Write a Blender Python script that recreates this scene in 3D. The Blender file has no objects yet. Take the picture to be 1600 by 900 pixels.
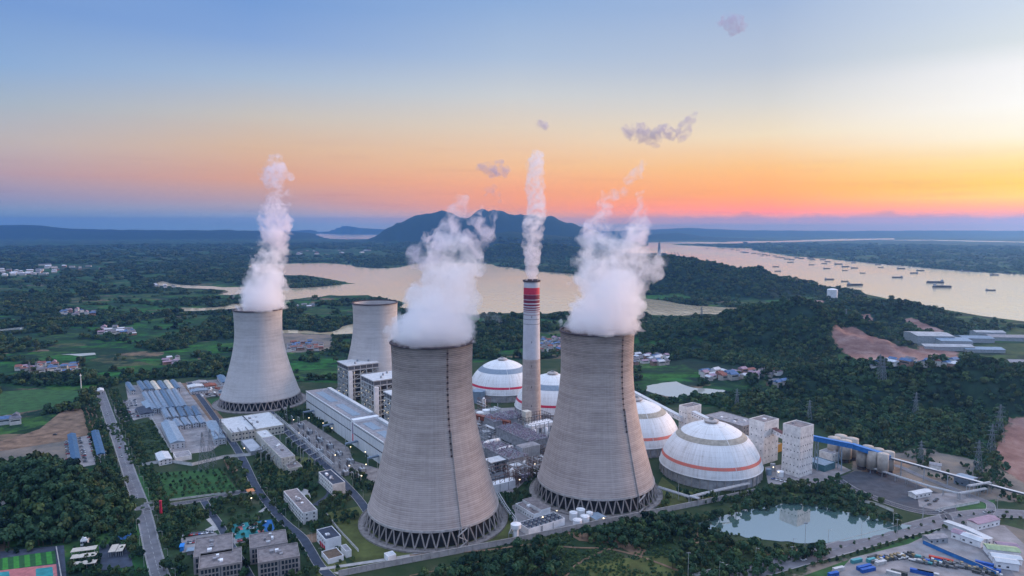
import bpy, math, random
import numpy as np
from mathutils import Vector
R = math.radians
random.seed(7); RNG = np.random.default_rng(7)
SC = bpy.context.scene
COL = SC.collection

# ------------------------------------------------------------------ camera
CAM_H = 240.0
PX = 1600 * 24 / 36.0
HORIZON = 352.0
PITCH = math.atan((450 - HORIZON) / PX)
CPI, SPI = math.cos(PITCH), math.sin(PITCH)
cam = bpy.data.cameras.new('camera'); cam.lens = 24; cam.sensor_width = 36
cam.clip_start = 1; cam.clip_end = 200000
camo = bpy.data.objects.new('camera', cam); COL.objects.link(camo)
camo.location = (0, 0, CAM_H); camo.rotation_euler = (R(90) - PITCH, 0, 0)
SC.camera = camo

# ------------------------------------------------------------------ colour, exposure
SC.view_settings.view_transform = 'Standard'; SC.view_settings.look = 'None'
SC.view_settings.exposure = 0.0; SC.view_settings.gamma = 1.0
SC.view_settings.use_curve_mapping = False
SC.cycles.use_denoising = True
SC.cycles.max_bounces = 16; SC.cycles.diffuse_bounces = 2; SC.cycles.glossy_bounces = 2
SC.cycles.transmission_bounces = 2; SC.cycles.volume_bounces = 14; SC.cycles.transparent_max_bounces = 6
SC.cycles.volume_step_rate = 1.0; SC.cycles.volume_max_steps = 256
SC.cycles.sample_clamp_indirect = 4.0

def s2l(c):
    return tuple(((v / 255) / 12.92 if v / 255 <= 0.04045 else ((v / 255 + 0.055) / 1.055) ** 2.4) for v in c)

# ------------------------------------------------------------------ dusk sky: colour by elevation and azimuth
world = bpy.data.worlds.new('World'); SC.world = world; world.use_nodes = True
NT = world.node_tree; NT.nodes.clear()
def wn(t, **k):
    n = NT.nodes.new(t)
    for a, b in k.items(): setattr(n, a, b)
    return n
def wl(a, b): NT.links.new(a, b)
def wmath(op, a, b=None, clamp=False):
    n = wn('ShaderNodeMath', operation=op, use_clamp=clamp)
    for i, v in enumerate((a, b)):
        if v is None: continue
        if isinstance(v, (int, float)): n.inputs[i].default_value = v
        else: wl(v, n.inputs[i])
    return n.outputs[0]
def elev(x, y):
    u, v = (x - 800) / PX, (450 - y) / PX
    d = Vector((u, CPI + v * SPI, -SPI + v * CPI)).normalized()
    return math.degrees(math.asin(d.z))
def azim(x, y=250):
    u, v = (x - 800) / PX, (450 - y) / PX
    return math.degrees(math.atan2(u, CPI + v * SPI))
tc = wn('ShaderNodeTexCoord'); sep = wn('ShaderNodeSeparateXYZ'); wl(tc.outputs['Generated'], sep.inputs[0])
el = wmath('MULTIPLY', wmath('ARCSINE', sep.outputs[2]), 180 / math.pi)
az = wmath('MULTIPLY', wmath('ARCTAN2', sep.outputs[0], sep.outputs[1]), 180 / math.pi)
# ramp position: 0..30 degrees over 0..0.8, 30..90 over 0.8..1
ramp_pos = wmath('ADD', wmath('MULTIPLY', wmath('MINIMUM', el, 30.0), 0.8 / 30), wmath('MULTIPLY', wmath('MAXIMUM', wmath('SUBTRACT', el, 30.0), 0.0), 0.2 / 60), True)
HI = (172, 192, 226); ZEN = (190, 198, 222)
SKYCOLS = [
 (0,    [(358, (92,130,178)), (330, (112,140,182)), (310, (140,145,180)), (270, (178,155,168)), (220, (186,178,180)), (160, (165,180,196)), (100, (140,172,212)), (0, (118,155,210))]),
 (400,  [(358, (100,134,178)), (338, (122,142,182)), (312, (175,152,165)), (280, (212,160,142)), (230, (214,182,158)), (180, (198,192,186)), (120, (166,186,210)), (60, (134,166,214)), (0, (118,156,212))]),
 (800,  [(358, (135,140,170)), (345, (165,143,158)), (326, (224,150,132)), (300, (240,162,128)), (260, (240,190,146)), (200, (224,206,186)), (150, (203,206,208)), (90, (172,191,216)), (0, (142,173,216))]),
 (1200, [(358, (140,138,158)), (347, (192,140,128)), (331, (255,140,82)), (303, (255,170,100)), (260, (251,195,130)), (210, (240,221,190)), (160, (215,213,208)), (100, (186,197,213)), (0, (160,182,216))]),
 (1600, [(358, (178,142,135)), (346, (240,138,85)), (332, (255,150,45)), (307, (255,208,0)), (285, (255,208,60)), (250, (255,225,150)), (210, (255,245,220)), (160, (253,250,244)), (100, (244,243,243)), (60, (218,225,228)), (0, (206,218,232))]),
]
def hal(c): return tuple(v / 2 for v in s2l(c))
def through_haze(e, c, k):
    # the sky behind the valley haze: undo what the haze takes from it and adds to it
    L_ = min(27500, 256 / math.sin(math.radians(max(e, .3)))); T = math.exp(-L_ * 5.4e-5)
    hz = [(.05, .16, .43), (.055, .16, .42), (.07, .17, .40), (.10, .19, .38), (.14, .21, .36)][k]
    return tuple(min(1.0, max(0.0, (v - (1 - T) * h) / T / 2)) for v, h in zip(s2l(c), hz))
prev = None
for k, (cx, stops) in enumerate(SKYCOLS):
    cr = wn('ShaderNodeValToRGB'); wl(ramp_pos, cr.inputs[0])
    e = cr.color_ramp
    pts = [(max(0.0, elev(cx, y)) * 0.8 / 30, through_haze(max(0.0, elev(cx, y)), c, k)) for y, c in stops] + [(0.8, hal(HI)), (1.0, hal(ZEN))]
    pts.sort(key=lambda t: t[0])
    e.elements[0].position = pts[0][0]; e.elements[0].color = (*pts[0][1], 1)
    e.elements[1].position = 1.0; e.elements[1].color = (*hal(ZEN), 1)
    for p, c in pts[1:-1]:
        n = e.elements.new(p); n.color = (*c, 1)
    if prev is None: prev = cr.outputs[0]
    else:
        a0, a1 = azim(SKYCOLS[k - 1][0]), azim(cx)
        mr = wn('ShaderNodeMapRange', interpolation_type='LINEAR'); wl(az, mr.inputs[0])
        mr.inputs[1].default_value = a0; mr.inputs[2].default_value = a1
        mx = wn('ShaderNodeMix', data_type='RGBA'); wl(mr.outputs[0], mx.inputs[0]); wl(prev, mx.inputs[6]); wl(cr.outputs[0], mx.inputs[7])
        prev = mx.outputs[2]
# past the sunset the sky turns back to blue dusk (behind the camera)
beh = wn('ShaderNodeMapRange', interpolation_type='SMOOTHSTEP'); wl(wmath('ABSOLUTE', wmath('SUBTRACT', az, 48.0)), beh.inputs[0])
beh.inputs[1].default_value = 30; beh.inputs[2].default_value = 100
gate = wmath('MULTIPLY', beh.outputs[0], wmath('GREATER_THAN', az, 48.0))
mx = wn('ShaderNodeMix', data_type='RGBA'); wl(gate, mx.inputs[0]); wl(prev, mx.inputs[6]); mx.inputs[7].default_value = (*hal((150, 168, 208)), 1)
prev = mx.outputs[2]
# low bank of dusk clouds on the horizon and a few thin streaks
comb = wn('ShaderNodeCombineXYZ'); wl(wmath('MULTIPLY', az, 0.30), comb.inputs[0])
nz = wn('ShaderNodeTexNoise'); nz.inputs['Scale'].default_value = 1.0; nz.inputs['Detail'].default_value = 5; nz.inputs['Roughness'].default_value = 0.5
wl(comb.outputs[0], nz.inputs['Vector'])
top = wmath('MULTIPLY', wmath('SUBTRACT', nz.outputs[0], 0.18), 2.3)
bank = wn('ShaderNodeMapRange', interpolation_type='SMOOTHSTEP'); wl(wmath('SUBTRACT', top, el), bank.inputs[0])
bank.inputs[1].default_value = -0.22; bank.inputs[2].default_value = 0.25
azm = wn('ShaderNodeMapRange', interpolation_type='SMOOTHSTEP'); wl(az, azm.inputs[0]); azm.inputs[1].default_value = 6; azm.inputs[2].default_value = 17
mx = wn('ShaderNodeMix', data_type='RGBA'); wl(wmath('MULTIPLY', wmath('MULTIPLY', bank.outputs[0], azm.outputs[0]), 0.45), mx.inputs[0]); wl(prev, mx.inputs[6])
mx.inputs[7].default_value = (*hal((176, 146, 150)), 1)
prev = mx.outputs[2]
comb2 = wn('ShaderNodeCombineXYZ'); wl(wmath('MULTIPLY', az, 0.11), comb2.inputs[0]); wl(wmath('MULTIPLY', el, 1.5), comb2.inputs[1])
nz2 = wn('ShaderNodeTexNoise'); nz2.inputs['Scale'].default_value = 1.0; nz2.inputs['Detail'].default_value = 5; wl(comb2.outputs[0], nz2.inputs['Vector'])
st = wn('ShaderNodeMapRange', interpolation_type='SMOOTHSTEP'); wl(nz2.outputs[0], st.inputs[0]); st.inputs[1].default_value = 0.5; st.inputs[2].default_value = 0.75
lowm = wn('ShaderNodeMapRange'); wl(el, lowm.inputs[0]); lowm.inputs[1].default_value = 9; lowm.inputs[2].default_value = 1.0
mx = wn('ShaderNodeMix', data_type='RGBA', blend_type='MULTIPLY'); wl(wmath('MULTIPLY', wmath('MULTIPLY', st.outputs[0], lowm.outputs[0], ), 0.5), mx.inputs[0]); wl(prev, mx.inputs[6])
mx.inputs[7].default_value = (0.86, 0.74, 0.80, 1); prev = mx.outputs[2]
bg = wn('ShaderNodeBackground'); wl(prev, bg.inputs[0]); bg.inputs[1].default_value = 2.0
# unseen high sky, strengthened beyond the visible part to light the towers and steam
hi = wn('ShaderNodeMapRange', interpolation_type='SMOOTHSTEP'); wl(el, hi.inputs[0]); hi.inputs[1].default_value = 20; hi.inputs[2].default_value = 45
hi.inputs[3].default_value = 2.0; hi.inputs[4].default_value = 5.4
wl(hi.outputs[0], bg.inputs[1])
wo = wn('ShaderNodeOutputWorld'); wl(bg.outputs[0], wo.inputs[0])
world.cycles.sampling_method = 'MANUAL'; world.cycles.sample_map_resolution = 512

# ------------------------------------------------------------------ the low sun, just outside the right edge
sl = bpy.data.lights.new('sun', 'SUN'); sl.energy = 4.6; sl.angle = R(26); sl.color = (1.0, 0.60, 0.38)
so = bpy.data.objects.new('sun', sl); COL.objects.link(so)
SUN_AZ, SUN_EL = R(66), R(8)
sd = Vector((math.sin(SUN_AZ) * math.cos(SUN_EL), math.cos(SUN_AZ) * math.cos(SUN_EL), math.sin(SUN_EL)))
so.rotation_euler = sd.to_track_quat('Z', 'Y').to_euler()

# ------------------------------------------------------------------ measuring helpers: photo pixel -> place in the world
def P(x, y, z=0.0):
    u, v = (x - 800) / PX, (450 - y) / PX
    dx, dy, dz = u, CPI + v * SPI, -SPI + v * CPI
    t = (z - CAM_H) / dz
    return (dx * t, dy * t)
def AT(x, y, Y):
    u, v = (x - 800) / PX, (450 - y) / PX
    dx, dy, dz = u, CPI + v * SPI, -SPI + v * CPI
    t = Y / dy
    return (dx * t, Y, CAM_H + dz * t)
def PROJ(X, Y, Z):
    Z = Z - CAM_H
    d = Y * CPI - Z * SPI
    return (800 + PX * X / d, 450 - PX * (Y * SPI + Z * CPI) / d)

# ------------------------------------------------------------------ numpy noise
def _hash(ix, iy, s):
    h = (ix.astype(np.int64) * 374761393 + iy.astype(np.int64) * 668265263 + s * 974634777) & 0x7fffffff
    h = ((h ^ (h >> 13)) * 1274126177) & 0x7fffffff
    return ((h ^ (h >> 16)) & 0xffff) / 65535.0
def vnoise(x, y, s=0):
    x = np.asarray(x, float); y = np.asarray(y, float)
    ix, iy = np.floor(x), np.floor(y); fx, fy = x - ix, y - iy
    fx = fx * fx * (3 - 2 * fx); fy = fy * fy * (3 - 2 * fy)
    a = _hash(ix, iy, s); b = _hash(ix + 1, iy, s); c = _hash(ix, iy + 1, s); d = _hash(ix + 1, iy + 1, s)
    return (a * (1 - fx) + b * fx) * (1 - fy) + (c * (1 - fx) + d * fx) * fy
def fbm(x, y, o=4, s=0):
    t = 0; a = 0.5; n = 0
    for i in range(o):
        t = t + a * vnoise(x * 2 ** i, y * 2 ** i, s + i * 17); n += a; a *= 0.5
    return t / n
def in_poly(X, Y, poly):
    X = np.asarray(X, float); Y = np.asarray(Y, float); ins = np.zeros(X.shape, bool)
    n = len(poly)
    for i in range(n):
        x1, y1 = poly[i]; x2, y2 = poly[(i + 1) % n]
        if y1 == y2: continue
        c = ((y1 > Y) != (y2 > Y)) & (X < (x2 - x1) * (Y - y1) / (y2 - y1) + x1)
        ins ^= c
    return ins

# ------------------------------------------------------------------ materials
MATS = {}
def mat(name, col, rough=0.85, var=0.12, scale=0.08, metal=0.0, spec=0.3, emit=None, col2=None, stretch=(1, 1, 1), detail=6):
    if name in MATS: return MATS[name]
    m = bpy.data.materials.new(name); m.use_nodes = True; nt = m.node_tree
    b = nt.nodes['Principled BSDF']
    b.inputs['Roughness'].default_value = rough; b.inputs['Metallic'].default_value = metal
    b.inputs['Specular IOR Level'].default_value = spec
    if emit:
        b.inputs['Emission Color'].default_value = (*emit[0], 1); b.inputs['Emission Strength'].default_value = emit[1]
    g = nt.nodes.new('ShaderNodeNewGeometry')
    mp = nt.nodes.new('ShaderNodeMapping'); mp.inputs['Scale'].default_value = stretch
    nt.links.new(g.outputs['Position'], mp.inputs[0])
    n = nt.nodes.new('ShaderNodeTexNoise'); n.inputs['Scale'].default_value = scale; n.inputs['Detail'].default_value = detail
    n.inputs['Roughness'].default_value = 0.6
    nt.links.new(mp.outputs[0], n.inputs['Vector'])
    r = nt.nodes.new('ShaderNodeValToRGB')
    c2 = col2 or tuple(max(0, v * (1 - 2 * var)) for v in col)
    c1 = tuple(min(1, v * (1 + var)) for v in col)
    r.color_ramp.elements[0].position = 0.3; r.color_ramp.elements[0].color = (*c2, 1)
    r.color_ramp.elements[1].position = 0.68; r.color_ramp.elements[1].color = (*c1, 1)
    nt.links.new(n.outputs[0], r.inputs[0]); nt.links.new(r.outputs[0], b.inputs['Base Color'])
    MATS[name] = m
    return m

# ------------------------------------------------------------------ mesh collector
class MB:
    def __init__(s): s.v = []; s.f = []
    def add(s, vs, fs):
        o = len(s.v); s.v += [tuple(v) for v in vs]; s.f += [tuple(i + o for i in f) for f in fs]; return s
    def box(s, cx, cy, z0, L, W, H, ang=0.0):
        c, n = math.cos(ang), math.sin(ang); vs = []
        for z in (z0, z0 + H):
            for a, b in ((-1, -1), (1, -1), (1, 1), (-1, 1)):
                x, y = a * L / 2, b * W / 2; vs.append((cx + x * c - y * n, cy + x * n + y * c, z))
        return s.add(vs, [(3, 2, 1, 0), (4, 5, 6, 7), (0, 1, 5, 4), (1, 2, 6, 5), (2, 3, 7, 6), (3, 0, 4, 7)])
    def prism(s, poly, z0, z1):
        n = len(poly)
        a = sum(poly[i][0] * poly[(i + 1) % n][1] - poly[(i + 1) % n][0] * poly[i][1] for i in range(n))
        if a < 0: poly = poly[::-1]
        vs = [(x, y, z0) for x, y in poly] + [(x, y, z1) for x, y in poly]
        return s.add(vs, [tuple(range(n))[::-1], tuple(range(n, 2 * n))] + [(i, (i + 1) % n, n + (i + 1) % n, n + i) for i in range(n)])
    def sheet(s, poly, z):
        n = len(poly)
        a = sum(poly[i][0] * poly[(i + 1) % n][1] - poly[(i + 1) % n][0] * poly[i][1] for i in range(n))
        if a < 0: poly = poly[::-1]
        return s.add([(x, y, z) for x, y in poly], [tuple(range(n))])
    def bar(s, p, q, w, h=None, up=(0, 0, 1)):
        h = h or w; p, q = Vector(p), Vector(q); d = (q - p)
        if d.length < 1e-6: return s
        d.normalize(); u = Vector(up)
        if abs(d.dot(u)) > 0.95: u = Vector((1, 0, 0))
        a = d.cross(u).normalized(); b = a.cross(d)
        vs = []
        for c in (p, q):
            for i, j in ((-1, -1), (1, -1), (1, 1), (-1, 1)): vs.append(c + a * (i * w / 2) + b * (j * h / 2))
        return s.add(vs, [(0, 1, 2, 3), (7, 6, 5, 4), (4, 5, 1, 0), (5, 6, 2, 1), (6, 7, 3, 2), (7, 4, 0, 3)])
    def tube(s, p, q, r, r2=None, n=10):
        r2 = r if r2 is None else r2; p, q = Vector(p), Vector(q); d = (q - p).normalized()
        u = Vector((1, 0, 0)) if abs(d.z) > 0.9 else Vector((0, 0, 1))
        a = d.cross(u).normalized(); b = d.cross(a); vs = []
        for c, rr in ((p, r), (q, r2)):
            for i in range(n):
                t = 2 * math.pi * i / n; vs.append(c + a * (rr * math.cos(t)) + b * (rr * math.sin(t)))
        return s.add(vs, [tuple(range(n))[::-1], tuple(range(n, 2 * n))] + [(i, (i + 1) % n, n + (i + 1) % n, n + i) for i in range(n)])
    def lathe(s, cx, cy, prof, n=64, cap=True, a0=0.0):
        vs = []; m = len(prof)
        for r, z in prof:
            for i in range(n):
                t = a0 + 2 * math.pi * i / n; vs.append((cx + r * math.cos(t), cy + r * math.sin(t), z))
        fs = [(k * n + i, k * n + (i + 1) % n, (k + 1) * n + (i + 1) % n, (k + 1) * n + i) for k in range(m - 1) for i in range(n)]
        if cap: fs += [tuple(range(n))[::-1], tuple(range((m - 1) * n, m * n))]
        return s.add(vs, fs)
    def mesh(s, name, m, off=(0, 0, 0), smooth=False):
        me = bpy.data.meshes.new(name)
        ox, oy, oz = off
        me.from_pydata([(x - ox, y - oy, z - oz) for x, y, z in s.v], [], s.f)
        me.materials.append(m)
        if smooth: me.polygons.foreach_set('use_smooth', [True] * len(me.polygons))
        me.update(); return me
    def build(s, name, m, parent=None, smooth=False, off=None):
        if off is None: off = tuple(parent.location) if parent else (0, 0, 0)
        o = bpy.data.objects.new(name, s.mesh(name, m, off, smooth)); COL.objects.link(o)
        if parent: o.parent = parent
        return o
def tag(o, label=None, cat=None, group=None, kind=None):
    if label: o['label'] = label
    if cat: o['category'] = cat
    if group: o['group'] = group
    if kind: o['kind'] = kind
    return o
def empty(name, loc, label=None, cat=None, group=None, rz=0.0):
    o = bpy.data.objects.new(name, None); COL.objects.link(o); o.location = loc; o.rotation_euler = (0, 0, rz)
    o.empty_display_size = 0.5
    return tag(o, label, cat, group)
def sub(parent, name, mb, m, smooth=False, off=None):
    """a sub-part of a part that is a mesh whose own origin is its thing's origin"""
    top_ = parent
    while top_.parent: top_ = top_.parent
    o = bpy.data.objects.new(name, mb.mesh(name, m, tuple(top_.location), smooth)); COL.objects.link(o); o.parent = parent
    return o
def copy_tree(o, parent=None):
    c = o.copy(); COL.objects.link(c)
    if parent is not None: c.parent = parent
    for ch in list(KIDS.get(o.name, [])) or [k for k in o.children]:
        copy_tree(ch, c)
    return c
KIDS = {}
# ================================================================== TERRAIN
def ridge(pts, w, k=2.0, cut=0):
    return dict(p=[AT(x, y, Y) for x, y, Y in pts], w=w, k=k, cut=cut)
HILLS = [
 ridge([(950,402,2750),(1010,402,2700),(1060,402,2650),(1100,409,2600),(1135,421,2550),(1160,415,2500),(1178,424,2450),(1215,444,2400),(1250,462,2330)], 300, cut=9),
 ridge([(1060,541,1430),(1100,521,1440),(1150,507,1450),(1190,487,1450),(1215,472,1440),(1240,467,1430),(1270,475,1430),(1310,497,1440),(1340,512,1450)], 205, cut=0),
 ridge([(1300,486,1750),(1330,470,1750),(1400,470,1720),(1440,484,1680),(1480,500,1640),(1520,516,1600),(1600,530,1560),(1720,540,1560)], 170),
 ridge([(1130,655,820),(1200,622,900),(1240,600,950),(1290,578,980),(1340,566,1000),(1380,569,980),(1440,573,960),(1480,567,950),(1520,562,940),(1560,568,920),(1600,584,900),(1700,620,860)], 120),
 ridge([(-120,735,600),(0,740,590),(40,734,575),(80,736,568),(105,752,555),(120,775,545)], 52),
 ridge([(618,354,10200),(628,346,10000),(650,336,10000),(672,331,10000),(690,326,10000),(702,329,10000),(720,337,10000),(735,340,10100)], 480),
 ridge([(735,340,10300),(748,330,10300),(755,324,10300),(764,328,10300),(775,327,10200),(790,331,10300),(806,333,10300),(818,336,10200),(830,333,10200),(845,338,10000),(860,336,10000),(872,341,10000),(886,344,10000),(900,350,10000),(918,358,10000)], 480),
 ridge([(720,374,7400),(770,364,7400),(800,361,7400),(840,365,7400),(880,369,7400),(920,374,7400)], 500, cut=50),
 ridge([(770,388,5200),(800,382,5200),(840,386,5200),(865,383,5200),(900,388,5200),(940,392,5200)], 420, cut=25),
 ridge([(-200,350,13000),(0,352,13000),(40,351,13000),(110,357,13000),(220,359,13000),(330,359,13000),(430,361,13000)], 1500, cut=60),
 ridge([(440,361,19000),(500,358,19000),(540,353,19000),(560,356,19000),(620,358,19000)], 1100, cut=80),
 ridge([(930,362,16000),(1040,358,16000),(1080,356,16000),(1150,359,16000),(1300,361,16000),(1500,360,17000),(1700,361,17000)], 2000, cut=80),
 ridge([(1010,370,11500),(1030,366,11500),(1060,364,11500),(1085,368,11500),(1140,371,11500)], 700, cut=30),
]
def hill_h(X, Y):
    X = np.asarray(X, float); Y = np.asarray(Y, float)
    Z = np.zeros(X.shape)
    for h in HILLS:
        pts = h['p']; best = np.zeros(X.shape)
        for (x1, y1, z1), (x2, y2, z2) in zip(pts[:-1], pts[1:]):
            dx, dy = x2 - x1, y2 - y1; L = dx * dx + dy * dy
            t = np.clip(((X - x1) * dx + (Y - y1) * dy) / L, 0, 1)
            d = np.hypot(X - (x1 + t * dx), Y - (y1 + t * dy)) / h['w']
            z = (z1 + (z2 - z1) * t)
            z = z * np.clip(1 - d, 0, 1) ** 1.1 * (1 + 0.7 * np.clip(d, 0, 1))
            best = np.maximum(best, z)
        w = h['w']
        rid = 1 - np.abs(2 * fbm(X / (w * .55), Y / (w * .55), 4, 5) - 1)
        slope = np.clip(best / (0.2 * max(z for _, _, z in pts) + 1e-6), 0, 1) * np.clip(1.15 - best / max(z for _, _, z in pts), 0, 1)
        best = best - slope * (1 - rid) * max(z for _, _, z in pts) * (0.85 if pts[0][1] < 6000 else 0.2)
        if pts[0][1] > 9000: best = best * (0.94 + .12 * fbm(X / 240, Y / 240, 4, 8))
        Z = np.maximum(Z, best)
    return np.maximum(Z, 0)
_Zcache = {}
def ground_px(x, y):
    """where the ray of photo pixel x,y meets the hilly ground"""
    u, v = (x - 800) / PX, (450 - y) / PX
    d = np.array([u, CPI + v * SPI, -SPI + v * CPI])
    t = np.concatenate([np.arange(300, 3000, 6.0), np.arange(3000, 12000, 30.0)])
    X, Y, Z = d[0] * t, d[1] * t, CAM_H + d[2] * t
    g = hill_h(X, Y); i = np.argmax(Z <= g)
    return (X[i], Y[i], g[i])

PXP = lambda pts, z=0.0: [P(x, y, z) for x, y in pts]
WATER = {
 'lake': [(242,443),(255,439),(275,444),(300,446),(330,447),(350,449),(392,448),(450,450),(470,450),(500,448),(530,445),(556,443),(520,438),(495,433),(478,430),(448,430),(400,425),(387,414),(400,412),(450,412),(500,411),(520,412),(550,414),(560,417),(585,419),(610,419),(628,417),(640,413),(660,411),(740,411),(765,413),(785,417),(800,418),(815,421),(843,424),(870,426),(895,428),(940,445),(1000,465),(1040,470),(1080,477),(1130,480),(1170,481),(1203,483),(1195,488),(1170,491),(1130,492),(1100,490),(1060,494),(1020,492),(1000,488),(900,489),(885,486),(870,487),(855,490),(820,489),(800,489),(760,490),(740,492),(690,487),(640,482),(622,481),(630,476),(622,470),(600,465),(575,461),(530,462),(515,461),(500,464),(480,465),(450,469),(430,468),(395,458),(385,458),(360,461),(340,460),(356,455),(350,453),(335,452),(290,450),(265,447),(245,446)],
 'inlet': [(275,483),(285,480),(310,481),(350,479),(362,475),(385,474),(420,474),(420,479),(385,480),(370,482),(330,485),(290,486)],
 'inlet2': [(430,516),(485,517),(500,520),(520,518),(535,510),(552,506),(575,504),(575,521),(500,522),(430,521)],
 'far_lake': [(390,366),(460,367),(500,365),(560,366),(645,368),(640,371),(600,373),(540,374),(500,372.5),(470,369),(440,368),(390,367)],
 'river': [(940,392),(1010,384),(1012,379),(1050,377.5),(1130,378.5),(1140,377.5),(1230,376),(1300,373.5),(1400,372),(1400,374),(1300,376.5),(1200,379),(1140,380.5),(1060,381),(1052,382.5),(1100,384.5),(1140,387),(1178,388),(1175,391),(1210,396),(1240,401),(1300,405),(1350,410),(1450,419),(1500,423),(1600,429),(1750,440),(1750,540),(1600,502),(1560,497),(1530,493),(1500,488),(1455,480),(1430,475),(1400,470),(1375,464),(1350,459),(1345,455),(1320,450),(1290,447),(1240,440),(1200,430),(1100,408),(1065,401),(1035,396),(940,396)],
 'far_channel': [(1370,375),(1440,374.5),(1520,376),(1600,377.5),(1700,379),(1700,380),(1600,379),(1520,377.5),(1440,376)],
 'fish_pond': [(1010,603),(1035,598),(1057,596),(1065,600),(1085,606),(1130,609),(1135,611),(1125,615),(1100,616),(1085,612),(1075,618),(1060,621),(1040,619),(1020,614),(1009,610)],
 'small_pond': [(1173,609),(1185,608),(1200,611),(1198,615),(1180,614)],
 'field_pond': [(-20,516),(38,511),(42,514),(-20,519)],
 'paddy_pond': [(95,554),(148,551),(150,554),(125,556.5)],
 'plant_pond': [(1085,817),(1130,805),(1170,796),(1200,790),(1240,786),(1270,787),(1300,793),(1320,800),(1345,803),(1375,811),(1400,818),(1425,821),(1418,825),(1385,832),(1350,841),(1300,847),(1262,849),(1220,846),(1180,841),(1165,840),(1130,832),(1100,824)],
}
WPOLY = {k: PXP(v, 0.3) for k, v in WATER.items()}
def wat_mask(X, Y):
    m = np.zeros(np.shape(X), bool)
    for p in WPOLY.values(): m |= in_poly(X, Y, p)
    return m

PLANT = PXP([(150,615),(190,598),(290,590),(350,590),(475,597),(600,600),(740,566),(880,560),(1000,620),(1250,660),(1420,700),(1700,800),(1700,1100),(100,1100),(240,900)])
def wood_mask(X, Y):
    """0..1 where the far country is wooded"""
    n = fbm(X / 170, Y / 190, 5, 31); w = np.clip((n - 0.53) / 0.04, 0, 1)
    n2 = fbm(X / 60, Y / 30, 3, 77); w = np.maximum(w, np.clip((n2 - 0.625) / 0.03, 0, 1))
    return w
# ground grid: fine in front of the camera, coarse behind
ang = np.concatenate([np.linspace(-180, -50, 40, endpoint=False), np.linspace(-50, 50, 760), np.linspace(50, 180, 40, endpoint=False)[1:]])
rad = np.concatenate([[2, 60, 150, 250, 330], np.geomspace(380, 4000, 420), np.geomspace(4030, 27000, 150)])
A_, R_ = np.meshgrid(np.radians(ang), rad)
GX, GY = R_ * np.sin(A_), R_ * np.cos(A_)
GZ = hill_h(GX, GY)
GZ = np.where(wat_mask(GX, GY), 0, GZ)
far_roll = np.clip((R_ - 1500) / 2500, 0, 1) * 12 * np.clip(fbm(GX / 500, GY / 500, 3, 9) - 0.5, 0, 1) * 2
def land_poly(pts): return [ground_px(x, y)[:2] for x, y in pts]
QUARRY = [land_poly(p) for p in (
  [(1292,526),(1300,514),(1318,508),(1345,516),(1380,530),(1415,542),(1460,545),(1500,550),(1497,557),(1462,562),(1440,572),(1400,570),(1350,566),(1318,552)],
  [(1408,496),(1420,494),(1450,508),(1480,520),(1470,527),(1430,514)],
  [(1345,490),(1362,490),(1365,498),(1350,498)],
  [(1562,690),(1575,655),(1620,640),(1700,650),(1700,790),(1600,770),(1575,740),(1560,720)],
  [(1190,478),(1230,468),(1290,470),(1290,474),(1230,474)],
)]
DIRT = [PXP(p) for p in (
  [(-30,700),(20,690),(60,672),(90,665),(120,640),(148,625),(150,650),(158,690),(120,728),(40,735),(-30,740)],
  [(430,520),(520,523),(520,546),(440,552)],
  [(1330,720),(1450,700),(1560,730),(1600,760),(1600,780),(1500,780),(1400,765),(1330,745)],
  [(1460,850),(1590,815),(1700,830),(1700,950),(1250,950),(1270,890),(1390,868)],
)]
nv, nu = GX.shape
idx = np.arange(nv * nu).reshape(nv, nu)
def quad_grid(idx, wrap=True):
    j = np.concatenate([np.arange(idx.shape[1]), [0]]) if wrap else np.arange(idx.shape[1])
    a = idx[:-1][:, j[:-1]]; b = idx[:-1][:, j[1:]]; c = idx[1:][:, j[1:]]; d = idx[1:][:, j[:-1]]
    return np.stack([a, d, c, b], -1).reshape(-1, 4)
def np_mesh(name, V, F, m, smooth=True, attrs=None, loc=None):
    V = np.asarray(V, float); F = np.asarray(F)
    me = bpy.data.meshes.new(name); k = F.shape[1]
    me.vertices.add(len(V)); me.vertices.foreach_set('co', V.ravel())
    me.loops.add(F.size); me.loops.foreach_set('vertex_index', F.ravel())
    me.polygons.add(len(F)); me.polygons.foreach_set('loop_start', np.arange(0, F.size, k)); me.polygons.foreach_set('loop_total', np.full(len(F), k))
    me.polygons.foreach_set('use_smooth', np.full(len(F), smooth))
    me.update(calc_edges=True)
    for an, arr in (attrs or {}).items():
        at = me.attributes.new(an, 'FLOAT', 'POINT'); at.data.foreach_set('value', np.asarray(arr, float).ravel())
    me.materials.append(m)
    o = bpy.data.objects.new(name, me); COL.objects.link(o)
    if loc: o.location = loc
    return o
red = np.zeros(GX.shape); dirt = np.zeros(GX.shape)
jx, jy = GX + 14 * (fbm(GX / 30, GY / 30, 3, 3) - .5), GY + 30 * (fbm(GX / 30, GY / 30, 3, 4) - .5)
def soft(poly, r):
    s_ = 0
    for a in range(8):
        for q in (.5, 1.0): s_ = s_ + in_poly(jx + r * q * math.cos(a * .785), jy + r * q * 2 * math.sin(a * .785), poly)
    return s_ / 16.0
for p in QUARRY: red = np.maximum(red, soft(p, 12))
for p in DIRT: dirt = np.maximum(dirt, soft(p, 7))
in_plant = in_poly(GX, GY, PLANT).astype(float)
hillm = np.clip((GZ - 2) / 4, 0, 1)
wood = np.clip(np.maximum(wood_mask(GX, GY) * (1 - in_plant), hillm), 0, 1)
wood = np.where((red > .5) | (dirt > .5), 0, wood)

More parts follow.
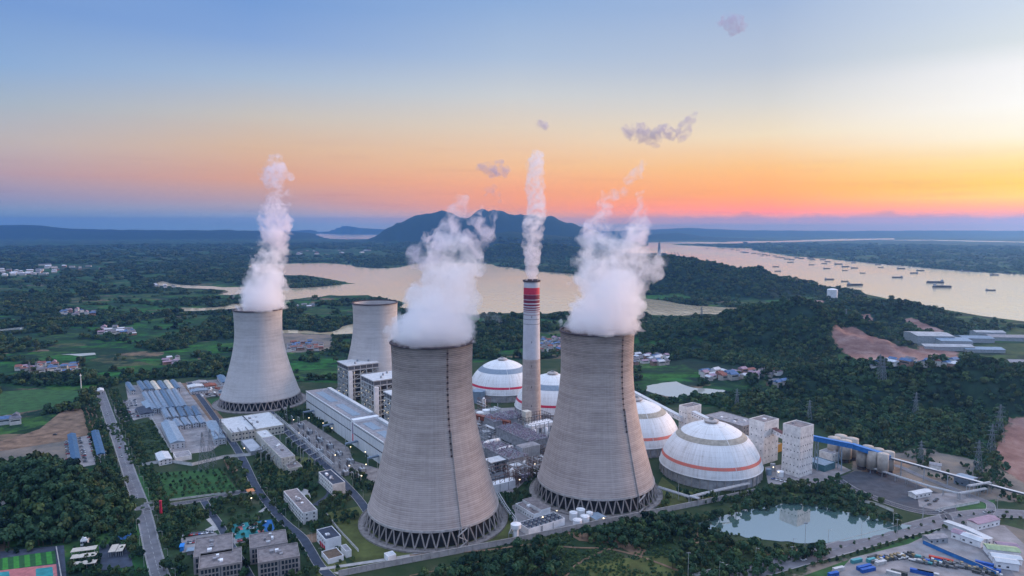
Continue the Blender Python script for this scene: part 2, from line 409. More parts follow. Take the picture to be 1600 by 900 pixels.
def ground_material():
    m = bpy.data.materials.new('land'); m.use_nodes = True; nt = m.node_tree; b = nt.nodes['Principled BSDF']
    b.inputs['Roughness'].default_value = 0.95; b.inputs['Specular IOR Level'].default_value = 0.1
    N = lambda t: nt.nodes.new(t); L = lambda a, c: nt.links.new(a, c)
    g = N('ShaderNodeNewGeometry')
    def att(n):
        a = N('ShaderNodeAttribute'); a.attribute_name = n; return a.outputs['Fac']
    def ramp(src, stops, interp='LINEAR'):
        r = N('ShaderNodeValToRGB'); L(src, r.inputs[0]); e = r.color_ramp; e.interpolation = interp
        e.elements[0].position = stops[0][0]; e.elements[0].color = (*stops[0][1], 1)
        e.elements[1].position = stops[-1][0]; e.elements[1].color = (*stops[-1][1], 1)
        for p, c in stops[1:-1]: e.elements.new(p).color = (*c, 1)
        return r.outputs[0]
    def noise(sc, det=5, rough=.6, st=(1, 1, 1)):
        mp = N('ShaderNodeMapping'); mp.inputs['Scale'].default_value = st; L(g.outputs['Position'], mp.inputs[0])
        n = N('ShaderNodeTexNoise'); n.inputs['Scale'].default_value = sc; n.inputs['Detail'].default_value = det; n.inputs['Roughness'].default_value = rough
        L(mp.outputs[0], n.inputs['Vector']); return n.outputs[0]
    def mix(f, a, c, bt='MIX'):
        x = N('ShaderNodeMix'); x.data_type = 'RGBA'; x.blend_type = bt
        for s, v in ((0, f), (6, a), (7, c)):
            if isinstance(v, (int, float)): x.inputs[s].default_value = v
            elif isinstance(v, tuple): x.inputs[s].default_value = (*v, 1)
            else: L(v, x.inputs[s])
        return x.outputs[2]
    # field patchwork
    mp = N('ShaderNodeMapping'); mp.inputs['Rotation'].default_value = (0, 0, 0.35); mp.inputs['Scale'].default_value = (1 / 80, 1 / 42, 0); L(g.outputs['Position'], mp.inputs[0])
    wv = N('ShaderNodeTexNoise'); wv.inputs['Scale'].default_value = 2.0; L(mp.outputs[0], wv.inputs['Vector'])
    ad = N('ShaderNodeMixRGB'); ad.blend_type = 'ADD'; ad.inputs[0].default_value = 0.5; L(mp.outputs[0], ad.inputs[1]); L(wv.outputs[1], ad.inputs[2])
    vo = N('ShaderNodeTexVoronoi'); vo.inputs['Scale'].default_value = 1.0; L(ad.outputs[0], vo.inputs['Vector'])
    sp = N('ShaderNodeSeparateColor'); L(vo.outputs['Color'], sp.inputs[0])
    fields = ramp(sp.outputs[0], [(0, (.018, .065, .022)), (.2, (.028, .11, .022)), (.38, (.02, .07, .022)), (.52, (.045, .11, .028)), (.64, (.016, .045, .02)), (.76, (.024, .11, .026)), (.88, (.08, .09, .045)), (.94, (.16, .12, .08))], 'CONSTANT')
    fine = noise(.05, 6, .65)
    fields = mix(1.0, fields, ramp(fine, [(.32, (.30, .36, .42)), (.5, (.85, .85, .85)), (.68, (1.35, 1.3, 1.2))]), 'MULTIPLY')
    fields = mix(ramp(noise(.018, 6, .7), [(.50, (0, 0, 0)), (.58, (1, 1, 1))]), fields, (.010, .032, .020))
    fields = mix(ramp(noise(.011, 7, .75, (1, 2.5, 1)), [(.64, (0, 0, 0)), (.70, (1, 1, 1))]), fields, (.17, .13, .09))
    scrub = ramp(noise(.02, 8, .7), [(.35, (.010, .028, .018)), (.5, (.025, .060, .024)), (.62, (.06, .085, .03)), (.72, (.13, .10, .06))])
    c = mix(ramp(noise(.0035, 3), [(.52, (0, 0, 0)), (.60, (1, 1, 1))]), fields, scrub)
    # plant site: mown grass, worn ground and concrete
    site = ramp(noise(.03, 7, .65), [(.3, (.015, .036, .018)), (.46, (.026, .048, .022)), (.6, (.042, .058, .030)), (.72, (.09, .085, .06))])
    c = mix(att('plant'), c, site)
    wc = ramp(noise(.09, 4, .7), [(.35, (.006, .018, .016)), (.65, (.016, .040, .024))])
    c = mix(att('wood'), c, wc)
    rc = ramp(noise(.022, 10, .78, (1, .5, 5)), [(.3, (.10, .055, .05)), (.46, (.21, .115, .095)), (.56, (.27, .17, .145)), (.7, (.38, .28, .25))])
    def rag(a, sc):
        q = N('ShaderNodeMath'); q.operation = 'MULTIPLY_ADD'; L(noise(sc, 8, .75), q.inputs[0]); q.inputs[1].default_value = 1.5; q.inputs[2].default_value = -.75
        w_ = N('ShaderNodeMath'); w_.operation = 'ADD'; L(q.outputs[0], w_.inputs[0]); L(a, w_.inputs[1])
        m_ = N('ShaderNodeMapRange'); L(w_.outputs[0], m_.inputs[0]); m_.inputs[1].default_value = .42; m_.inputs[2].default_value = .58; return m_.outputs[0]
    c = mix(rag(att('red'), .03), c, rc)
    dc = ramp(noise(.02, 9, .68), [(.33, (.075, .08, .075)), (.5, (.16, .14, .12)), (.68, (.26, .20, .15))])
    c = mix(rag(att('dirt'), .06), c, dc)
    L(c, b.inputs['Base Color'])
    return m
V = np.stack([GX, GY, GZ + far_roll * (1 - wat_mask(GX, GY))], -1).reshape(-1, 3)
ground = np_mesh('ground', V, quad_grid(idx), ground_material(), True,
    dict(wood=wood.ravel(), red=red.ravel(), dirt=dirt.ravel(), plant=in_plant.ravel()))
tag(ground, 'fields, scrub and hills spreading to the horizon', None, None, 'structure')

# water
def water_material(name, col, bump, scale, ior, r0, r1, dist=1.0):
    m = bpy.data.materials.new(name); m.use_nodes = True; nt = m.node_tree; b = nt.nodes['Principled BSDF']
    b.inputs['Base Color'].default_value = (*col, 1); b.inputs['Roughness'].default_value = 0.06
    b.inputs['IOR'].default_value = ior; b.inputs['Specular IOR Level'].default_value = 0.6
    g = nt.nodes.new('ShaderNodeNewGeometry')
    n = nt.nodes.new('ShaderNodeTexNoise'); n.inputs['Scale'].default_value = scale; n.inputs['Detail'].default_value = 4
    mp = nt.nodes.new('ShaderNodeMapping'); mp.inputs['Scale'].default_value = (1, .35, 1); nt.links.new(g.outputs['Position'], mp.inputs[0])
    nt.links.new(mp.outputs[0], n.inputs['Vector'])
    bp = nt.nodes.new('ShaderNodeBump'); bp.inputs['Strength'].default_value = bump; bp.inputs['Distance'].default_value = dist
    nt.links.new(n.outputs[0], bp.inputs['Height']); nt.links.new(bp.outputs[0], b.inputs['Normal'])
    n2 = nt.nodes.new('ShaderNodeTexNoise'); n2.inputs['Scale'].default_value = 0.002; n2.inputs['Detail'].default_value = 3
    nt.links.new(mp.outputs[0], n2.inputs['Vector'])
    r = nt.nodes.new('ShaderNodeMapRange'); nt.links.new(n2.outputs[0], r.inputs[0]); r.inputs[1].default_value = .35; r.inputs[2].default_value = .65
    r.inputs[3].default_value = r0; r.inputs[4].default_value = r1; nt.links.new(r.outputs[0], b.inputs['Roughness'])
    return m
W_BIG = water_material('open_water', (.44, .36, .23), .5, .05, 3.0, .10, .18, 2.5)  # silty water; golden sky reflection also put into the base colour
W_SMALL = water_material('small_pond_water', (.34, .35, .32), .1, .1, 3.0, .06, .12)
W_POND = water_material('pond_water', (.07, .13, .125), .004, .3, 4.2, .02, .035)
NICE = {'lake': 'lake', 'inlet': 'lake', 'inlet2': 'lake', 'far_lake': 'lake', 'river': 'river', 'far_channel': 'river'}
def refine(poly, amp, s):
    out = []
    for i in range(len(poly)):
        (x1, y1), (x2, y2) = poly[i], poly[(i + 1) % len(poly)]
        d = math.hypot(x2 - x1, y2 - y1); n = max(1, min(14, int(d / (amp * 3))))
        for k in range(n):
            t = k / n; x, y = x1 + (x2 - x1) * t, y1 + (y2 - y1) * t
            if k: x += amp * (random.random() - .5) * 2; y += amp * (random.random() - .5) * 2
            out.append((x, y))
    return out
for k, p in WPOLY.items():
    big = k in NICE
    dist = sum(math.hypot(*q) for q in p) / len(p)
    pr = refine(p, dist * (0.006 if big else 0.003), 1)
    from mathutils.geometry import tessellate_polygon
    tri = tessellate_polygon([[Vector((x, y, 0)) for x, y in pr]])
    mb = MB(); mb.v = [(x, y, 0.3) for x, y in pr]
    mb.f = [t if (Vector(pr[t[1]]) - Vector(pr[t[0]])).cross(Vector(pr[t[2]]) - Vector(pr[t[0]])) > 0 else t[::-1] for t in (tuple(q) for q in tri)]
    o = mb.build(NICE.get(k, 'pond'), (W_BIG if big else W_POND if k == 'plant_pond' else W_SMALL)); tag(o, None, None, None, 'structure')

# ------------------------------------------------------------------ haze
hm = bpy.data.materials.new('haze'); hm.use_nodes = True; nt = hm.node_tree; nt.nodes.clear()
pv = nt.nodes.new('ShaderNodeVolumePrincipled'); out = nt.nodes.new('ShaderNodeOutputMaterial'); nt.links.new(pv.outputs[0], out.inputs['Volume'])
pv.inputs['Color'].default_value = (.16, .40, .86, 1); pv.inputs['Density'].default_value = 5.4e-5; pv.inputs['Anisotropy'].default_value = 0.6
hb = MB().box(0, 0, -1.2, 55000, 55000, 496.2).build('haze', hm); tag(hb, 'thin blue evening haze over the whole valley', None, None, 'stuff')
# ================================================================== COOLING TOWERS
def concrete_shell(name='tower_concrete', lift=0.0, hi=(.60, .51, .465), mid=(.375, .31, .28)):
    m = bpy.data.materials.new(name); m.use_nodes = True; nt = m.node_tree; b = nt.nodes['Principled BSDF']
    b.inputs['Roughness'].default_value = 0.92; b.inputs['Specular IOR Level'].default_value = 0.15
    N = lambda t: nt.nodes.new(t); L = lambda a, c: nt.links.new(a, c)
    tcn = N('ShaderNodeTexCoord'); sp = N('ShaderNodeSeparateXYZ'); L(tcn.outputs['Object'], sp.inputs[0])
    def M(op, a, c=None):
        n = N('ShaderNodeMath'); n.operation = op
        for i, v in enumerate((a, c)):
            if v is None: continue
            if isinstance(v, (int, float)): n.inputs[i].default_value = v
            else: L(v, n.inputs[i])
        return n.outputs[0]
    ang = M('ARCTAN2', sp.outputs[1], sp.outputs[0])
    cb = N('ShaderNodeCombineXYZ'); L(M('MULTIPLY', ang, 14.0), cb.inputs[0]); L(sp.outputs[2], cb.inputs[1])
    # each poured ring of the shell has its own tone, broken along the ring
    ringz = M('FLOOR', M('DIVIDE', sp.outputs[2], 1.45))
    cr = N('ShaderNodeCombineXYZ'); L(ringz, cr.inputs[0])
    wn_ = N('ShaderNodeTexWhiteNoise'); wn_.noise_dimensions = '1D'; L(ringz, wn_.inputs['W'])
    c2 = N('ShaderNodeCombineXYZ'); L(M('MULTIPLY', ang, 5.0), c2.inputs[0]); L(M('MULTIPLY', ringz, 3.7), c2.inputs[1])
    n1 = N('ShaderNodeTexNoise'); n1.inputs['Scale'].default_value = 1.0; n1.inputs['Detail'].default_value = 5; L(c2.outputs[0], n1.inputs['Vector'])
    # dark seam at each joint
    fr = M('FRACT', M('DIVIDE', sp.outputs[2], 1.45)); seam = M('LESS_THAN', fr, 0.3)
    seam_n = M('MULTIPLY', seam, M('MULTIPLY', n1.outputs[0], 0.42))
    # vertical weather streaks + wide bands
    c3 = N('ShaderNodeCombineXYZ'); L(M('MULTIPLY', ang, 22), c3.inputs[0]); L(M('MULTIPLY', sp.outputs[2], .02), c3.inputs[1])
    n2 = N('ShaderNodeTexNoise'); n2.inputs['Scale'].default_value = 1.0; n2.inputs['Detail'].default_value = 4; L(c3.outputs[0], n2.inputs['Vector'])
    c4 = N('ShaderNodeCombineXYZ'); L(M('MULTIPLY', ang, .9), c4.inputs[0]); L(M('MULTIPLY', sp.outputs[2], .09), c4.inputs[1])
    n3 = N('ShaderNodeTexNoise'); n3.inputs['Scale'].default_value = 1.0; n3.inputs['Detail'].default_value = 6; L(c4.outputs[0], n3.inputs['Vector'])
    # damp darker collar near the top
    mr = N('ShaderNodeMapRange'); L(sp.outputs[2], mr.inputs[0]); mr.inputs[1].default_value = 95; mr.inputs[2].default_value = 150; mr.inputs[3].default_value = 0; mr.inputs[4].default_value = .34
    damp = M('MULTIPLY', mr.outputs[0], M('ADD', n2.outputs[0], .3))
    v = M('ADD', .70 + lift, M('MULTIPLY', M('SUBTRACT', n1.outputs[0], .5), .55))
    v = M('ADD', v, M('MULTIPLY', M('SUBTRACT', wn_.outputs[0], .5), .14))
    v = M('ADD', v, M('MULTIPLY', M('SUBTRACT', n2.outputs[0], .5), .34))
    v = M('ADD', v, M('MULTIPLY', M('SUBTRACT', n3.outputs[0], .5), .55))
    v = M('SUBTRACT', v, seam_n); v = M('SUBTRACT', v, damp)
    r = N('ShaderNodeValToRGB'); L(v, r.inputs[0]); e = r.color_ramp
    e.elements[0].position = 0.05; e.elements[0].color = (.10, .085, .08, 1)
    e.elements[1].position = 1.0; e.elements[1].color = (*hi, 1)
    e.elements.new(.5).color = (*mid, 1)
    L(r.outputs[0], b.inputs['Base Color'])
    return m
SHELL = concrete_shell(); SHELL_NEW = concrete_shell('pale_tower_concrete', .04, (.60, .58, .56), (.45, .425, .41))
CONC = mat('pale_concrete', (.40, .37, .35), .9, .18, .25)
CONC_D = mat('weathered_concrete', (.24, .22, .21), .9, .22, .3)
RUST = mat('rusty_steel', (.075, .055, .06), .8, .3, .5)
DARK = mat('dark_interior', (.03, .03, .033), .95, .2, .2)
def tower(X, Y, H, rt, rthroat, rb, rg, zleg, label, ladder_az, nleg=44, pool=4.0, shell=None):
    t = empty('cooling_tower', (X, Y, 0), label, 'cooling tower', 'concrete cooling towers of the power plant')
    zt = H * 0.80; a2 = None
    prof = []
    for i in range(61):
        z = zleg + (H - zleg) * i / 60
        if z <= zt:
            u = (zt - z) / (zt - zleg); r = math.sqrt(rthroat ** 2 + (rb ** 2 - rthroat ** 2) * u ** 1.9)
        else:
            u = (z - zt) / (H - zt); r = math.sqrt(rthroat ** 2 + (rt ** 2 - rthroat ** 2) * u ** 2)
        prof.append((r, z))
    def rad_at(z): return float(np.interp(z, [p[1] for p in prof], [p[0] for p in prof]))
    outer = prof; inner = [(r - 0.9, z) for r, z in prof][::-1]
    mb = MB(); mb.lathe(X, Y, outer + inner + [outer[0]], 144, cap=False)
    mb.build('shell', shell or SHELL, t, True)
    MB().lathe(X, Y, [(rt - 1.0, H - .2), (rt + 1.1, H - .2), (rt + 1.1, H + .4), (rt + .5, H + 1.1), (rt - 1.0, H + 1.1), (rt - 1.0, H - .2)], 144, cap=False).build('rim', RUST, t)
    MB().lathe(X, Y, [(rb - 1.1, zleg - .8), (rb + .5, zleg - .8), (rb + .25, zleg + .8), (rb - 1.1, zleg + .8), (rb - 1.1, zleg - .8)], 144, cap=False).build('ring_beam', CONC, t)
    # basin and fill
    MB().lathe(X, Y, [(rg + pool + .4, 0), (rg + pool + .4, 1.3), (rg + pool, 1.3), (rg + pool, .5), (rg - 3, .5), (rg - 3, 0)], 96, cap=False).build('basin', CONC_D, t)
    MB().lathe(X, Y, [(rg - 5, .1), (rb - 3.5, zleg * .93), (2, zleg * .95)], 72, cap=False).build('fill_pack', DARK, t)
    LG = MB().bar((rg, 0, .4), (rb - .2, 0, zleg - .4), .1)
    # legs: V-shaped pairs
    lm = mat('leg_concrete', (.30, .27, .255), .9, .15, .3)
    da = 2 * math.pi / nleg
    # two leg meshes shared by all pairs, each turned about the tower axis
    me = []
    for s in (0, 1):
        m_ = MB(); pb = (rg * math.cos(0), rg * math.sin(0), .4)
        pt = ((rb - .3) * math.cos((s - .5) * da * .92), (rb - .3) * math.sin((s - .5) * da * .92), zleg - .5)
        m_.bar(pb, pt, .8, .9); me.append(m_.mesh('leg', lm))
    for k in range(nleg):
        for s in (0, 1):
            o = bpy.data.objects.new('leg', me[s]); COL.objects.link(o); o.parent = t; o.rotation_euler = (0, 0, k * da)
    # climbing ladder with its resting platforms up the shell
    if ladder_az is not None:
        a = ladder_az; mb = MB(); mp = MB(); ca, sa = math.cos(a), math.sin(a)
        zs = np.linspace(zleg * .2, H + .5, 70); zmin = H * .42
        def pt(z, o=.5):
            r = (rad_at(z) if z >= zleg else rb + (rg - rb) * (zleg - z) / zleg) + o
            return Vector((X + r * ca, Y + r * sa, z))
        tz = Vector((-sa, ca, 0))
        for z1, z2 in zip(zs[:-1], zs[1:]):
            if z1 < zmin: continue
            for s in (-.3, .3): mb.bar(pt(z1) + tz * s, pt(z2) + tz * s, .16)
        mb.build('ladder', RUST, t)
        for z in np.arange(zmin + 3, H, 4.6): MB().bar(pt(z, .5) - tz * .6, pt(z, .5) + tz * .6, .8, .7 + .4 * (int(z) % 3)).build('ladder_platform', RUST, t)
        # pale riser pipe with a stair at its foot
        ps = MB()
        a3 = a + .035
        for z1, z2 in zip(zs[:-1], zs[1:]):
            if z1 > H * .55: break
            f = lambda z: Vector((X + ((rad_at(z) if z >= zleg else rb + (rg - rb) * (zleg - z) / zleg) + .35) * math.cos(a3), Y + ((rad_at(z) if z >= zleg else rb + (rg - rb) * (zleg - z) / zleg) + .35) * math.sin(a3), z))
            ps.bar(f(z1), f(z2), 1.3 * (1 - z1 / H), .5)
        ps.build('riser', CONC, t)
        st = MB(); base = pt(0.3, 3)
        for k in range(3):
            s = 1 if k % 2 else -1
            st.bar(base + tz * (4 * s) + Vector((0, 0, k * 5)), base - tz * (4 * s) + Vector((0, 0, k * 5 + 5)), 1.2, .35)
            for q in (-4, 4): st.bar(base + tz * q, base + tz * q + Vector((0, 0, 15.5)), .35)
        st.build('stair', CONC, t)
    return t, rad_at
TW = []
X1, Y1 = -64.2, 541.5
T1, _ = tower(X1, Y1, 147, 32.7, 32.0, 53.0, 56.5, 13, 'largest cooling tower, in the front centre, white steam pouring from its dark rim', -math.pi/2 + .48)
X2, Y2 = 75.6, 600
T2, _ = tower(X2, Y2, 147, 32.7, 32.0, 52.3, 55.5, 13, 'right-hand cooling tower beside the white dome with an orange band', -math.pi/2 + .60)
X3, Y3 = -343, 915
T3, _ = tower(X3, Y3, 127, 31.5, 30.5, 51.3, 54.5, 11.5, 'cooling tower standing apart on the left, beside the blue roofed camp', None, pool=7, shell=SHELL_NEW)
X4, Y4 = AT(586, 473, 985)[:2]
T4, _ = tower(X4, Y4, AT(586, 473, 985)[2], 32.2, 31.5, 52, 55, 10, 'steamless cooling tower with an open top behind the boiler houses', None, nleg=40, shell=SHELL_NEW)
# ================================================================== TREES AND WOODS
def leaf_mat(name, dark, light, hue=.25):
    m = bpy.data.materials.new(name); m.use_nodes = True; nt = m.node_tree; b = nt.nodes['Principled BSDF']
    b.inputs['Roughness'].default_value = 0.8; b.inputs['Specular IOR Level'].default_value = 0.15
    N = lambda t: nt.nodes.new(t); L = lambda a, c: nt.links.new(a, c)
    oi = N('ShaderNodeObjectInfo'); g = N('ShaderNodeNewGeometry')
    n = N('ShaderNodeTexNoise'); n.inputs['Scale'].default_value = .5; n.inputs['Detail'].default_value = 3; L(g.outputs['Position'], n.inputs['Vector'])
    big = N('ShaderNodeTexNoise'); big.inputs['Scale'].default_value = .012; big.inputs['Detail'].default_value = 4; L(g.outputs['Position'], big.inputs['Vector'])
    a = N('ShaderNodeMath'); a.operation = 'MULTIPLY_ADD'; L(oi.outputs['Random'], a.inputs[0]); a.inputs[1].default_value = .5; 
    s = N('ShaderNodeMath'); s.operation = 'MULTIPLY'; L(n.outputs[0], s.inputs[0]); s.inputs[1].default_value = .45; L(s.outputs[0], a.inputs[2])
    b2 = N('ShaderNodeMath'); b2.operation = 'MULTIPLY_ADD'; L(big.outputs[0], b2.inputs[0]); b2.inputs[1].default_value = 1.0; L(a.outputs[0], b2.inputs[2])
    r = N('ShaderNodeValToRGB'); L(b2.outputs[0], r.inputs[0]); e = r.color_ramp
    e.elements[0].position = .62; e.elements[0].color = (*dark, 1); e.elements[1].position = 1.32 - .32; e.elements[1].color = (*light, 1)
    L(r.outputs[0], b.inputs['Base Color'])
    return m
LEAF = leaf_mat('foliage', (.004, .018, .017), (.036, .082, .040))
LEAF_L = leaf_mat('light_foliage', (.014, .038, .022), (.075, .12, .045))
LEAF_Y = leaf_mat('olive_foliage', (.010, .024, .014), (.062, .088, .036))
BARK = mat('bark', (.08, .06, .045), .95, .2, .5)
def crown_np(n, rx, rz, zc, leaf, seed, lobes=5):
    g = np.random.default_rng(seed)
    # lobes of a crown; leaf clumps lie on the lobes' skins
    lc = np.stack([g.uniform(-.45, .45, lobes) * rx, g.uniform(-.45, .45, lobes) * rx, g.uniform(-.45, .55, lobes) * rz], 1)
    lr = g.uniform(.42, .72, lobes)
    k = g.integers(0, lobes, n); d = g.normal(size=(n, 3)); d /= np.linalg.norm(d, axis=1)[:, None]
    d[:, 2] = np.where(d[:, 2] < -.35, -d[:, 2], d[:, 2])
    c = lc[k] + d * (lr[k][:, None] * np.array([rx, rx, rz])) * g.uniform(.75, 1.08, (n, 1)); c[:, 2] += zc
    nn = d + g.normal(size=(n, 3)) * .35; nn /= np.linalg.norm(nn, axis=1)[:, None]
    a = np.cross(nn, g.normal(size=(n, 3))); a /= np.linalg.norm(a, axis=1)[:, None]; b = np.cross(nn, a)
    s = leaf * g.uniform(.6, 1.3, (n, 1))
    V = np.stack([c - a * s - b * s * .7, c + a * s * .8 - b * s, c + a * s + b * s * .8, c - a * s * .7 + b * s], 1).reshape(-1, 3)
    return V, np.arange(4 * n).reshape(-1, 4)
def crown_mesh(name, n, rx, rz, zc, leaf, seed, m, lobes=5):
    V, F = crown_np(n, rx, rz, zc, leaf, seed, lobes)
    o = np_mesh(name, V, F, m, False); me = o.data; bpy.data.objects.remove(o); return me
NEAR_CROWNS = [crown_mesh('crown', 260, 2.9, 2.7, 4.9, .50, 100 + i, LEAF if i < 4 else LEAF_L, 6) for i in range(5)]
TRUNK = MB().tube((0, 0, -1.5), (.1, 0, 3.2), .26, .17, 7).bar((.1, 0, 2.6), (1.1, .3, 4.4), .13).bar((.05, 0, 2.8), (-.8, -.6, 4.6), .12).bar((.05, 0, 2.9), (0, .9, 4.8), .12).mesh('trunk', BARK)
def place_tree(x, y, z, s, k, label, group):
    e = empty('tree', (x, y, z), label, 'tree', group, random.uniform(0, 6.28)); e.scale = (s, s, s * random.uniform(.85, 1.2))
    for n, me in (('crown', NEAR_CROWNS[k]), ('trunk', TRUNK)):
        o = bpy.data.objects.new(n, me); COL.objects.link(o); o.parent = e
    return e
FAR_SRC = []
for i in range(6):
    me = crown_mesh('wood_crown', 90, 4.2, 3.6, 3.6, .95, 200 + i, (LEAF, LEAF, LEAF, LEAF_L, LEAF, LEAF_Y)[i], 3 + i % 4)
    FAR_SRC.append(me)
BUSH_SRC = [crown_mesh('bush_crown', 60, 1.7, 1.2, .9, .5, 300 + i, LEAF if i % 2 else LEAF_L, 4) for i in range(3)]
def scatter(name, pts, scl, meshes, label):
    """one body of wood: every crown set out as an instance on a point"""
    pts = np.asarray(pts, float); n = len(pts)
    if not n: return
    me = bpy.data.meshes.new(name); me.vertices.add(n); me.vertices.foreach_set('co', pts.ravel())
    me.update()
    a = me.attributes.new('scl', 'FLOAT_VECTOR', 'POINT'); a.data.foreach_set('vector', np.asarray(scl, float).ravel())
    a = me.attributes.new('rot', 'FLOAT', 'POINT'); a.data.foreach_set('value', RNG.uniform(0, 6.28, n))
    a = me.attributes.new('pick', 'INT', 'POINT'); a.data.foreach_set('value', RNG.integers(0, len(meshes), n).astype(np.int32))
    o = bpy.data.objects.new(name, me); COL.objects.link(o)
    ng = bpy.data.node_groups.new(name, 'GeometryNodeTree')
    ng.interface.new_socket('Geometry', in_out='INPUT', socket_type='NodeSocketGeometry')
    ng.interface.new_socket('Geometry', in_out='OUTPUT', socket_type='NodeSocketGeometry')
    N = ng.nodes.new; L = ng.links.new
    gi = N('NodeGroupInput'); go = N('NodeGroupOutput'); ip = N('GeometryNodeInstanceOnPoints'); m2p = N('GeometryNodeMeshToPoints')
    L(gi.outputs[0], m2p.inputs[0]); L(m2p.outputs[0], ip.inputs['Points'])
    gj = N('GeometryNodeGeometryToInstance')
    for m_ in meshes[::-1]:
        so = bpy.data.objects.new(m_.name, m_)
        oi = N('GeometryNodeObjectInfo'); oi.inputs[0].default_value = so; L(oi.outputs['Geometry'], gj.inputs[0])
    L(gj.outputs[0], ip.inputs['Instance']); ip.inputs['Pick Instance'].default_value = True
    def na(nm, t, idx=0):
        q = N('GeometryNodeInputNamedAttribute'); q.data_type = t; q.inputs[0].default_value = nm; return [s for s in q.outputs if s.enabled][0]
    L(na('pick', 'INT'), ip.inputs['Instance Index'])
    cx = N('ShaderNodeCombineXYZ'); L(na('rot', 'FLOAT'), cx.inputs[2]); L(cx.outputs[0], ip.inputs['Rotation'])
    L(na('scl', 'FLOAT_VECTOR'), ip.inputs['Scale']); L(ip.outputs[0], go.inputs[0])
    md = o.modifiers.new('scatter', 'NODES'); md.node_group = ng
    return tag(o, label, None, None, 'stuff')
def jgrid(x0, x1, y0, y1, s):
    gx, gy = np.meshgrid(np.arange(x0, x1, s), np.arange(y0, y1, s)); gx = gx + RNG.uniform(-.45, .45, gx.shape) * s; gy = gy + RNG.uniform(-.45, .45, gy.shape) * s
    return gx.ravel(), gy.ravel()
def in_view(x, y, m=3): 
    a = np.degrees(np.arctan2(x, y)); return np.abs(a) < 37.5 + m
def px_of(X, Y, Z):
    d = Y * CPI - (Z - CAM_H) * SPI
    return 800 + PX * X / d, 450 - PX * (Y * SPI + (Z - CAM_H) * CPI) / d
# --- near wooded patches, outlined on the ground
LP = land_poly
NEARWOOD = [  # (polygon, spacing, scale, label place)
 (LP([(-60,745),(0,728),(40,724),(85,726),(130,745),(178,775),(190,795),(193,815),(184,832),(120,848),(60,858),(0,868),(-60,880)]), 5.6, 1.15, 'tall dark tree packed into the wood on the near left hill'),
 (PXP([(640,905),(655,893),(760,872),(800,856),(838,852),(850,866),(880,884),(860,905)], 5), 5.2, .95, 'bushy tree in the thicket below the front cooling tower'),
 (PXP([(832,840),(848,832),(858,845),(880,852),(872,866),(845,868),(826,858)], 5), 5.2, .95, 'bushy tree outside the wall between the two front towers'),
 (PXP([(905,832),(940,820),(1000,808),(1045,800),(1075,812),(1078,832),(1040,842),(1000,850),(940,846)], 5), 5.2, .95, 'bushy tree in the thicket below the right-hand cooling tower'),
 (PXP([(1078,818),(1100,828),(1130,838),(1170,846),(1230,852),(1275,853),(1300,851),(1312,854),(1280,870),(1235,872),(1190,868),(1130,852),(1090,838)], 5), 5.4, .95, 'round crowned tree on the near bank of the plant pond'),
 (PXP([(1060,850),(1100,850),(1160,868),(1230,880),(1180,892),(1120,905),(1060,905),(1050,880)], 5), 5.6, .85, 'tree in the thicket between the pond and the highway'),
 (PXP([(1065,812),(1120,795),(1180,781),(1240,772),(1300,775),(1350,788),(1400,803),(1412,812),(1398,815),(1345,800),(1300,789),(1240,781),(1180,790),(1110,806),(1085,815)], 5), 5.0, .85, 'tree in the hedge on the far bank of the plant pond'),
 (PXP([(1120,775),(1195,757),(1250,747),(1300,745),(1340,765),(1380,782),(1370,788),(1310,770),(1250,762),(1195,768),(1125,785)], 5), 5.5, .75, 'tree in the belt between the white tower block and the pond'),
 (PXP([(250,797),(330,785),(352,783),(355,790),(330,800),(252,815)], 5), 5.0, .7, 'tree in the row behind the red pillar'),
 (PXP([(240,820),(265,812),(290,820),(300,835),(285,845),(262,850),(248,845)], 5), 5.5, .65, 'garden tree between the red pillar and the car park'),
 (PXP([(345,808),(372,800),(400,803),(420,820),(408,828),(375,832),(352,830)], 5), 6.5, .6, 'garden tree above the painted sports court'),
 (PXP([(368,770),(385,758),(400,790),(455,850),(500,905),(480,905),(430,850),(392,805)], 5), 6.5, .55, 'small tree on the verge of the dark service road'),
 (PXP([(402,765),(440,762),(470,795),(440,800)], 5), 6.0, .65, 'tree beside the long white office block'),
 (PXP([(480,790),(540,788),(560,800),(545,815),(520,812),(500,800)], 5), 6.0, .6, 'tree between the white office blocks and the front tower'),
 (PXP([(405,740),(430,745),(490,742),(495,758),(440,760),(410,758)], 5), 5.5, .65, 'tree in the belt under the switchyard'),
 (PXP([(352,712),(372,712),(392,745),(400,765),(384,770),(362,742)], 5), 5.5, .6, 'tree in the belt left of the switchyard'),
 (PXP([(100,838),(200,828),(212,850),(200,862),(180,850),(120,852)], 5), 6.5, .85, 'tree behind the cream roofed carports'),
 (PXP([(252,870),(280,862),(292,880),(290,905),(256,905)], 5), 6, .7, 'tree between the long road and the brown laboratory blocks'),
 (PXP([(385,860),(392,905),(378,905),(372,880)], 5), 6, .7, 'tree between the two pairs of laboratory blocks'),
]
PTS = []
for poly, s, sc, lab in NEARWOOD:
    xs = [p[0] for p in poly]; ys = [p[1] for p in poly]
    gx, gy = jgrid(min(xs), max(xs), min(ys), max(ys), s)
    k = in_poly(gx, gy, poly); gx, gy = gx[k], gy[k]; gz = hill_h(gx, gy)
    for x, y, z in zip(gx, gy, gz):
        PTS.append((x, y, z, sc * random.choice((.6, .75, .9, 1, 1.1, 1.25, 1.45)) * random.uniform(.9, 1.1), lab))
NEAR_EXTRA = []   # single trees set out by other sections: (x, y, z, scale, label)
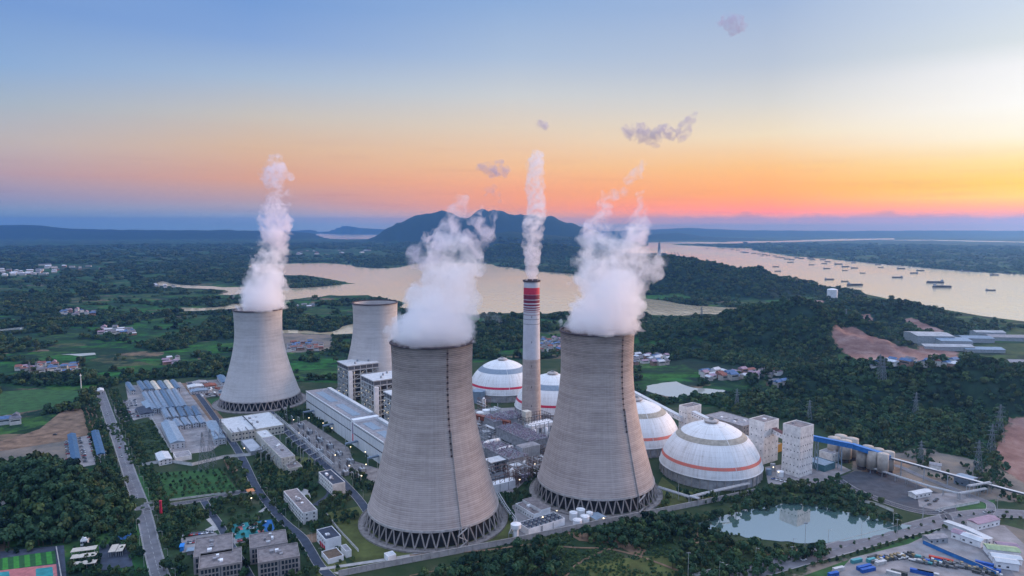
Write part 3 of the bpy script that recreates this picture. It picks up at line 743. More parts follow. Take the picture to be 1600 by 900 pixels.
# ================================================================== PLANT BUILDINGS
WHITE = mat('white_wall', (.78, .78, .78), .75, .10, .12)
WHITE2 = mat('stained_white_wall', (.74, .72, .69), .8, .14, .25)
CLAD = mat('pale_cladding', (.64, .66, .66), .55, .08, .4, stretch=(1, 1, .05))
ROOFG = mat('grey_roof', (.27, .26, .27), .85, .2, .3)
ROOFB = mat('brown_grey_roof', (.22, .19, .185), .9, .22, .3)
ROOFD = mat('dark_roof', (.035, .045, .07), .7, .3, .3)
ROOFW = mat('white_roof', (.52, .54, .55), .6, .1, .2)
GLASS = mat('window_glass', (.03, .04, .055), .15, .2, .5, spec=.6)
STEEL = mat('grey_steel', (.34, .36, .38), .6, .15, .4)
STEELD = mat('dark_steel', (.10, .11, .125), .7, .25, .4)
PIPE = mat('silver_pipe', (.50, .51, .52), .4, .12, .5, metal=.3)
PURP = mat('purple_grey_casing', (.30, .26, .32), .6, .25, .9)
REDP = mat('red_paint', (.55, .03, .07), .55, .12, .6)
REDD = mat('dark_red_paint', (.20, .02, .05), .6, .15, .6)
ORNG = mat('orange_red_band', (.62, .14, .10), .65, .22, .25, col2=(.50, .20, .16))
BROWN = mat('red_brown_cladding', (.22, .065, .035), .7, .2, .3)
BLUE = mat('blue_cladding', (.03, .17, .46), .5, .12, .4)
BLUER = mat('blue_roof', (.035, .10, .19), .55, .2, .3)
BLUEP = mat('pale_blue_roof', (.22, .29, .36), .5, .15, .3)
CREAM = mat('cream_wall', (.56, .54, .47), .8, .14, .3)
BAND = mat('grey_band', (.22, .28, .34), .7, .1, .4)
TAN = mat('tan_band', (.36, .33, .27), .8, .15, .3)
LAMP = mat('lamp_glow', (1, .8, .5), .5, 0, .1, emit=((1.0, .80, .50), 3))
UA, UB = R(124), R(34)
va, vb = Vector((math.cos(UA), math.sin(UA), 0)), Vector((math.cos(UB), math.sin(UB), 0))
V2 = lambda p, z=0: Vector((p[0], p[1], z))
def rect(C, A, B, ang=UA):
    c, a, b = V2(P(*C)), V2(P(*A)), V2(P(*B))
    u = Vector((math.cos(ang), math.sin(ang), 0)); w = Vector((math.cos(ang - math.pi / 2), math.sin(ang - math.pi / 2), 0))
    return c, u, w, max(2, (a - c).dot(u)), max(2, (b - c).dot(w))
def hgt(C, ytop):
    c = P(*C); return AT(C[0], ytop, c[1])[2]
WM = {}
def window_mesh(w, h, m=None):
    k = (round(w, 2), round(h, 2), (m or GLASS).name)
    if k not in WM:
        mb = MB().box(0, 0, 0, w, .14, h); WM[k] = mb.mesh('window', m or GLASS)
    return WM[k]
def windows(parent, p0, u, cols, rows, x0, dx, z0, dz, w, h, skip=None, m=None):
    """panes set 4 cm proud along a face that starts at p0 and runs along u"""
    me = window_mesh(w, h, m); ang = math.atan2(u.y, u.x)
    n = Vector((u.y, -u.x, 0))
    for r in range(rows):
        for c in range(cols):
            if skip and skip(c, r): continue
            q = p0 + u * (x0 + dx * c) + Vector((0, 0, z0 + dz * r)) - parent.location
            o = bpy.data.objects.new('window', me); COL.objects.link(o); o.parent = parent; o.location = q; o.rotation_euler = (0, 0, ang)
FOOT = []
def quad(c, u, w, La, Lb): return [tuple((c + u * a + w * b)[:2]) for a, b in ((0, 0), (0, Lb), (La, Lb), (La, 0))]
def inset(c, u, w, La, Lb, t): return quad(c + u * t + w * t, u, w, La - 2 * t, Lb - 2 * t)
def block(name, label, cat, C, A, B, h, wall, roof, group=None, ang=UA, par=.6, wa=None, wb=None, roofbits=2, base=0.0, band=None):
    """a rectangular flat-roofed building: parapet, roof deck, roof boxes, windows on its two near faces"""
    c, u, w, La, Lb = rect(C, A, B, ang)
    FOOT.append(quad(c - u * 2 - w * 2, u, w, La + 4, Lb + 4))
    m = c + u * La / 2 + w * Lb / 2
    t = empty(name, (m.x, m.y, 0), label, cat, group)
    MB().prism(quad(c, u, w, La, Lb), base, base + h).build('wall', wall, t)
    mb = MB()
    if par:
        for (a0, a1, b0, b1) in ((0, La, 0, .35), (0, La, Lb - .35, Lb), (0, .35, .35, Lb - .35), (La - .35, La, .35, Lb - .35)):
            mb.prism(quad(c + u * a0 + w * b0, u, w, a1 - a0, b1 - b0), base + h + .003, base + h + par)
        mb.build('parapet', wall, t)
    rf = MB().prism(inset(c, u, w, La, Lb, .36 if par else -.4), base + h + .004, base + h + .16).build('roof', roof, t)
    g = random.Random(int(C[0] * 7 + C[1]))
    for k in range(roofbits):
        a, b = g.uniform(.15, .75) * La, g.uniform(.2, .6) * Lb
        l1, l2 = min(g.uniform(1.5, 4), La * .3), min(g.uniform(1.2, 3), Lb * .35)
        sub(rf, 'roof_unit', MB().prism(quad(c + u * a + w * b, u, w, l1, l2), base + h + .165, base + h + g.uniform(1, 2.2)), g.choice((WHITE, ROOFG, PIPE)))
    if wa:
        cols, rows, ww, wh = wa[:4]; dx = La / cols; dz = h / rows
        windows(t, c + u * La, -u, cols, rows, dx / 2, dx, base + dz * .32, dz, ww, wh)
    if wb:
        cols, rows, ww, wh = wb[:4]; dx = Lb / cols; dz = h / rows
        windows(t, c, w, cols, rows, dx / 2, dx, base + dz * .32, dz, ww, wh)
    return t, c, u, w, La, Lb
def steel_frame(t, name, c, u, w, La, Lb, z0, z1, na, nb, nz, th, m, brace=True):
    mb = MB()
    for i in range(na + 1):
        for j in range(nb + 1):
            if 0 < i < na and 0 < j < nb: continue
            p = c + u * (La * i / na) + w * (Lb * j / nb); mb.bar(p + Vector((0, 0, z0)), p + Vector((0, 0, z1)), th)
    for k in range(1, nz + 1):
        z = z0 + (z1 - z0) * k / nz - .3
        zv = Vector((0, 0, z))
        for j in (0, nb): mb.bar(c + w * (Lb * j / nb) + zv, c + w * (Lb * j / nb) + u * La + zv, th * .8)
        for i in (0, na): mb.bar(c + u * (La * i / na) + zv, c + u * (La * i / na) + w * Lb + zv, th * .8)
        if brace:
            zp = Vector((0, 0, z0 + (z1 - z0) * (k - 1) / nz))
            for i in range(na):
                if (i + k) % 2: mb.bar(c + u * (La * i / na) + zp, c + u * (La * (i + 1) / na) + zv, th * .45)
            for j in range(nb):
                if (j + k) % 2: mb.bar(c + w * (Lb * j / nb) + zp, c + w * (Lb * (j + 1) / nb) + zv, th * .45)
    return mb.build(name, m, t)

# ---------------- turbine halls
def hall(C, A, h, width, label):
    c, u, w, La, _ = rect(C, A, (C[0] + 10, C[1])); Lb = width; m = c + u * La / 2 + w * Lb / 2
    t = empty('turbine_hall', (m.x, m.y, 0), label, 'turbine hall', 'turbine halls')
    MB().prism(quad(c, u, w, La, Lb), 0, h).build('wall', CLAD, t)
    MB().prism(quad(c - w * .14 + u * .2, u, w, La - .4, .136), h * .52, h * .52 + 1.1).build('window_band', GLASS, t)
    MB().prism(quad(c - w * .5, u, w, La, .9), h + .003, h + .5).build('cornice', CLAD, t)
    MB().prism(quad(c - w * .14 + u * .2, u, w, La - .4, .136), h - 2.0, h - 1.4).build('gutter', STEELD, t)
    rf = MB().prism(inset(c + w * .41, u, w, La, Lb - .41, .004), h + .004, h + .35).build('roof', ROOFG, t)
    sub(rf, 'ridge_vent', MB().prism(quad(c + u * La * .04 + w * Lb * .78, u, w, La * .9, 4.5), h + .355, h + 3.2), ROOFW)
    for k in range(2):
        sub(rf, 'skylight', MB().prism(quad(c + u * La * (.08 + .46 * k) + w * Lb * .22, u, w, La * .36, Lb * .30), h + .356, h + .62), BAND)
    n = int(La / 8)
    for k in range(n + 1):
        sub(t.children[0], 'pilaster', MB().prism(quad(c - w * .12 + u * (La - .5) * k / n, u, w, .5, .116), .0, h - 2.1), WHITE)
    return t, c, u, w, La
h1, c1, u1, w1, La1 = hall((549, 693), (482, 642), 26.5, 32, 'long pale turbine hall with skylights on the far side of the red sign')
MB().prism(quad(c1 - u1 * 8, u1, w1, 7.5, 30), 0, 28).build('end_wall', WHITE, h1)
sg = MB().prism(quad(c1 - u1 * 6.8 - w1 * .12, u1, w1, 3.4, .11), 3, 12).build('sign_panel', REDP, h1)
sgc = MB().prism(quad(c1 - u1 * 6.9 - w1 * .12, u1, w1, 3.6, .11), 12.1, 25).build('stair_window', PURP, h1)
c2 = c1 - u1 * 90
P2 = PROJ(*c2)
h2, c2, u2, w2, La2 = hall(P2, PROJ(*(c1 - u1 * 8.2)), 25, 32, 'pale turbine hall running behind the front cooling tower')
# ---------------- boiler houses
def boiler(C, h, la, lb, label):
    c, u, w, _, _ = rect(C, (C[0] - 10, C[1] - 10), (C[0] + 10, C[1])); m = c + u * la / 2 + w * lb / 2
    t = empty('boiler_house', (m.x, m.y, 0), label, 'boiler house', 'boiler houses')
    steel_frame(t, 'steel_frame', c, u, w, la, lb, 0, h - 7, 5, 5, 7, 1.1, mat('boiler_steel', (.46, .49, .49), .6, .15, .4))
    MB().prism(inset(c, u, w, la, lb, 11), 8, h - 8).build('boiler_casing', STEELD, t)
    fl = MB()
    for k in range(1, 7): fl.prism(inset(c, u, w, la, lb, .8), (h - 7) * k / 7 - .25, (h - 7) * k / 7)
    fl.build('platforms', mat('grating', (.16, .17, .18), .8, .2, .4), t)
    MB().prism(quad(c, u, w, la, lb), h - 7, h - 1.2).build('upper_cladding', mat('boiler_cladding', (.42, .41, .42), .6, .15, .3), t)
    windows(t, c + u * la, -u, 5, 1, la / 10, la / 5, h - 6.2, 1, la / 5 - 1.0, 4.4, m=STEELD)
    windows(t, c, w, 5, 1, lb / 10, lb / 5, h - 6.2, 1, lb / 5 - 1.0, 4.4, m=STEELD)
    rf = MB().prism(inset(c, u, w, la, lb, -1.0), h - 1.2, h).build('roof', ROOFW, t)
    for a, b in ((.2, .3), (.55, .5), (.75, .7), (.35, .8)):
        sub(rf, 'roof_vent', MB().lathe(*(c + u * la * a + w * lb * b)[:2], [(1.4, h + .003), (1.4, h + 2.4), (.8, h + 3.2)], 12), STEEL)
    MB().prism(quad(c - w * .1 - u * 4.2, u, w, 4, 5), 0, h - 8).build('stair_tower', WHITE, t)
    g = random.Random(int(C[0]))
    for k in range(22):
        s = g.random()
        q = c + (u * la * g.random() - w * .9 if s < .5 else w * lb * g.random() - u * .9)
        z = (h - 7) * g.randint(1, 6) / 7 + 2.2
        MB().box(q.x, q.y, z, .4, .4, .35).build('lamp', LAMP, t)
    for k in range(7):
        b = g.random(); a = g.random()
        MB().tube(c + u * la * a + w * 2 + V2((0, 0), 2), c + u * la * a + w * 2 + V2((0, 0), h * g.uniform(.5, .85)), g.uniform(.7, 1.4)).build('duct', g.choice((WHITE, PIPE)), t)
    return t
boiler((545, 628), 50, 40, 44, 'open steel boiler house farthest along the turbine hall, under a white roof')
boiler((585, 657), 50, 40, 44, 'open steel boiler house between the farthest one and the front cooling tower')
boiler((622, 690), 50, 36, 44, 'boiler house mostly behind the front cooling tower')

# ---------------- coal storage domes
def dome_mat():
    m = bpy.data.materials.new('dome_panels'); m.use_nodes = True; nt = m.node_tree; b = nt.nodes['Principled BSDF']; b.inputs['Roughness'].default_value = .6
    N = lambda t: nt.nodes.new(t); L = lambda a, c: nt.links.new(a, c)
    tcn = N('ShaderNodeTexCoord'); sp = N('ShaderNodeSeparateXYZ'); L(tcn.outputs['Object'], sp.inputs[0])
    def M(op, a, c=None):
        n = N('ShaderNodeMath'); n.operation = op
        for i, v in enumerate((a, c)):
            if v is None: continue
            if isinstance(v, (int, float)): n.inputs[i].default_value = v
            else: L(v, n.inputs[i])
        return n.outputs[0]
    an = M('ARCTAN2', sp.outputs[1], sp.outputs[0])
    def nz_(sx, sz, det):
        c_ = N('ShaderNodeCombineXYZ'); L(M('MULTIPLY', an, sx), c_.inputs[0]); L(M('MULTIPLY', sp.outputs[2], sz), c_.inputs[1])
        n = N('ShaderNodeTexNoise'); n.inputs['Scale'].default_value = 1; n.inputs['Detail'].default_value = det; L(c_.outputs[0], n.inputs['Vector']); return n.outputs[0]
    seam = M('ADD', M('LESS_THAN', M('FRACT', M('MULTIPLY', an, 48 / 6.2832)), .07), M('LESS_THAN', M('FRACT', M('MULTIPLY', sp.outputs[2], .25)), .08))
    v = M('ADD', .62, M('MULTIPLY', M('SUBTRACT', nz_(26, .05, 5), .5), .9)); v = M('ADD', v, M('MULTIPLY', M('SUBTRACT', nz_(3, .12, 5), .5), .7)); v = M('SUBTRACT', v, M('MULTIPLY', seam, .16))
    r = N('ShaderNodeValToRGB'); L(v, r.inputs[0]); e = r.color_ramp; e.elements[0].position = .15; e.elements[0].color = (.36, .33, .28, 1); e.elements[1].position = .75; e.elements[1].color = (.72, .73, .73, 1); e.elements.new(.45).color = (.60, .60, .59, 1)
    L(r.outputs[0], b.inputs['Base Color']); return m
DOMEM = dome_mat()
DOMES = []
def dome(X, Y, Rd, zd, H, label, bandm, ringm, zb, zr):
    DOMES.append((X, Y))
    t = empty('storage_dome', (X, Y, 0), label, 'storage dome', 'white coal storage domes')
    hc = H - zd; Rs = (Rd * Rd + hc * hc) / (2 * hc); z0 = H - Rs
    rz = lambda z: math.sqrt(max(0, Rs * Rs - (z - z0) ** 2))
    # flattened towards an ellipse like the real shell
    def prof(za, zb_, n=14, o=0.0): return [(rz(za + (zb_ - za) * i / n) + o, za + (zb_ - za) * i / n) for i in range(n + 1)]
    MB().lathe(X, Y, prof(zd, H - .2, 40), 96, cap=False).build('shell', DOMEM, t, True)
    MB().lathe(X, Y, prof(zb[0], zb[1], 6, .12), 96, cap=False).build('colour_band', bandm, t, True)
    MB().lathe(X, Y, prof(zr[0], zr[1], 6, .12), 96, cap=False).build('upper_band', ringm, t, True)
    MB().lathe(X, Y, [(Rd - 1.0, 0), (Rd - 1.0, zd - .2)], 96, cap=False).build('ring_wall', mat('panel_wall', (.36, .36, .37), .8, .2, .2), t)
    MB().lathe(X, Y, [(Rd - 1.2, zd - .6), (Rd + .3, zd - .6), (Rd + .3, zd + .1), (Rd - .3, zd + .25)], 96, cap=False).build('eave', WHITE, t)
    for k in range(40):
        a = 2 * math.pi * k / 40
        o = MB().bar((X + (Rd - .6) * math.cos(a), Y + (Rd - .6) * math.sin(a), 0), (X + (Rd - .6) * math.cos(a), Y + (Rd - .6) * math.sin(a), zd - .7), .8, .8).build('buttress', CONC, t)
    v = MB().lathe(X, Y, [(6, H - 1.2), (6, H + .6), (7, H + 1.0), (7, H + 1.6), (4.5, H + 2.6), (2.6, H + 2.7)], 28).build('vent_cap', CONC, t)
    sub(v, 'handrail', MB().lathe(X, Y, [(2.4, H + 2.72), (2.4, H + 3.8)], 20, cap=False), STEEL)
    # meridian stair line
    mb = MB(); a = -1.35
    zz = np.linspace(zd + .5, H - .5, 16)
    for z1, z2 in zip(zz[:-1], zz[1:]):
        f = lambda z: (X + (rz(z) + .3) * math.cos(a), Y + (rz(z) + .3) * math.sin(a), z + .1)
        mb.bar(f(z1), f(z2), .35, .2)
    mb.build('stair', WHITE, t)
    return t
dome(*[(1109.5 - 800) / PX * (648 * CPI + 240 * SPI), 648], 48.5, 10, 50, 'nearest white dome with an orange band and a tan ring, beside the pond', ORNG, TAN, (17.5, 20.3), (37.0, 41.0))
dome(*[(993 - 800) / PX * (735 * CPI + 225 * SPI), 735], 48.5, 10, 49, 'white dome with a red-orange band half hidden behind the right-hand tower', ORNG, TAN, (17.5, 20.3), (37, 41.0))
dome(*[(863 - 800) / PX * (863 * CPI + 215 * SPI), 863], 48.5, 10, 50, 'white dome with a crimson band and grey ring, right behind the chimney', REDP, BAND, (17.5, 20.3), (36, 41.5))
dome(*[(785 - 800) / PX * (956 * CPI + 210 * SPI), 956], 48.5, 10, 50, 'farthest white dome with a crimson band and grey ring, left of the chimney', REDP, BAND, (17.5, 20.3), (36, 41.5))

# ---------------- chimney
CX, CY = 22.8, 790.0
t = empty('chimney', (CX, CY, 0), 'tall chimney with crimson bands on its white upper half', 'chimney')
CH = 176.5; rc = lambda z: 9.1 + (11.8 - 9.1) * (1 - z / CH) ** 1.4
zc = lambda y: AT(830, y, CY)[2]
def cyl(z0, z1, o=0.0, n=16): return [(rc(z0 + (z1 - z0) * i / n) + o, z0 + (z1 - z0) * i / n) for i in range(n + 1)]
zw = zc(560)
MB().lathe(CX, CY, cyl(0, zw), 48, cap=False).build('concrete_shaft', SHELL, t, True)
MB().lathe(CX, CY, cyl(zw, CH, .05) + [(8.0, CH), (8.0, CH - 6)], 48, cap=False).build('painted_shaft', mat('chimney_white', (.56, .56, .60), .7, .07, .1), t, True)
for y0, y1, m in ((449, 459.5, REDP), (460, 467, REDD), (468.2, 472.6, REDD), (474.4, 477.2, REDD), (479, 481, REDD), (482.6, 484, REDD), (485.8, 486.6, REDD), (490.5, 491.2, REDD), (497.5, 498.1, STEELD), (505, 505.6, STEELD)):
    MB().lathe(CX, CY, cyl(zc(y1), zc(y0), .16, 3), 48, cap=False).build('painted_ring', m, t, True)
MB().lathe(CX, CY, [(8.9, CH - 1.4), (10.3, CH - 1.4), (10.3, CH + .4), (8.9, CH + .4)], 48, cap=False).build('top_platform', RUST, t)
for k in range(3):
    a = 2.1 * k; MB().tube((CX + 4 * math.cos(a), CY + 4 * math.sin(a), CH - 8), (CX + 4 * math.cos(a), CY + 4 * math.sin(a), CH + 1.2), 2.6, n=20).build('flue', RUST, t)
for y in (495, 534, 571, 603, 632):
    z = zc(y); MB().bar((CX, CY - rc(z) - .2, z), (CX, CY - rc(z) - .2, z + 2.2), 1.3, .6, up=(1, 0, 0)).build('opening', GLASS, t)

# ---------------- works between the towers
def thing_box(name, label, cat, cx, cy, L, W, z0, h, m, ang=UB, group=None): ...
def stack(name, label, cat, at_, group=None): return empty(name, (at_[0], at_[1], 0), label, cat, group)
# precipitators with a thicket of small casings on their roofs
def precip(C, la, lb, h, label, dens=1.0):
    c, u, w, _, _ = rect(C, (C[0] - 10, C[1] - 10), (C[0] + 10, C[1])); m = c + u * la / 2 + w * lb / 2
    t = empty('precipitator', (m.x, m.y, 0), label, 'precipitator', 'dust precipitators')
    steel_frame(t, 'support_frame', c, u, w, la, lb, 0, h * .45, max(3, int(la / 9)), max(3, int(lb / 9)), 3, .6, STEEL)
    MB().prism(inset(c, u, w, la, lb, .4), h * .45, h).build('casing', mat('precip_casing', (.30, .31, .33), .7, .2, .3), t)
    MB().prism(quad(c, u, w, la, lb), h, h + .25).build('roof_deck', mat('deck', (.17, .17, .19), .85, .25, .4), t)
    mb = MB(); g = random.Random(int(C[0] * 3)); ml = MB(); rails = MB()
    na, nb = int(la / 2.7), int(lb / 2.9)
    for i in range(na):
        for j in range(nb):
            q = c + u * (i + .5) * la / na + w * (j + .5) * lb / nb
            if g.random() < .82 * dens: mb.box(q.x, q.y, h + .25, g.uniform(.9, 1.5), g.uniform(.8, 1.3), g.uniform(.8, 2.4), UB)
            if g.random() < .3: ml.bar(q + V2((0, 0), h + .25), q + V2((0, 0), h + g.uniform(2.5, 4.5)), .16)
    o = mb.build('roof_transformers', PURP, t); o['kind'] = 'stuff'
    o = ml.build('roof_posts', PIPE, t); o['kind'] = 'stuff'
    for j in range(3): rails.bar(c + w * lb * j / 2 + V2((0, 0), h + 1.5), c + w * lb * j / 2 + u * la + V2((0, 0), h + 1.5), .14)
    rails.build('handrail', PIPE, t)
    for k in range(int(lb / 8)):
        for i in range(int(la / 8)):
            q = c + u * (i + .5) * 8 + w * (k + .5) * 8
            if i == 0 or k == 0: MB().lathe(q.x, q.y, [(.4, h * .12), (3.2, h * .45)], 4, a0=UB + math.pi / 4).build('hopper', STEELD, t)
    return t
precip((826, 716), 64, 26, 17, 'precipitator with a thicket of purple casings, right of the curved white ducts')
precip((795, 741), 60, 24, 14, 'second precipitator deck behind the front cooling tower', .7)
precip((772, 680), 30, 46, 15, 'precipitator deck under the red-brown gallery', .8)
# big pale casing on dark legs
c, u, w, La, Lb = rect((816, 728), (806, 719), (846, 722))
t = stack('filter_house', 'big pale ribbed filter box raised over dark legs', 'filter house', c)
MB().prism(quad(c, u, w, 12, 22), 5, 18).build('casing', mat('filter_casing', (.42, .44, .46), .6, .12, .4), t)
steel_frame(t, 'legs_frame', c, u, w, 12, 22, 0, 5, 3, 5, 1, .8, STEELD)
MB().prism(quad(c + u * .5, u, w, 11, 21), 18.003, 18.3).build('roof', ROOFG, t)
for k in range(9): MB().prism(quad(c + w * (1.2 + k * 2.4) - u * .25, u, w, .24, .3), 5, 18).build('rib', STEEL, t)
# curved ducts
def elbow(name, label, p, r, R_, ang, z, group='curved white ducts'):
    t = empty(name, (p[0], p[1], 0), label, 'duct', group); mb = MB(); pts = []
    d = Vector((math.cos(ang), math.sin(ang), 0))
    for i in range(9):
        a = math.pi / 2 * i / 8; pts.append(V2(p, z) + d * (R_ * math.sin(a)) + Vector((0, 0, R_ * math.cos(a) - R_)))
    pts = [pts[0] - d * 14] + pts + [pts[-1] - Vector((0, 0, 5))]
    for a, b in zip(pts[:-1], pts[1:]): mb.tube(a, b, r, n=16)
    mb.build('duct_pipe', WHITE2, t, True)
    for q in (0, 5, 10): MB().tube(pts[q], pts[q] + (pts[min(q + 1, 10)] - pts[max(q - 1, 0)]).normalized() * .5, r + .35, n=16).build('flange', STEEL, t)
    return t
elbow('flue_duct', 'upper curved white duct beside the front cooling tower', P(763, 712), 2.6, 8, UB - math.pi, 14)
elbow('flue_duct', 'lower curved white duct nearer the filter box', P(783, 722), 2.4, 7, UB - math.pi, 13)
# canopy building on an open frame with a low white wall in front
c, u, w, La, Lb = rect((768, 772), (758, 762), (803, 762))
t = stack('machine_house', 'low white-walled machine house with an open pipe deck on its roof', 'machine house', c)
MB().prism(quad(c, u, w, 10, 26), 0, 7.5).build('wall', WHITE, t)
for k in (9, 18): MB().prism(quad(c + w * k - u * .08, u, w, .07, .35), 0, 7.5).build('seam', STEELD, t)
steel_frame(t, 'pipe_deck', c + u * 1.5, u, w, 22, 30, 0, 15, 5, 6, 4, .5, mat('rusty_brown_steel', (.20, .13, .11), .8, .25, .5))
MB().prism(quad(c + u * 10.2, u, w, 12, 26), 0, 9).build('rear_casing', STEELD, t)
c, u, w, La, Lb = rect((768, 744), (758, 735), (794, 737))
t = stack('canopy_building', 'open steel canopy with a flat white roof beside the front tower', 'canopy', c)
steel_frame(t, 'frame', c, u, w, 12, 22, 0, 13, 3, 4, 3, .5, STEEL)
MB().prism(inset(c, u, w, 12, 22, -.8), 13, 13.6).build('roof', ROOFW, t)
MB().prism(inset(c, u, w, 12, 22, 2), 0, 8).build('inner_casing', STEELD, t)
# red brown gallery
def gallery(name, label, p, q, z1, z2, wd, ht, wall, roof, cat='conveyor', group='covered conveyors', sup=0, supm=None, win=0):
    a, b = Vector((p[0], p[1], z1)), Vector((q[0], q[1], z2)); m = (a + b) / 2
    t = empty(name, (m.x, m.y, 0), label, cat, group)
    MB().bar(a, b, wd, ht).build('gallery', wall, t)
    up = Vector((0, 0, ht / 2 + .25))
    MB().bar(a + up, b + up, wd + .8, .45).build('roof', roof, t)
    d = (b - a); L = d.length; d.normalize()
    for k in range(sup):
        f = (k + .5) / sup; s = a + (b - a) * f; n = Vector((-d.y, d.x, 0)).normalized()
        mb = MB()
        zb = float(hill_h(s.x, s.y))
        for e in (-1, 1):
            mb.bar(Vector((s.x, s.y, zb)) + n * e * wd * .62, s + n * e * wd * .42 - Vector((0, 0, ht / 2)), .7)
        nz = max(1, int((s.z - zb) / 7))
        for j in range(nz):
            za, zz = zb + (s.z - zb) * j / nz, zb + (s.z - zb) * (j + 1) / nz - ht * .5
            mb.bar(Vector((s.x, s.y, za)) - n * wd * .5, Vector((s.x, s.y, zz)) + n * wd * .5, .35)
        mb.build('trestle', supm or STEEL, t)
    if win:
        side = Vector((d.y, -d.x, 0)).normalized()
        if side.y > 0: side = -side
        me = MB().bar(-d * .7, d * .7, .12, 1.1).mesh('window', GLASS)
        for k in range(win):
            f = (k + .5) / win; s = a + (b - a) * f + side * (wd / 2 + .03)
            o = bpy.data.objects.new('window', me); COL.objects.link(o); o.parent = t; o.location = s - t.location
    return t
gallery('gallery', 'red-brown covered gallery left of the chimney foot', P(738, 668), P(797, 678), 14, 12, 5, 5, BROWN, BROWN, sup=2)
# flue gas absorbers at the chimney foot
def tank(name, label, x, y, r, h, m=WHITE, cat='tank', group=None, roofm=None, dome_=.12, rail=True):
    X, Y = P(x, y) if isinstance(x, (int, float)) and y > 300 else (x, y)
    t = empty(name, (X, Y, 0), label, cat, group)
    MB().lathe(X, Y, [(r, 0), (r, h)], 32, cap=False).build('shell', m, t, True)
    MB().lathe(X, Y, [(r + .15, h - .1), (r * .6, h + r * dome_ * .8), (.3, h + r * dome_)], 32, cap=True).build('lid', roofm or m, t)
    if rail:
        mb = MB(); mb.lathe(X, Y, [(r + .1, h + 1.0), (r + .1, h + 1.15)], 24, cap=False); mb.build('handrail', STEEL, t)
    MB().bar((X + r + .2, Y - .4, 0), (X + r + .2, Y - .4, h), .5, .15).build('ladder', STEEL, t)
    return t
tank('absorber_tank', 'wide white drum left of the chimney foot with a railed rim', *P(800, 664), 14, 13, WHITE2)
t = stack('absorber_house', 'white duct house right of the chimney foot, with a brown piped deck', 'absorber', P(845, 690))
c, u, w, _, _ = rect((830, 694), (820, 684), (870, 684))
MB().prism(quad(c, u, w, 14, 34), 10, 20).build('duct_box', WHITE, t)
steel_frame(t, 'frame', c, u, w, 26, 36, 0, 22, 4, 6, 4, .6, STEEL)
steel_frame(t, 'roof_piping', c + u * 10, u, w, 16, 34, 20, 27, 4, 9, 2, .4, RUST)
for k in range(4): MB().tube(c + w * (4 + 8 * k) - u * 1, c + w * (4 + 8 * k) - u * 1 + V2((0, 0), 16), 1.6).build('riser', (WHITE, STEELD)[k % 2], t, True)
MB().prism(quad(c + u * 12 + w * 1, u, w, 8, 8), 20, 33).build('lift_tower', CREAM, t)
for k, (x, y, r, h) in enumerate(((752, 655, 6, 9), (748, 628, 9, 16), (760, 655, 5, 12))):
    tank('process_tank', ('small white tank in front of the farthest dome', 'blue-tinted drum left of the farthest dome', 'slim white tank left of the wide drum')[k], x, y, r, h, (WHITE2, BLUEP, WHITE)[k])
t = stack('low_shed', 'small white gabled shed in front of the farthest dome', 'shed', P(760, 650)); c = V2(P(760, 650))
MB().prism(quad(c, va, vb, 10, 16), 0, 5).build('wall', WHITE2, t)
MB().add([tuple(c + V2((0, 0), 5)), tuple(c + va * 10 + V2((0, 0), 5)), tuple(c + va * 5 + V2((0, 0), 7.5)), tuple(c + vb * 16 + V2((0, 0), 5)), tuple(c + va * 10 + vb * 16 + V2((0, 0), 5)), tuple(c + va * 5 + vb * 16 + V2((0, 0), 7.5))], [(0, 2, 1), (3, 4, 5), (0, 3, 5, 2), (1, 2, 5, 4)]).build('roof', ROOFW, t)
# pipe bridges
def pipe_rack(label, pts, z, n=3, sp=12, r=.35, wd=3):
    p0 = V2(P(*pts[0])); t = empty('pipe_rack', (p0.x, p0.y, 0), label, 'pipe rack', 'pipe racks')
    W_ = [V2(P(*q)) for q in pts]
    mb = MB(); fr = MB()
    for a, b in zip(W_[:-1], W_[1:]):
        d = (b - a); L = d.length; d.normalize(); nn = Vector((-d.y, d.x, 0))
        for k in range(n):
            o = nn * (k - (n - 1) / 2) * (wd / n) + V2((0, 0), z + .5 + .3 * (k % 2)); mb.tube(a + o, b + o, r, n=8)
        m = max(1, int(L / sp))
        for i in range(m + 1):
            q = a + d * L * i / m
            for e in (-1, 1): fr.bar(q + nn * e * wd / 2, q + nn * e * wd / 2 + V2((0, 0), z + .4), .35)
            fr.bar(q - nn * wd / 2 + V2((0, 0), z), q + nn * wd / 2 + V2((0, 0), z), .35)
        for e in (-1, 1): fr.bar(a + nn * e * wd / 2 + V2((0, 0), z), b + nn * e * wd / 2 + V2((0, 0), z), .3)
    o = mb.build('pipes', PIPE, t); o['kind'] = 'stuff'; fr.build('trestle', STEEL, t)
    return t
pipe_rack('pipe rack crossing from the canopy to the right-hand tower', [(790, 752), (862, 738)], 9, 4)
pipe_rack('pipe rack curving round the front tower towards the small round silo', [(777, 778), (790, 800), (806, 822), (798, 843)], 5, 2, 9)
pipe_rack('pipe rack running from the nearest dome down to the wall', [(1028, 770), (1078, 786), (1096, 781), (1170, 764)], 5, 2, 14, .5)
pipe_rack('short twin pipe rack at the foot of the nearest dome', [(1078, 786), (1092, 790)], 6, 3, 8, .5)
pipe_rack('pipe rack beside the turbine hall yard', [(430, 655), (470, 690), (520, 735)], 6, 2, 14)

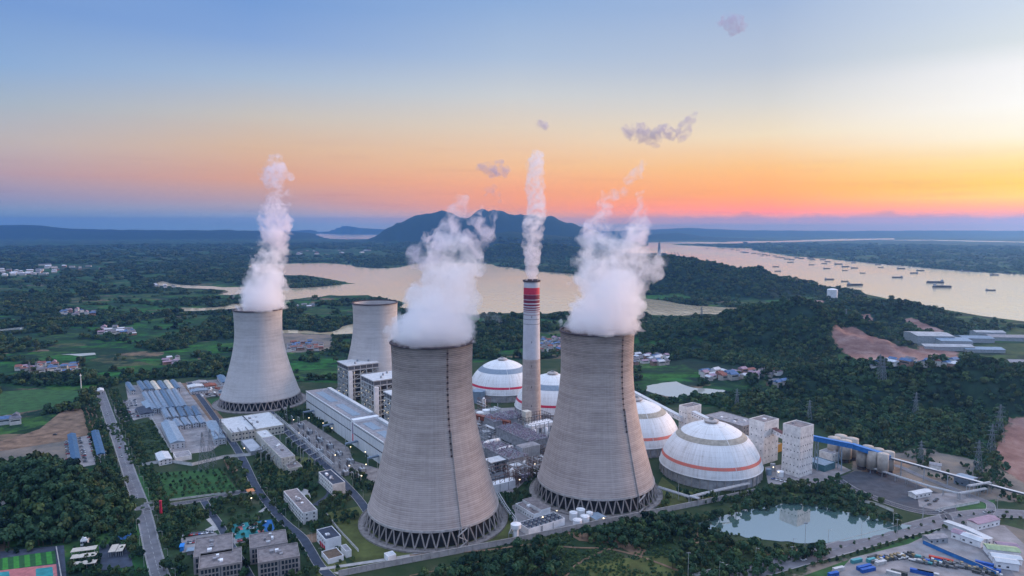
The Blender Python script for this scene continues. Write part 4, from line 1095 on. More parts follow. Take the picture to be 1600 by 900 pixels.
# ---------------- front service blocks
def fanrow(t, c, u, w, La, Lb, z, na, nb, r=1.1):
    for i in range(na):
        for j in range(nb):
            q = c + u * La * (i + .5) / na + w * Lb * (j + .5) / nb
            MB().lathe(q.x, q.y, [(r, z), (r * .85, z + 1.0)], 12, cap=False).build('fan_ring', STEEL, t)
t, c, u, w, La, Lb = block('pump_house', 'white service block with a grey-brown roof between the two front towers', 'pump house', (834, 814), (804, 797), (863, 808), 5, WHITE, ROOFB, roofbits=3, wa=(8, 1, 1.2, 1.0))
MB().prism(quad(c + w * 7.2, u, w, La, Lb - 7.2), 5.003, 7.5).build('upper_storey', WHITE, t); MB().prism(quad(c + w * 7.4 + u * .2, u, w, La - .4, Lb - 7.6), 7.503, 7.7).build('upper_roof', ROOFB, t)
t, c, u, w, La, Lb = block('fan_cooler', 'row of white fan coolers with dark openings on top, along the wall', 'cooler', (826, 838), (814, 826), (887, 823), 5.2, WHITE, ROOFD, roofbits=0)
fanrow(t, c, u, w, La, Lb, 5.4, 3, 8, 1.3)
for k in (.33, .36, .66): MB().prism(quad(c + w * Lb * k - u * .1, u, w, .09, .5), 0, 5.1).build('gap', STEELD, t)
for k, (x, y, r, h) in enumerate(((896, 812, 3.3, 6.5), (907, 808, 3.6, 7), (902, 821, 3.6, 5), (914, 816, 3.6, 5.5), (921, 812, 2.6, 6.5))):
    tank('water_tank', ('tall white tank at the left rear of the cluster by the wall', 'tallest white tank at the rear of the cluster by the wall', 'squat white tank at the front of the cluster by the wall', 'squat white tank on the front right of the cluster by the wall', 'slim white tank against the blue roofed shed')[k], x, y, r, h, WHITE, group='white tanks by the wall')
def shed(name, label, cat, C, A, B, h, wall, roof, group=None, ang=UA, rise=1.6, along='a', door=None):
    c, u, w, La, Lb = rect(C, A, B, ang); m = c + u * La / 2 + w * Lb / 2
    t = empty(name, (m.x, m.y, 0), label, cat, group)
    gable(t, c, u, w, La, Lb, h, rise, along, wall, roof)
    return t, c, u, w, La, Lb
def gable(t, c, u, w, La, Lb, h, rise, along, wall, roof, z=0.0):
    FOOT.append(quad(c - u * 2 - w * 2, u, w, La + 4, Lb + 4))
    if along == 'b': c, u, w, La, Lb = c, w, u, Lb, La
    MB().prism(quad(c, u, w, La, Lb), z, z + h).build('wall', wall, t)
    o = .45; f = lambda a, b, zz: tuple(c + u * a + w * b + V2((0, 0), z + zz))
    mb = MB(); hs = h + .003; th = .22
    pr = [(-o, hs), (Lb / 2, hs + rise), (Lb + o, hs)]
    vs = [f(a, b, zz) for a in (-o, La + o) for b, zz in pr] + [f(a, b, zz + th) for a in (-o, La + o) for b, zz in pr]
    mb.add(vs, [(0, 1, 4, 3), (1, 2, 5, 4), (6, 9, 10, 7), (7, 10, 11, 8), (0, 3, 9, 6), (2, 8, 11, 5), (0, 6, 7, 1), (1, 7, 8, 2), (3, 4, 10, 9), (4, 5, 11, 10), (0, 2, 1), (3, 4, 5)])
    return mb.build('roof', roof, t)
shed('tank_shed', 'little blue roofed shed beside the white tanks, lit inside', 'shed', (932, 820), (921, 812), (945, 814), 4, CREAM, BLUEP, rise=.8)
# small round silo by the wall
t = stack('round_silo', 'small white round silo on a stem close to the wall', 'silo', P(806, 842)); X, Y = P(806, 842)
MB().lathe(X, Y, [(2.0, 0), (2.0, 8)], 20, cap=False).build('stem', WHITE, t, True); MB().lathe(X, Y, [(2.0, 8), (4.0, 9), (4.0, 12), (.5, 12.8)], 24).build('bowl', WHITE, t)
# offices and workshops, left of the front tower
t, c, u, w, La, Lb = block('office_block', 'long white three-storey office with a grey-brown roof, nearest the sports court', 'office', (474, 820), (444, 784), (498, 816), 9.1, WHITE2, ROOFB, 'white office blocks', wa=(14, 3, 1.6, 1.5), wb=(2, 3, 1.2, 1.3), roofbits=5)
block('office_block', 'white office with a dark blue roof between the long office and the switchyard', 'office', (520, 775), (495, 755), (538, 769), 10, WHITE2, ROOFD, 'white office blocks', wa=(9, 3, 1.3, 1.4), roofbits=4)
t, c, u, w, La, Lb = block('fire_station', 'small white house with a dark roof and red doors', 'fire station', (509, 862), (497, 845), (534, 856), 8.6, WHITE, ROOFD, wa=(5, 2, 1.1, 1.2), roofbits=3)
for k in range(3): MB().prism(quad(c + u * (1.2 + 4.2 * k) - w * .1, u, w, 3.4, .09), .1, 3.6).build('door', REDP, t)
block('low_store', 'low white store with a brown earth roof in front of the small white house', 'store', (513, 882), (503, 869), (537, 875), 3.2, WHITE, mat('earth_roof', (.14, .10, .07), .95, .2, .3), roofbits=0)
block('wall_kiosk', 'tiny white kiosk against the front wall', 'kiosk', (606, 878), (601, 872), (620, 875), 3.4, WHITE, ROOFW, roofbits=0)
block('transformer_hut', 'pale hut behind the small white house with red doors', 'hut', (541, 872), (534, 862), (549, 869), 4.5, WHITE2, ROOFG, roofbits=0)
t, c, u, w, La, Lb = block('switch_house', 'tall pale switch house standing in the switchyard', 'switch house', (440, 736), (413, 702), (461, 731), 12.5, CREAM, ROOFG, wa=(10, 4, 1.0, .9), wb=(3, 4, .9, .9), roofbits=4)
block('switch_annex', 'low pale annex at the near end of the switch house', 'annex', (451, 741), (441, 733), (471, 735), 5, CREAM, ROOFB, roofbits=1, wb=(6, 1, 1.2, 1.4))
block('control_house', 'square pale control house behind the switch house', 'control house', (410, 699), (401, 688), (426, 694), 10, CREAM, ROOFW, wb=(2, 2, 1, 1), roofbits=1)
t, c, u, w, La, Lb = block('workshop', 'long cream workshop with rows of windows at the far end of the switchyard', 'workshop', (362, 691), (346, 668), (444, 677), 10, CREAM, ROOFW, wb=(16, 2, 1.8, 1.6), roofbits=5)
MB().prism(quad(c + w * 26 + u * .4, u, w, La - .8, .5), 10.2, 11.6).build('firewall', STEELD, t)
block('workshop_annex', 'white roofed hall behind the cream workshop', 'workshop', (379, 672), (372, 664), (430, 662), 9, CREAM, ROOFW, roofbits=2)
# laboratory blocks with framed glass fronts
def lab(C, A, B, h, label):
    t, c, u, w, La, Lb = block('laboratory_block', label, 'laboratory', C, A, B, h, mat('brown_grey_wall', (.30, .27, .26), .85, .15, .3), ROOFB, 'brown laboratory blocks', ang=R(112), roofbits=4, par=.9)
    h2 = Lb / 2
    for s in range(2):
        windows(t, c + w * (s * h2 + 1.2), w, 5, 3, (h2 - 2.2) / 10, (h2 - 2.2) / 5, 1.2, h / 3 - .25, (h2 - 2.2) / 5 - .7, h / 3 - 1.3)
    MB().prism(quad(c + w * (h2 - .35) - u * .2, u, w, .19, .7), 0, h).build('downpipe_recess', STEELD, t)
lab((303, 899), (291, 870), (365, 888), 12, 'brown laboratory block of the left pair, next to the car park')
lab((311, 918), (303, 894), (379, 905), 12, 'brown laboratory block of the left pair, at the bottom edge')
lab((391, 883), (382, 862), (450, 871), 11.5, 'brown laboratory block of the right pair, below the painted sports court')
lab((404, 907), (395, 885), (469, 893), 11.5, 'brown laboratory block of the right pair, at the bottom edge')

# ---------------- right-hand conveyor towers
def ctower(C, A, B, h, label, wa, wb, rows, wall=WHITE2):
    t, c, u, w, La, Lb = block('transfer_tower', label, 'transfer tower', C, A, B, h, wall, ROOFB, 'white transfer towers', par=1.0, roofbits=1)
    for z in rows:
        windows(t, c + u * La, -u, wa, 1, La / wa / 2, La / wa, z, 1, .85, 1.15)
        windows(t, c, w, wb, 1, Lb / wb / 2, Lb / wb, z, 1, .85, 1.15)
    return t, c, u, w, La, Lb
TR = ctower((1248, 747), (1220, 738), (1266, 739), 48.0, 'largest white transfer tower, where the blue gallery starts', 5, 6, (3.2, 10, 17, 24, 30, 38))
TM = ctower((1192, 726), (1173, 717), (1209, 717), 42.5, 'middle white transfer tower, between the nearest dome and the largest tower', 3, 4, (6, 13, 20, 27, 34))
TL = ctower((1073, 682), (1063, 677), (1093, 676), 33, 'smaller white transfer tower behind the nearest dome', 3, 4, (8, 14, 20, 26))
def pt3(x, y, Y): return Vector(AT(x, y, Y))
a, b = pt3(1083, 646, 757), pt3(1180, 693, 680)
gallery('covered_conveyor', 'white conveyor sloping down behind the nearest dome to the middle tower', a, b, a.z, b.z, 5, 5, WHITE, ROOFW, win=24, sup=3)
a, b = pt3(985, 612, 870), pt3(1066, 655, 765)
gallery('covered_conveyor', 'white conveyor running down from behind the right-hand tower to the smaller transfer tower', a, b, a.z, b.z, 5, 5, WHITE, ROOFW, win=12, sup=2)
a, b = pt3(1200, 668, 690), pt3(1226, 682, 655)
gallery('covered_conveyor', 'short conveyor with a dark red roof joining the two tall transfer towers', a, b, a.z, b.z, 5, 5, WHITE, mat('maroon_roof', (.10, .04, .045), .8, .2, .3), win=6)
a, b = pt3(1258, 682, 652), pt3(1332, 697, 655); b2 = pt3(1391, 715, 640)
gallery('covered_conveyor', 'upper blue gallery leaving the largest transfer tower', a, b, a.z, b.z, 5.5, 4.2, BLUE, BLUE, sup=2, supm=BLUEP)
gallery('covered_conveyor', 'blue gallery passing over the row of beige silos', b, b2, b.z, b2.z, 5.5, 4.2, BLUE, BLUE, sup=1, supm=BLUEP)
a, b, b2 = pt3(1391, 716, 640), pt3(1500, 746, 610), pt3(1640, 783, 572)
gallery('belt_conveyor', 'long thin grey conveyor crossing above the yard towards the right edge', a, b, a.z, b.z, 2.2, 1.2, STEELD, ROOFW, sup=3)
gallery('belt_conveyor', 'last stretch of the thin grey conveyor leaving at the right edge', b, b2, b.z, b2.z, 2.2, 1.2, STEELD, ROOFW, sup=3)
# silos
def silos(x0, y0, n, r, h, label, group, dx=(1, 0)):
    p = V2(P(x0, y0)); k = 0
    for i in range(n):
        for j in range(2):
            q = p - va * (r * 2.05 * i) + vb * (r * 2.1 * j); k += 1
            t = empty('storage_silo', (q.x, q.y, 0), label[i][j], 'silo', group)
            MB().lathe(q.x, q.y, [(r, 4), (r, h), (r * .3, h + .6)], 28, cap=True).build('barrel', mat('beige_concrete', (.42, .38, .33), .85, .15, .2), t, True)
            MB().lathe(q.x, q.y, [(r * .8, 0), (r * .8, 4)], 20, cap=False).build('skirt', RUST, t)
silos(1346, 733, 3, 5.0, 21.5, [('rear left beige silo under the blue gallery', 'rear right beige silo under the blue gallery'), ('middle left beige silo under the blue gallery', 'middle right beige silo under the blue gallery'), ('front left beige silo under the blue gallery', 'front right beige silo under the blue gallery')], 'beige silos under the blue gallery')
silos(1302, 716, 2, 6, 22, [('white silo behind the blue gallery, nearest the largest tower', 'white silo behind the blue gallery, right of its twin'), ('white silo behind the blue gallery, in the front row', 'white silo behind the blue gallery, front right')], 'pale silos behind the blue gallery')
block('silo_annex', 'white annex with windows at the foot of the pale silos', 'annex', (1300, 724), (1285, 716), (1322, 716), 9, WHITE2, ROOFG, wb=(6, 2, 1, 1))
block('teal_shed', 'low teal sided shed left of the silos', 'shed', (1288, 738), (1262, 727), (1302, 731), 6, mat('teal_cladding', (.06, .16, .19), .6, .2, .3), BLUEP, roofbits=1)
block('courtyard_block', 'flat grey roofed block behind the conveyor, facing the forest', 'office', (1160, 690), (1113, 668), (1186, 682), 17, mat('brown_grey_wall', (.3, .27, .26)), ROOFG, wb=(6, 4, 1.4, 1.4), roofbits=6)
block('orange_house', 'small yellow-orange cabin between the two tall transfer towers', 'cabin', (1212, 708), (1207, 704), (1222, 705), 8, mat('yellow_paint', (.55, .28, .05)), ROOFG, roofbits=0)
for k, (x, y, r, h, m) in enumerate(((1201, 742, 2.5, 6, BLUEP), (1219, 744, 3.2, 5, WHITE), (1207, 735, 2.2, 7, STEEL))):
    tank('yard_tank', ('small blue tank at the foot of the middle transfer tower', 'squat white tank left of the largest transfer tower', 'thin grey tank between the transfer towers')[k], x, y, r, h, m)

# ---------------- process units filling the ground between the towers
g = random.Random(12)
UNITS = [(752,700),(760,690),(776,702),(790,690),(806,744),(820,736),(836,742),(846,728),(800,756),(758,752),(744,676),(846,706),(856,716),(862,700),(738,690),(790,664),(772,654),(884,664),(748,722),(812,668),(756,640),(868,676),(820,752),(782,738)]
for k, (x, y) in enumerate(UNITS):
    q = V2(P(x, y)); la, lb, h = g.uniform(6, 12), g.uniform(7, 15), g.uniform(7, 17); c = q - va * la / 2 - vb * lb / 2
    kind = ('open steel pipe frame', 'grey casing in a steel frame', 'white vessel in a steel frame')[k % 3]
    t = empty('process_unit', (q.x, q.y, 0), kind + ' among the pipework between the two front cooling towers', 'process unit', 'process units between the towers, ' + kind)
    steel_frame(t, 'frame', c, va, vb, la, lb, 0, h, 3, 3, 3, .38, g.choice((STEEL, PIPE, mat('rusty_brown_steel', (.20, .13, .11)))))
    if k % 3 == 1: MB().prism(inset(c, va, vb, la, lb, 1.2), 0, h * g.uniform(.5, .9)).build('casing', g.choice((STEEL, STEELD, PURP, ROOFW)), t)
    if k % 3 == 2: MB().lathe(q.x, q.y, [(1, 1), (2.6, 1.5), (2.6, h * .85), (1, h)], 18).build('vessel', WHITE2, t, True)
    for j in range(5):
        z = g.uniform(1, h); s = g.uniform(-.45, .45)
        MB().tube(q + va * (-la * .8) + vb * (lb * s) + V2((0, 0), z), q + va * (la * .8) + vb * (lb * s) + V2((0, 0), z), g.uniform(.2, .6), n=8).build('pipe', g.choice((PIPE, WHITE, STEEL)), t)
    for j in range(3): a = q + va * g.uniform(-la / 2, la / 2) + vb * g.uniform(-lb / 2, lb / 2); MB().tube(a, a + V2((0, 0), h * g.uniform(.8, 1.4)), g.uniform(.2, .5), n=8).build('riser', PIPE, t)
# ================================================================== ROADS, YARDS, LAWNS, WALLS
ASPH = mat('asphalt', (.060, .064, .075), .9, .18, .15)
ASPHD = mat('dark_asphalt', (.045, .058, .085), .9, .2, .2)
ROADC = mat('worn_concrete_road', (.150, .148, .16), .9, .16, .12)
YARD = mat('concrete_yard', (.25, .235, .235), .9, .22, .07)
GRAVEL = mat('gravel', (.20, .185, .18), .95, .25, .12)
LAWN = mat('lawn_green', (.026, .090, .024), .95, .25, .10)
LAWNO = mat('olive_lawn', (.085, .10, .028), .95, .28, .06)
LAWND = mat('dark_lawn', (.022, .05, .018), .95, .3, .12)
EARTH = mat('bare_earth', (.20, .13, .085), .95, .3, .09)
PAINT = mat('road_paint', (.36, .36, .36), .8, .15, .6)
KERB = mat('kerb_concrete', (.33, .32, .31), .9, .15, .4)
PATHM = mat('pale_path', (.36, .35, .34), .9, .15, .3)
TEAL = mat('court_teal', (.03, .23, .24), .8, .2, .12)
PINK = mat('court_pink', (.42, .14, .14), .8, .15, .3)
TURF = mat('pitch_green', (.035, .20, .03), .9, .15, .3)
TURFD = mat('pitch_dark_green', (.015, .085, .025), .9, .2, .3)
COURTB = mat('court_blue', (.02, .12, .33), .8, .15, .3)
def patch(name, pts, z, m, jitter=0.0):
    poly = PXP(pts)
    if name in ('yard', 'pitch', 'court', 'pool', 'path', 'plaza'): SURF.append(poly)
    if jitter: poly = refine(poly, jitter, 1)
    from mathutils.geometry import tessellate_polygon
    tri = tessellate_polygon([[Vector((x, y, 0)) for x, y in poly]]); mb = MB(); mb.v = [(x, y, z) for x, y in poly]
    for q in tri:
        a, b, c = q; cr_ = (poly[b][0] - poly[a][0]) * (poly[c][1] - poly[a][1]) - (poly[b][1] - poly[a][1]) * (poly[c][0] - poly[a][0])
        mb.f.append((a, b, c) if cr_ > 0 else (a, c, b))
    return tag(mb.build(name, m), None, None, None, 'structure')
def smooth_line(pts, n=6):
    out = []; P_ = [pts[0]] + list(pts) + [pts[-1]]
    for i in range(1, len(P_) - 2):
        p0, p1, p2, p3 = map(Vector, P_[i - 1:i + 3])
        for k in range(n):
            t = k / n; out.append(.5 * ((2 * p1) + (p2 - p0) * t + (2 * p0 - 5 * p1 + 4 * p2 - p3) * t * t + (3 * p1 - p0 - 3 * p2 + p3) * t ** 3))
    out.append(Vector(P_[-1])); return out
def strip_pts(line, o1, o2):
    L_, R_2 = [], []
    for i, p in enumerate(line):
        d = (line[min(i + 1, len(line) - 1)] - line[max(i - 1, 0)]).normalized(); n = Vector((-d.y, d.x))
        L_.append(p + n * o1); R_2.append(p + n * o2)
    return L_, R_2
def strip(mb, line, o1, o2, z):
    a, b = strip_pts(line, o1, o2); k = len(mb.v)
    for p, q in zip(a, b): mb.v += [(p.x, p.y, z), (q.x, q.y, z)]
    for i in range(len(a) - 1):
        f = (k + 2 * i, k + 2 * i + 1, k + 2 * i + 3, k + 2 * i + 2)
        v = [Vector(mb.v[j]) for j in f]; mb.f.append(f if (v[1] - v[0]).cross(v[2] - v[0]).z > 0 else f[::-1])
ROADK = 0; RLINES = []; SURF = []
def road(name, pts, wd, z, m, kerb=True, marks=True, raw=False):
    global ROADK
    RLINES.append((wd, [P(*p) for p in pts]))
    ROADK += 1; z = .24 + .003 * ROADK
    line = smooth_line([Vector(p) for p in (pts if raw else PXP(pts))])
    mb = MB(); strip(mb, line, wd / 2, -wd / 2, z); o = tag(mb.build(name, m), None, None, None, 'structure')
    if kerb:
        kb = MB()
        for s in (1, -1):
            a, b = strip_pts(line, s * wd / 2, s * (wd / 2 + .35))
            for i in range(len(line) - 1): kb.bar((*((a[i] + b[i]) / 2), z + .06), (*((a[i + 1] + b[i + 1]) / 2), z + .06), .35, .14)
        tag(kb.build('kerb', KERB), None, None, None, 'structure')
    if marks:
        mk = MB()
        for s in (wd / 2 - .5, -wd / 2 + .5): strip(mk, line, s + .12, s - .12, z + .0015)
        cum = 0
        for i in range(len(line) - 1):
            a, b = line[i], line[i + 1]; L = (b - a).length; d = (b - a).normalized(); n = Vector((-d.y, d.x)); k = 0
            while k * 9 < L:
                p = a + d * (k * 9); q = a + d * min(k * 9 + 4, L); mk.add([(*(p + n * .13), z + .0015), (*(p - n * .13), z + .0015), (*(q - n * .13), z + .0015), (*(q + n * .13), z + .0015)], [(0, 1, 2, 3)]); k += 1
        tag(mk.build('road_marking', PAINT), None, None, None, 'structure')
    return line
# lawns and worn ground first (lowest sheets), then yards, then roads
for pts, m in (([(214,741),(345,732),(374,770),(226,786)], LAWN), ([(166,664),(238,656),(272,713),(204,728),(188,698)], LAWND), ([(310,627),(345,621),(345,652),(330,654)], LAWN),
    ([(400,712),(412,706),(488,716),(500,736),(408,746)], LAWNO), ([(508,802),(565,790),(790,790),(806,822),(800,842),(562,884),(530,862)], LAWNO), ([(505,868),(540,876),(545,890),(505,905),(490,905)], LAWNO),
    ([(1035,745),(1060,765),(1120,775),(1040,795),(1010,790)], LAWNO), ([(800,735),(850,728),(845,760),(800,775)], LAWND), ([(0,612),(60,608),(150,612),(120,628),(60,640),(0,650)], LAWN),
    ([(245,812),(420,795),(500,905),(245,905)], LAWND), ([(1240,905),(1420,842),(1500,818),(1490,828),(1400,858),(1300,890),(1290,905)], LAWN), ([(1480,820),(1600,812),(1600,828),(1570,820)], LAWND),
    ([(1480,795),(1555,780),(1552,795),(1500,803)], LAWN), ([(205,735),(216,745),(232,800),(245,820),(235,830),(215,780)], LAWND),
    ([(1000,870),(1050,868),(1080,905),(930,905),(900,880)], LAWNO), ([(1110,892),(1250,862),(1330,850),(1330,856),(1180,900)], LAWN)):
    GZ_ = globals().get('GZ_', .01) + .004; patch('grass', pts, GZ_, m, 0)
for pts, m in (([(276,600),(300,597),(350,655),(333,668),(315,650)], EARTH), ([(880,830),(960,838),(1010,860),(1000,872),(960,850),(905,845)], EARTH), ([(1340,725),(1400,715),(1440,722),(1400,740),(1350,742)], EARTH),
    ([(176,627),(206,624),(216,655),(193,663),(180,648)], GRAVEL), ([(196,603),(282,597),(296,615),(352,688),(330,705),(272,712),(232,652),(206,657)], YARD),
    ([(348,716),(360,712),(372,735),(360,742)], EARTH), ([(448,664),(478,656),(545,700),(552,720),(600,735),(598,760),(552,738),(520,745)], GRAVEL),
    ([(742,640),(890,632),(870,700),(850,726),(795,775),(745,745)], YARD), ([(800,790),(830,778),(890,800),(955,805),(960,815),(826,842),(806,838)], YARD), ([(1195,730),(1290,715),(1330,735),(1268,760),(1200,756)], YARD),
    ([(1313,745),(1336,736),(1395,742),(1470,772),(1500,800),(1440,803),(1340,768)], ASPH), ([(1433,772),(1500,770),(1532,783),(1462,797),(1436,792)], YARD),
    ([(1300,905),(1330,872),(1420,850),(1470,826),(1530,812),(1570,822),(1600,850),(1600,905)], YARD), ([(290,597),(352,592),(352,618),(312,622)], GRAVEL),
    ([(278,842),(336,832),(352,846),(348,852),(285,864)], YARD), ([(362,840),(425,832),(430,840),(366,850)], YARD), ([(470,838),(498,832),(505,845),(478,850)], EARTH),
    ([(101,686),(160,678),(170,722),(108,734)], YARD), ([(100,640),(148,632),(152,676),(96,690),(0,705),(0,690),(60,672)], EARTH),
    ([(0,862),(100,852),(104,905),(0,905)], ASPHD), ([(154,852),(200,848),(208,885),(158,892)], ASPHD), ([(180,836),(208,828),(212,848),(190,850)], LAWN)):
    YZ_ = globals().get('YZ_', .09) + .004; patch('yard', pts, YZ_, m, 0)
patch('pitch', [(0,873),(86,861),(88,881),(0,892)], .225, TURFD)
for k in range(5): patch('pitch', [(4 + 17 * k, 872.5 - 2.3 * k), (12 + 17 * k, 871.4 - 2.3 * k), (13 + 17.4 * k, 890 - 2.3 * k), (4 + 17.4 * k, 891.2 - 2.3 * k)], .23, TURF)
patch('court', [(-20,894),(88,882),(90,905),(-20,905)], .225, PINK)
for p in ([(-20,897),(14,893),(16,905),(-20,905)], [(56,889),(82,886),(84,905),(56,905)]): patch('court', p, .23, TEAL)
patch('court', [(358,820),(424,812),(432,833),(368,843)], .225, TEAL)
patch('court', [(405,814.5),(424,812),(432,833),(418,835)], .23, COURTB)
for p in ([(368,824),(378,822),(380,828),(371,829)], [(402,829),(412,827),(413,832),(404,833)], [(388,818),(402,816),(403,820),(390,822)]): patch('court', p, .235, PINK)
patch('pool', [(183,838),(206,833),(207,841),(184,845)], .225, COURTB)
patch('path', [(322,812),(336,806),(346,826),(330,832),(320,828),(332,822)], .22, PATHM)
patch('path', [(398,812),(404,800),(424,785),(426,787),(408,802),(404,814)], .22, PATHM)
patch('plaza', [(444,772),(468,762),(482,766),(486,778),(476,786),(462,776)], .22, PATHM)
MAIN = road('road', [(262,930),(249,897),(238,858),(224,800),(205,748),(186,692),(170,650),(157,612)], 11.0, .06, ROADC)
road('road', [(150,655),(100,668),(60,672),(10,694),(-40,700)], 4, .05, EARTH, False, False)
road('road', [(226,797),(262,790),(318,781),(384,768),(398,765)], 7, .07, ASPH)
SERV = road('road', [(395,752),(410,776),(440,812),(470,838),(482,855),(500,885),(520,905)], 6.5, .08, ASPHD, True, False)
road('road', [(318,782),(330,802),(345,823),(356,845),(375,875),(392,905)], 5.5, .075, ASPHD, True, False)
SRV2 = road('road', [(420,640),(446,672),(490,712),(524,742),(560,780),(584,815)], 7, .08, ASPHD, True, False)
road('road', [(296,598),(330,645),(352,676),(374,708),(395,752)], 7, .07, ASPHD, True, False)
road('road', [(500,752),(516,770),(492,790)], 6, .085, ASPHD, False, False)
HIGHW = road('road', [(1120,925),(1180,894),(1300,860),(1400,833),(1480,812),(1540,803),(1600,804),(1680,812)], 17, .06, ROADC)
road('road', [(1480,812),(1472,802),(1440,800),(1400,790),(1340,768),(1310,750)], 9, .07, ASPH)
road('road', [(1545,803),(1548,790),(1530,780),(1440,745),(1400,728),(1345,722)], 6, .07, ROADC, True, False)
road('road', [(1500,812),(1530,850),(1560,880),(1580,905)], 8, .075, ROADC, False, False)
road('road', [(498,890),(540,884),(620,872),(700,858)], 4, .05, PATHM, False, False)
for pts in ([(640,868),(760,860),(815,852),(850,852),(900,856),(950,858),(1000,870),(1060,892)], [(960,858),(1000,842),(1060,830),(1075,812)], [(1082,812),(1092,832),(1082,848),(1110,846),(1130,852),(1200,868),(1250,858),(1256,852)], [(880,905),(905,880),(950,858)]):
    road('footpath', pts, 2.2, .045, EARTH, False, False)
road('road', [(640,900),(740,880),(800,862)], 1, .04, EARTH, False, False)
# long perimeter wall
def wall(name, label, pts, h, th=.4, m=CONC, posts=0, group='walls and fences'):
    W_ = [Vector(p) for p in PXP(pts)]; t = empty(name, (*W_[0], 0), label, 'wall' if name != 'fence' else 'fence', group)
    mb = MB(); cp_ = MB()
    for a, b in zip(W_[:-1], W_[1:]):
        mb.bar((*a, h / 2), (*b, h / 2), th, h); cp_.bar((*a, h + .12), (*b, h + .12), th + .3, .22)
    mb.build('panel', m, t); cp_.build('coping', KERB, t)
    if posts:
        k = 0
        for a, b in zip(W_[:-1], W_[1:]):
            n = max(1, int((b - a).length / posts))
            for i in range(n):
                q = a + (b - a) * i / n; k += 1
                if k < 98: MB().box(q.x, q.y, 0, .6, .6, h + .3, UB).build('post', KERB, t)
    return t
wall('perimeter_wall', 'long pale boundary wall below the two front cooling towers', [(530,901),(600,887),(700,868),(800,849),(900,828),(1000,808),(1090,790),(1180,771)], 4.2, posts=6, m=mat('wall_pale', (.42, .39, .38), .9, .15, .2))
patch('path', [(520,895),(600,881),(800,843),(1000,803),(1180,767),(1181,770),(1000,806),(800,846.5),(600,884.5),(528,898)], .22, PATHM)
wall('boundary_wall', 'pale wall between the orchard lawn and the blue roofed camp', [(222,728),(262,722),(300,728),(350,716),(392,712)], 3, m=WHITE2)
wall('boundary_wall', 'pale wall along the camp side of the overgrown field', [(236,653),(252,680),(268,708)], 2.5, m=WHITE2)
wall('boundary_wall', 'straight white wall below the orchard lawn', [(225,788),(300,778),(376,768)], 1.2, m=WHITE2)
wall('boundary_wall', 'wall between the service road and the front tower lawn', [(508,802),(530,830),(560,862)], 1.6, m=WHITE2)
wall('boundary_wall', 'white wall on the near side of the parking lot by the highway', [(1462,799),(1530,786)], 2.2, m=WHITE2)
wall('boundary_wall', 'blue site fence in the yard at the lower right', [(1442,850),(1482,868),(1530,888),(1556,900)], 3.2, m=BLUE)
wall('boundary_wall', 'pale wall on the right edge of the football pitch', [(88,858),(96,905)], 2, m=WHITE2)
wall('boundary_wall', 'short white roadside wall at the bottom of the thicket', [(1082,902),(1138,886)], 2, m=WHITE2)
wall('boundary_wall', 'white wall along the far bank hedge below the silos', [(1330,780),(1372,790),(1396,800)], 2, m=WHITE2)
# ================================================================== CAMP, CARS, SHEDS, YARD THINGS
BLUE2 = mat('camp_blue_roof', (.085, .15, .23), .5, .2, .25)
BLUE3 = mat('camp_grey_blue_roof', (.19, .25, .32), .5, .18, .25)
CAMPW = mat('camp_wall', (.48, .50, .52), .7, .12, .3)
DIRV = R(124)
def camp(name, label, x, y, dx, dy, wpx, h=5.5, roof=None, group='blue roofed huts of the camp', ang=None, wall_=None, rise=1.5):
    """ridge side runs from far point (x,y) by (dx,dy) px to its near end; wpx is its width in px to the right"""
    n = (x + dx, y + dy); a = V2(P(*n)); b = V2(P(x, y)); d = (b - a); L = d.length; u = d.normalized(); w = Vector((u.y, -u.x, 0))
    W_ = (V2(P(n[0] + wpx, n[1])) - a).length * abs((V2(P(n[0] + wpx, n[1])) - a).normalized().dot(w)); m = a + u * L / 2 + w * W_ / 2
    t = empty(name, (m.x, m.y, 0), label, 'hut', group)
    gable(t, a, u, w, L, W_, h, rise, 'a', wall_ or CAMPW, roof or BLUE2)
    windows(t, a, w, max(2, int(W_ / 3.5)), 2, W_ / max(2, int(W_ / 3.5)) / 2, W_ / max(2, int(W_ / 3.5)), 1, 2.6, 1.2, 1.2)
    return t
rows = [
 ('short hut in the topmost row of the camp', [(196,604),(214,602),(224.5,601.5),(235,602),(245.5,601.5),(256,601),(266,600)], 9, 13, 8.2, 5.5, (0, 0, 0, 3, 0, 3, 0)),
 ('long hut in the middle row of the camp', [(222,620),(231.5,619),(241,618),(250.5,617),(260,616),(269,615)], 16, 27, 8, 6, (1, 1, 1, 0, 1, 1)),
 ('hut in the lower row of the camp', [(252,646),(264,645),(276,644),(288,643),(299,642)], 8, 14, 8.5, 5.5, (1, 1, 0, 0, 0)),
 ('hut in the lowest row of the camp', [(256,664),(270,662),(282,660),(294,658),(306,657)], 8, 11, 10, 5, (1, 1, 1, 1, 1)),
]
ORD = ['first', 'second', 'third', 'fourth', 'fifth', 'sixth', 'seventh']
for lab, starts, dx, dy, w_, h_, cols in rows:
    for k, (x, y) in enumerate(starts):
        cn = {0: 'blue', 1: 'grey-blue', 3: 'cream'}[cols[k]]
        camp('camp_hut', f'{cn} roofed {lab}, {ORD[k]} from the long road', x, y, dx, dy, w_, h_, {0: BLUE2, 1: BLUE3, 3: mat('cream_roof', (.5, .46, .38))}[cols[k]])
camp('camp_hall', 'largest pale blue roofed hall of the camp, by the overgrown field', 252, 670, 15, 33, 24, 7, BLUEP, rise=2)
camp('camp_hall', 'pale blue roofed hall at the right edge of the camp', 322, 668, 14, 28, 18, 6.5, BLUEP)
camp('camp_hall', 'low pale roofed hall crossing the middle of the camp', 221, 634, 7, 10, 18, 5, BLUEP)
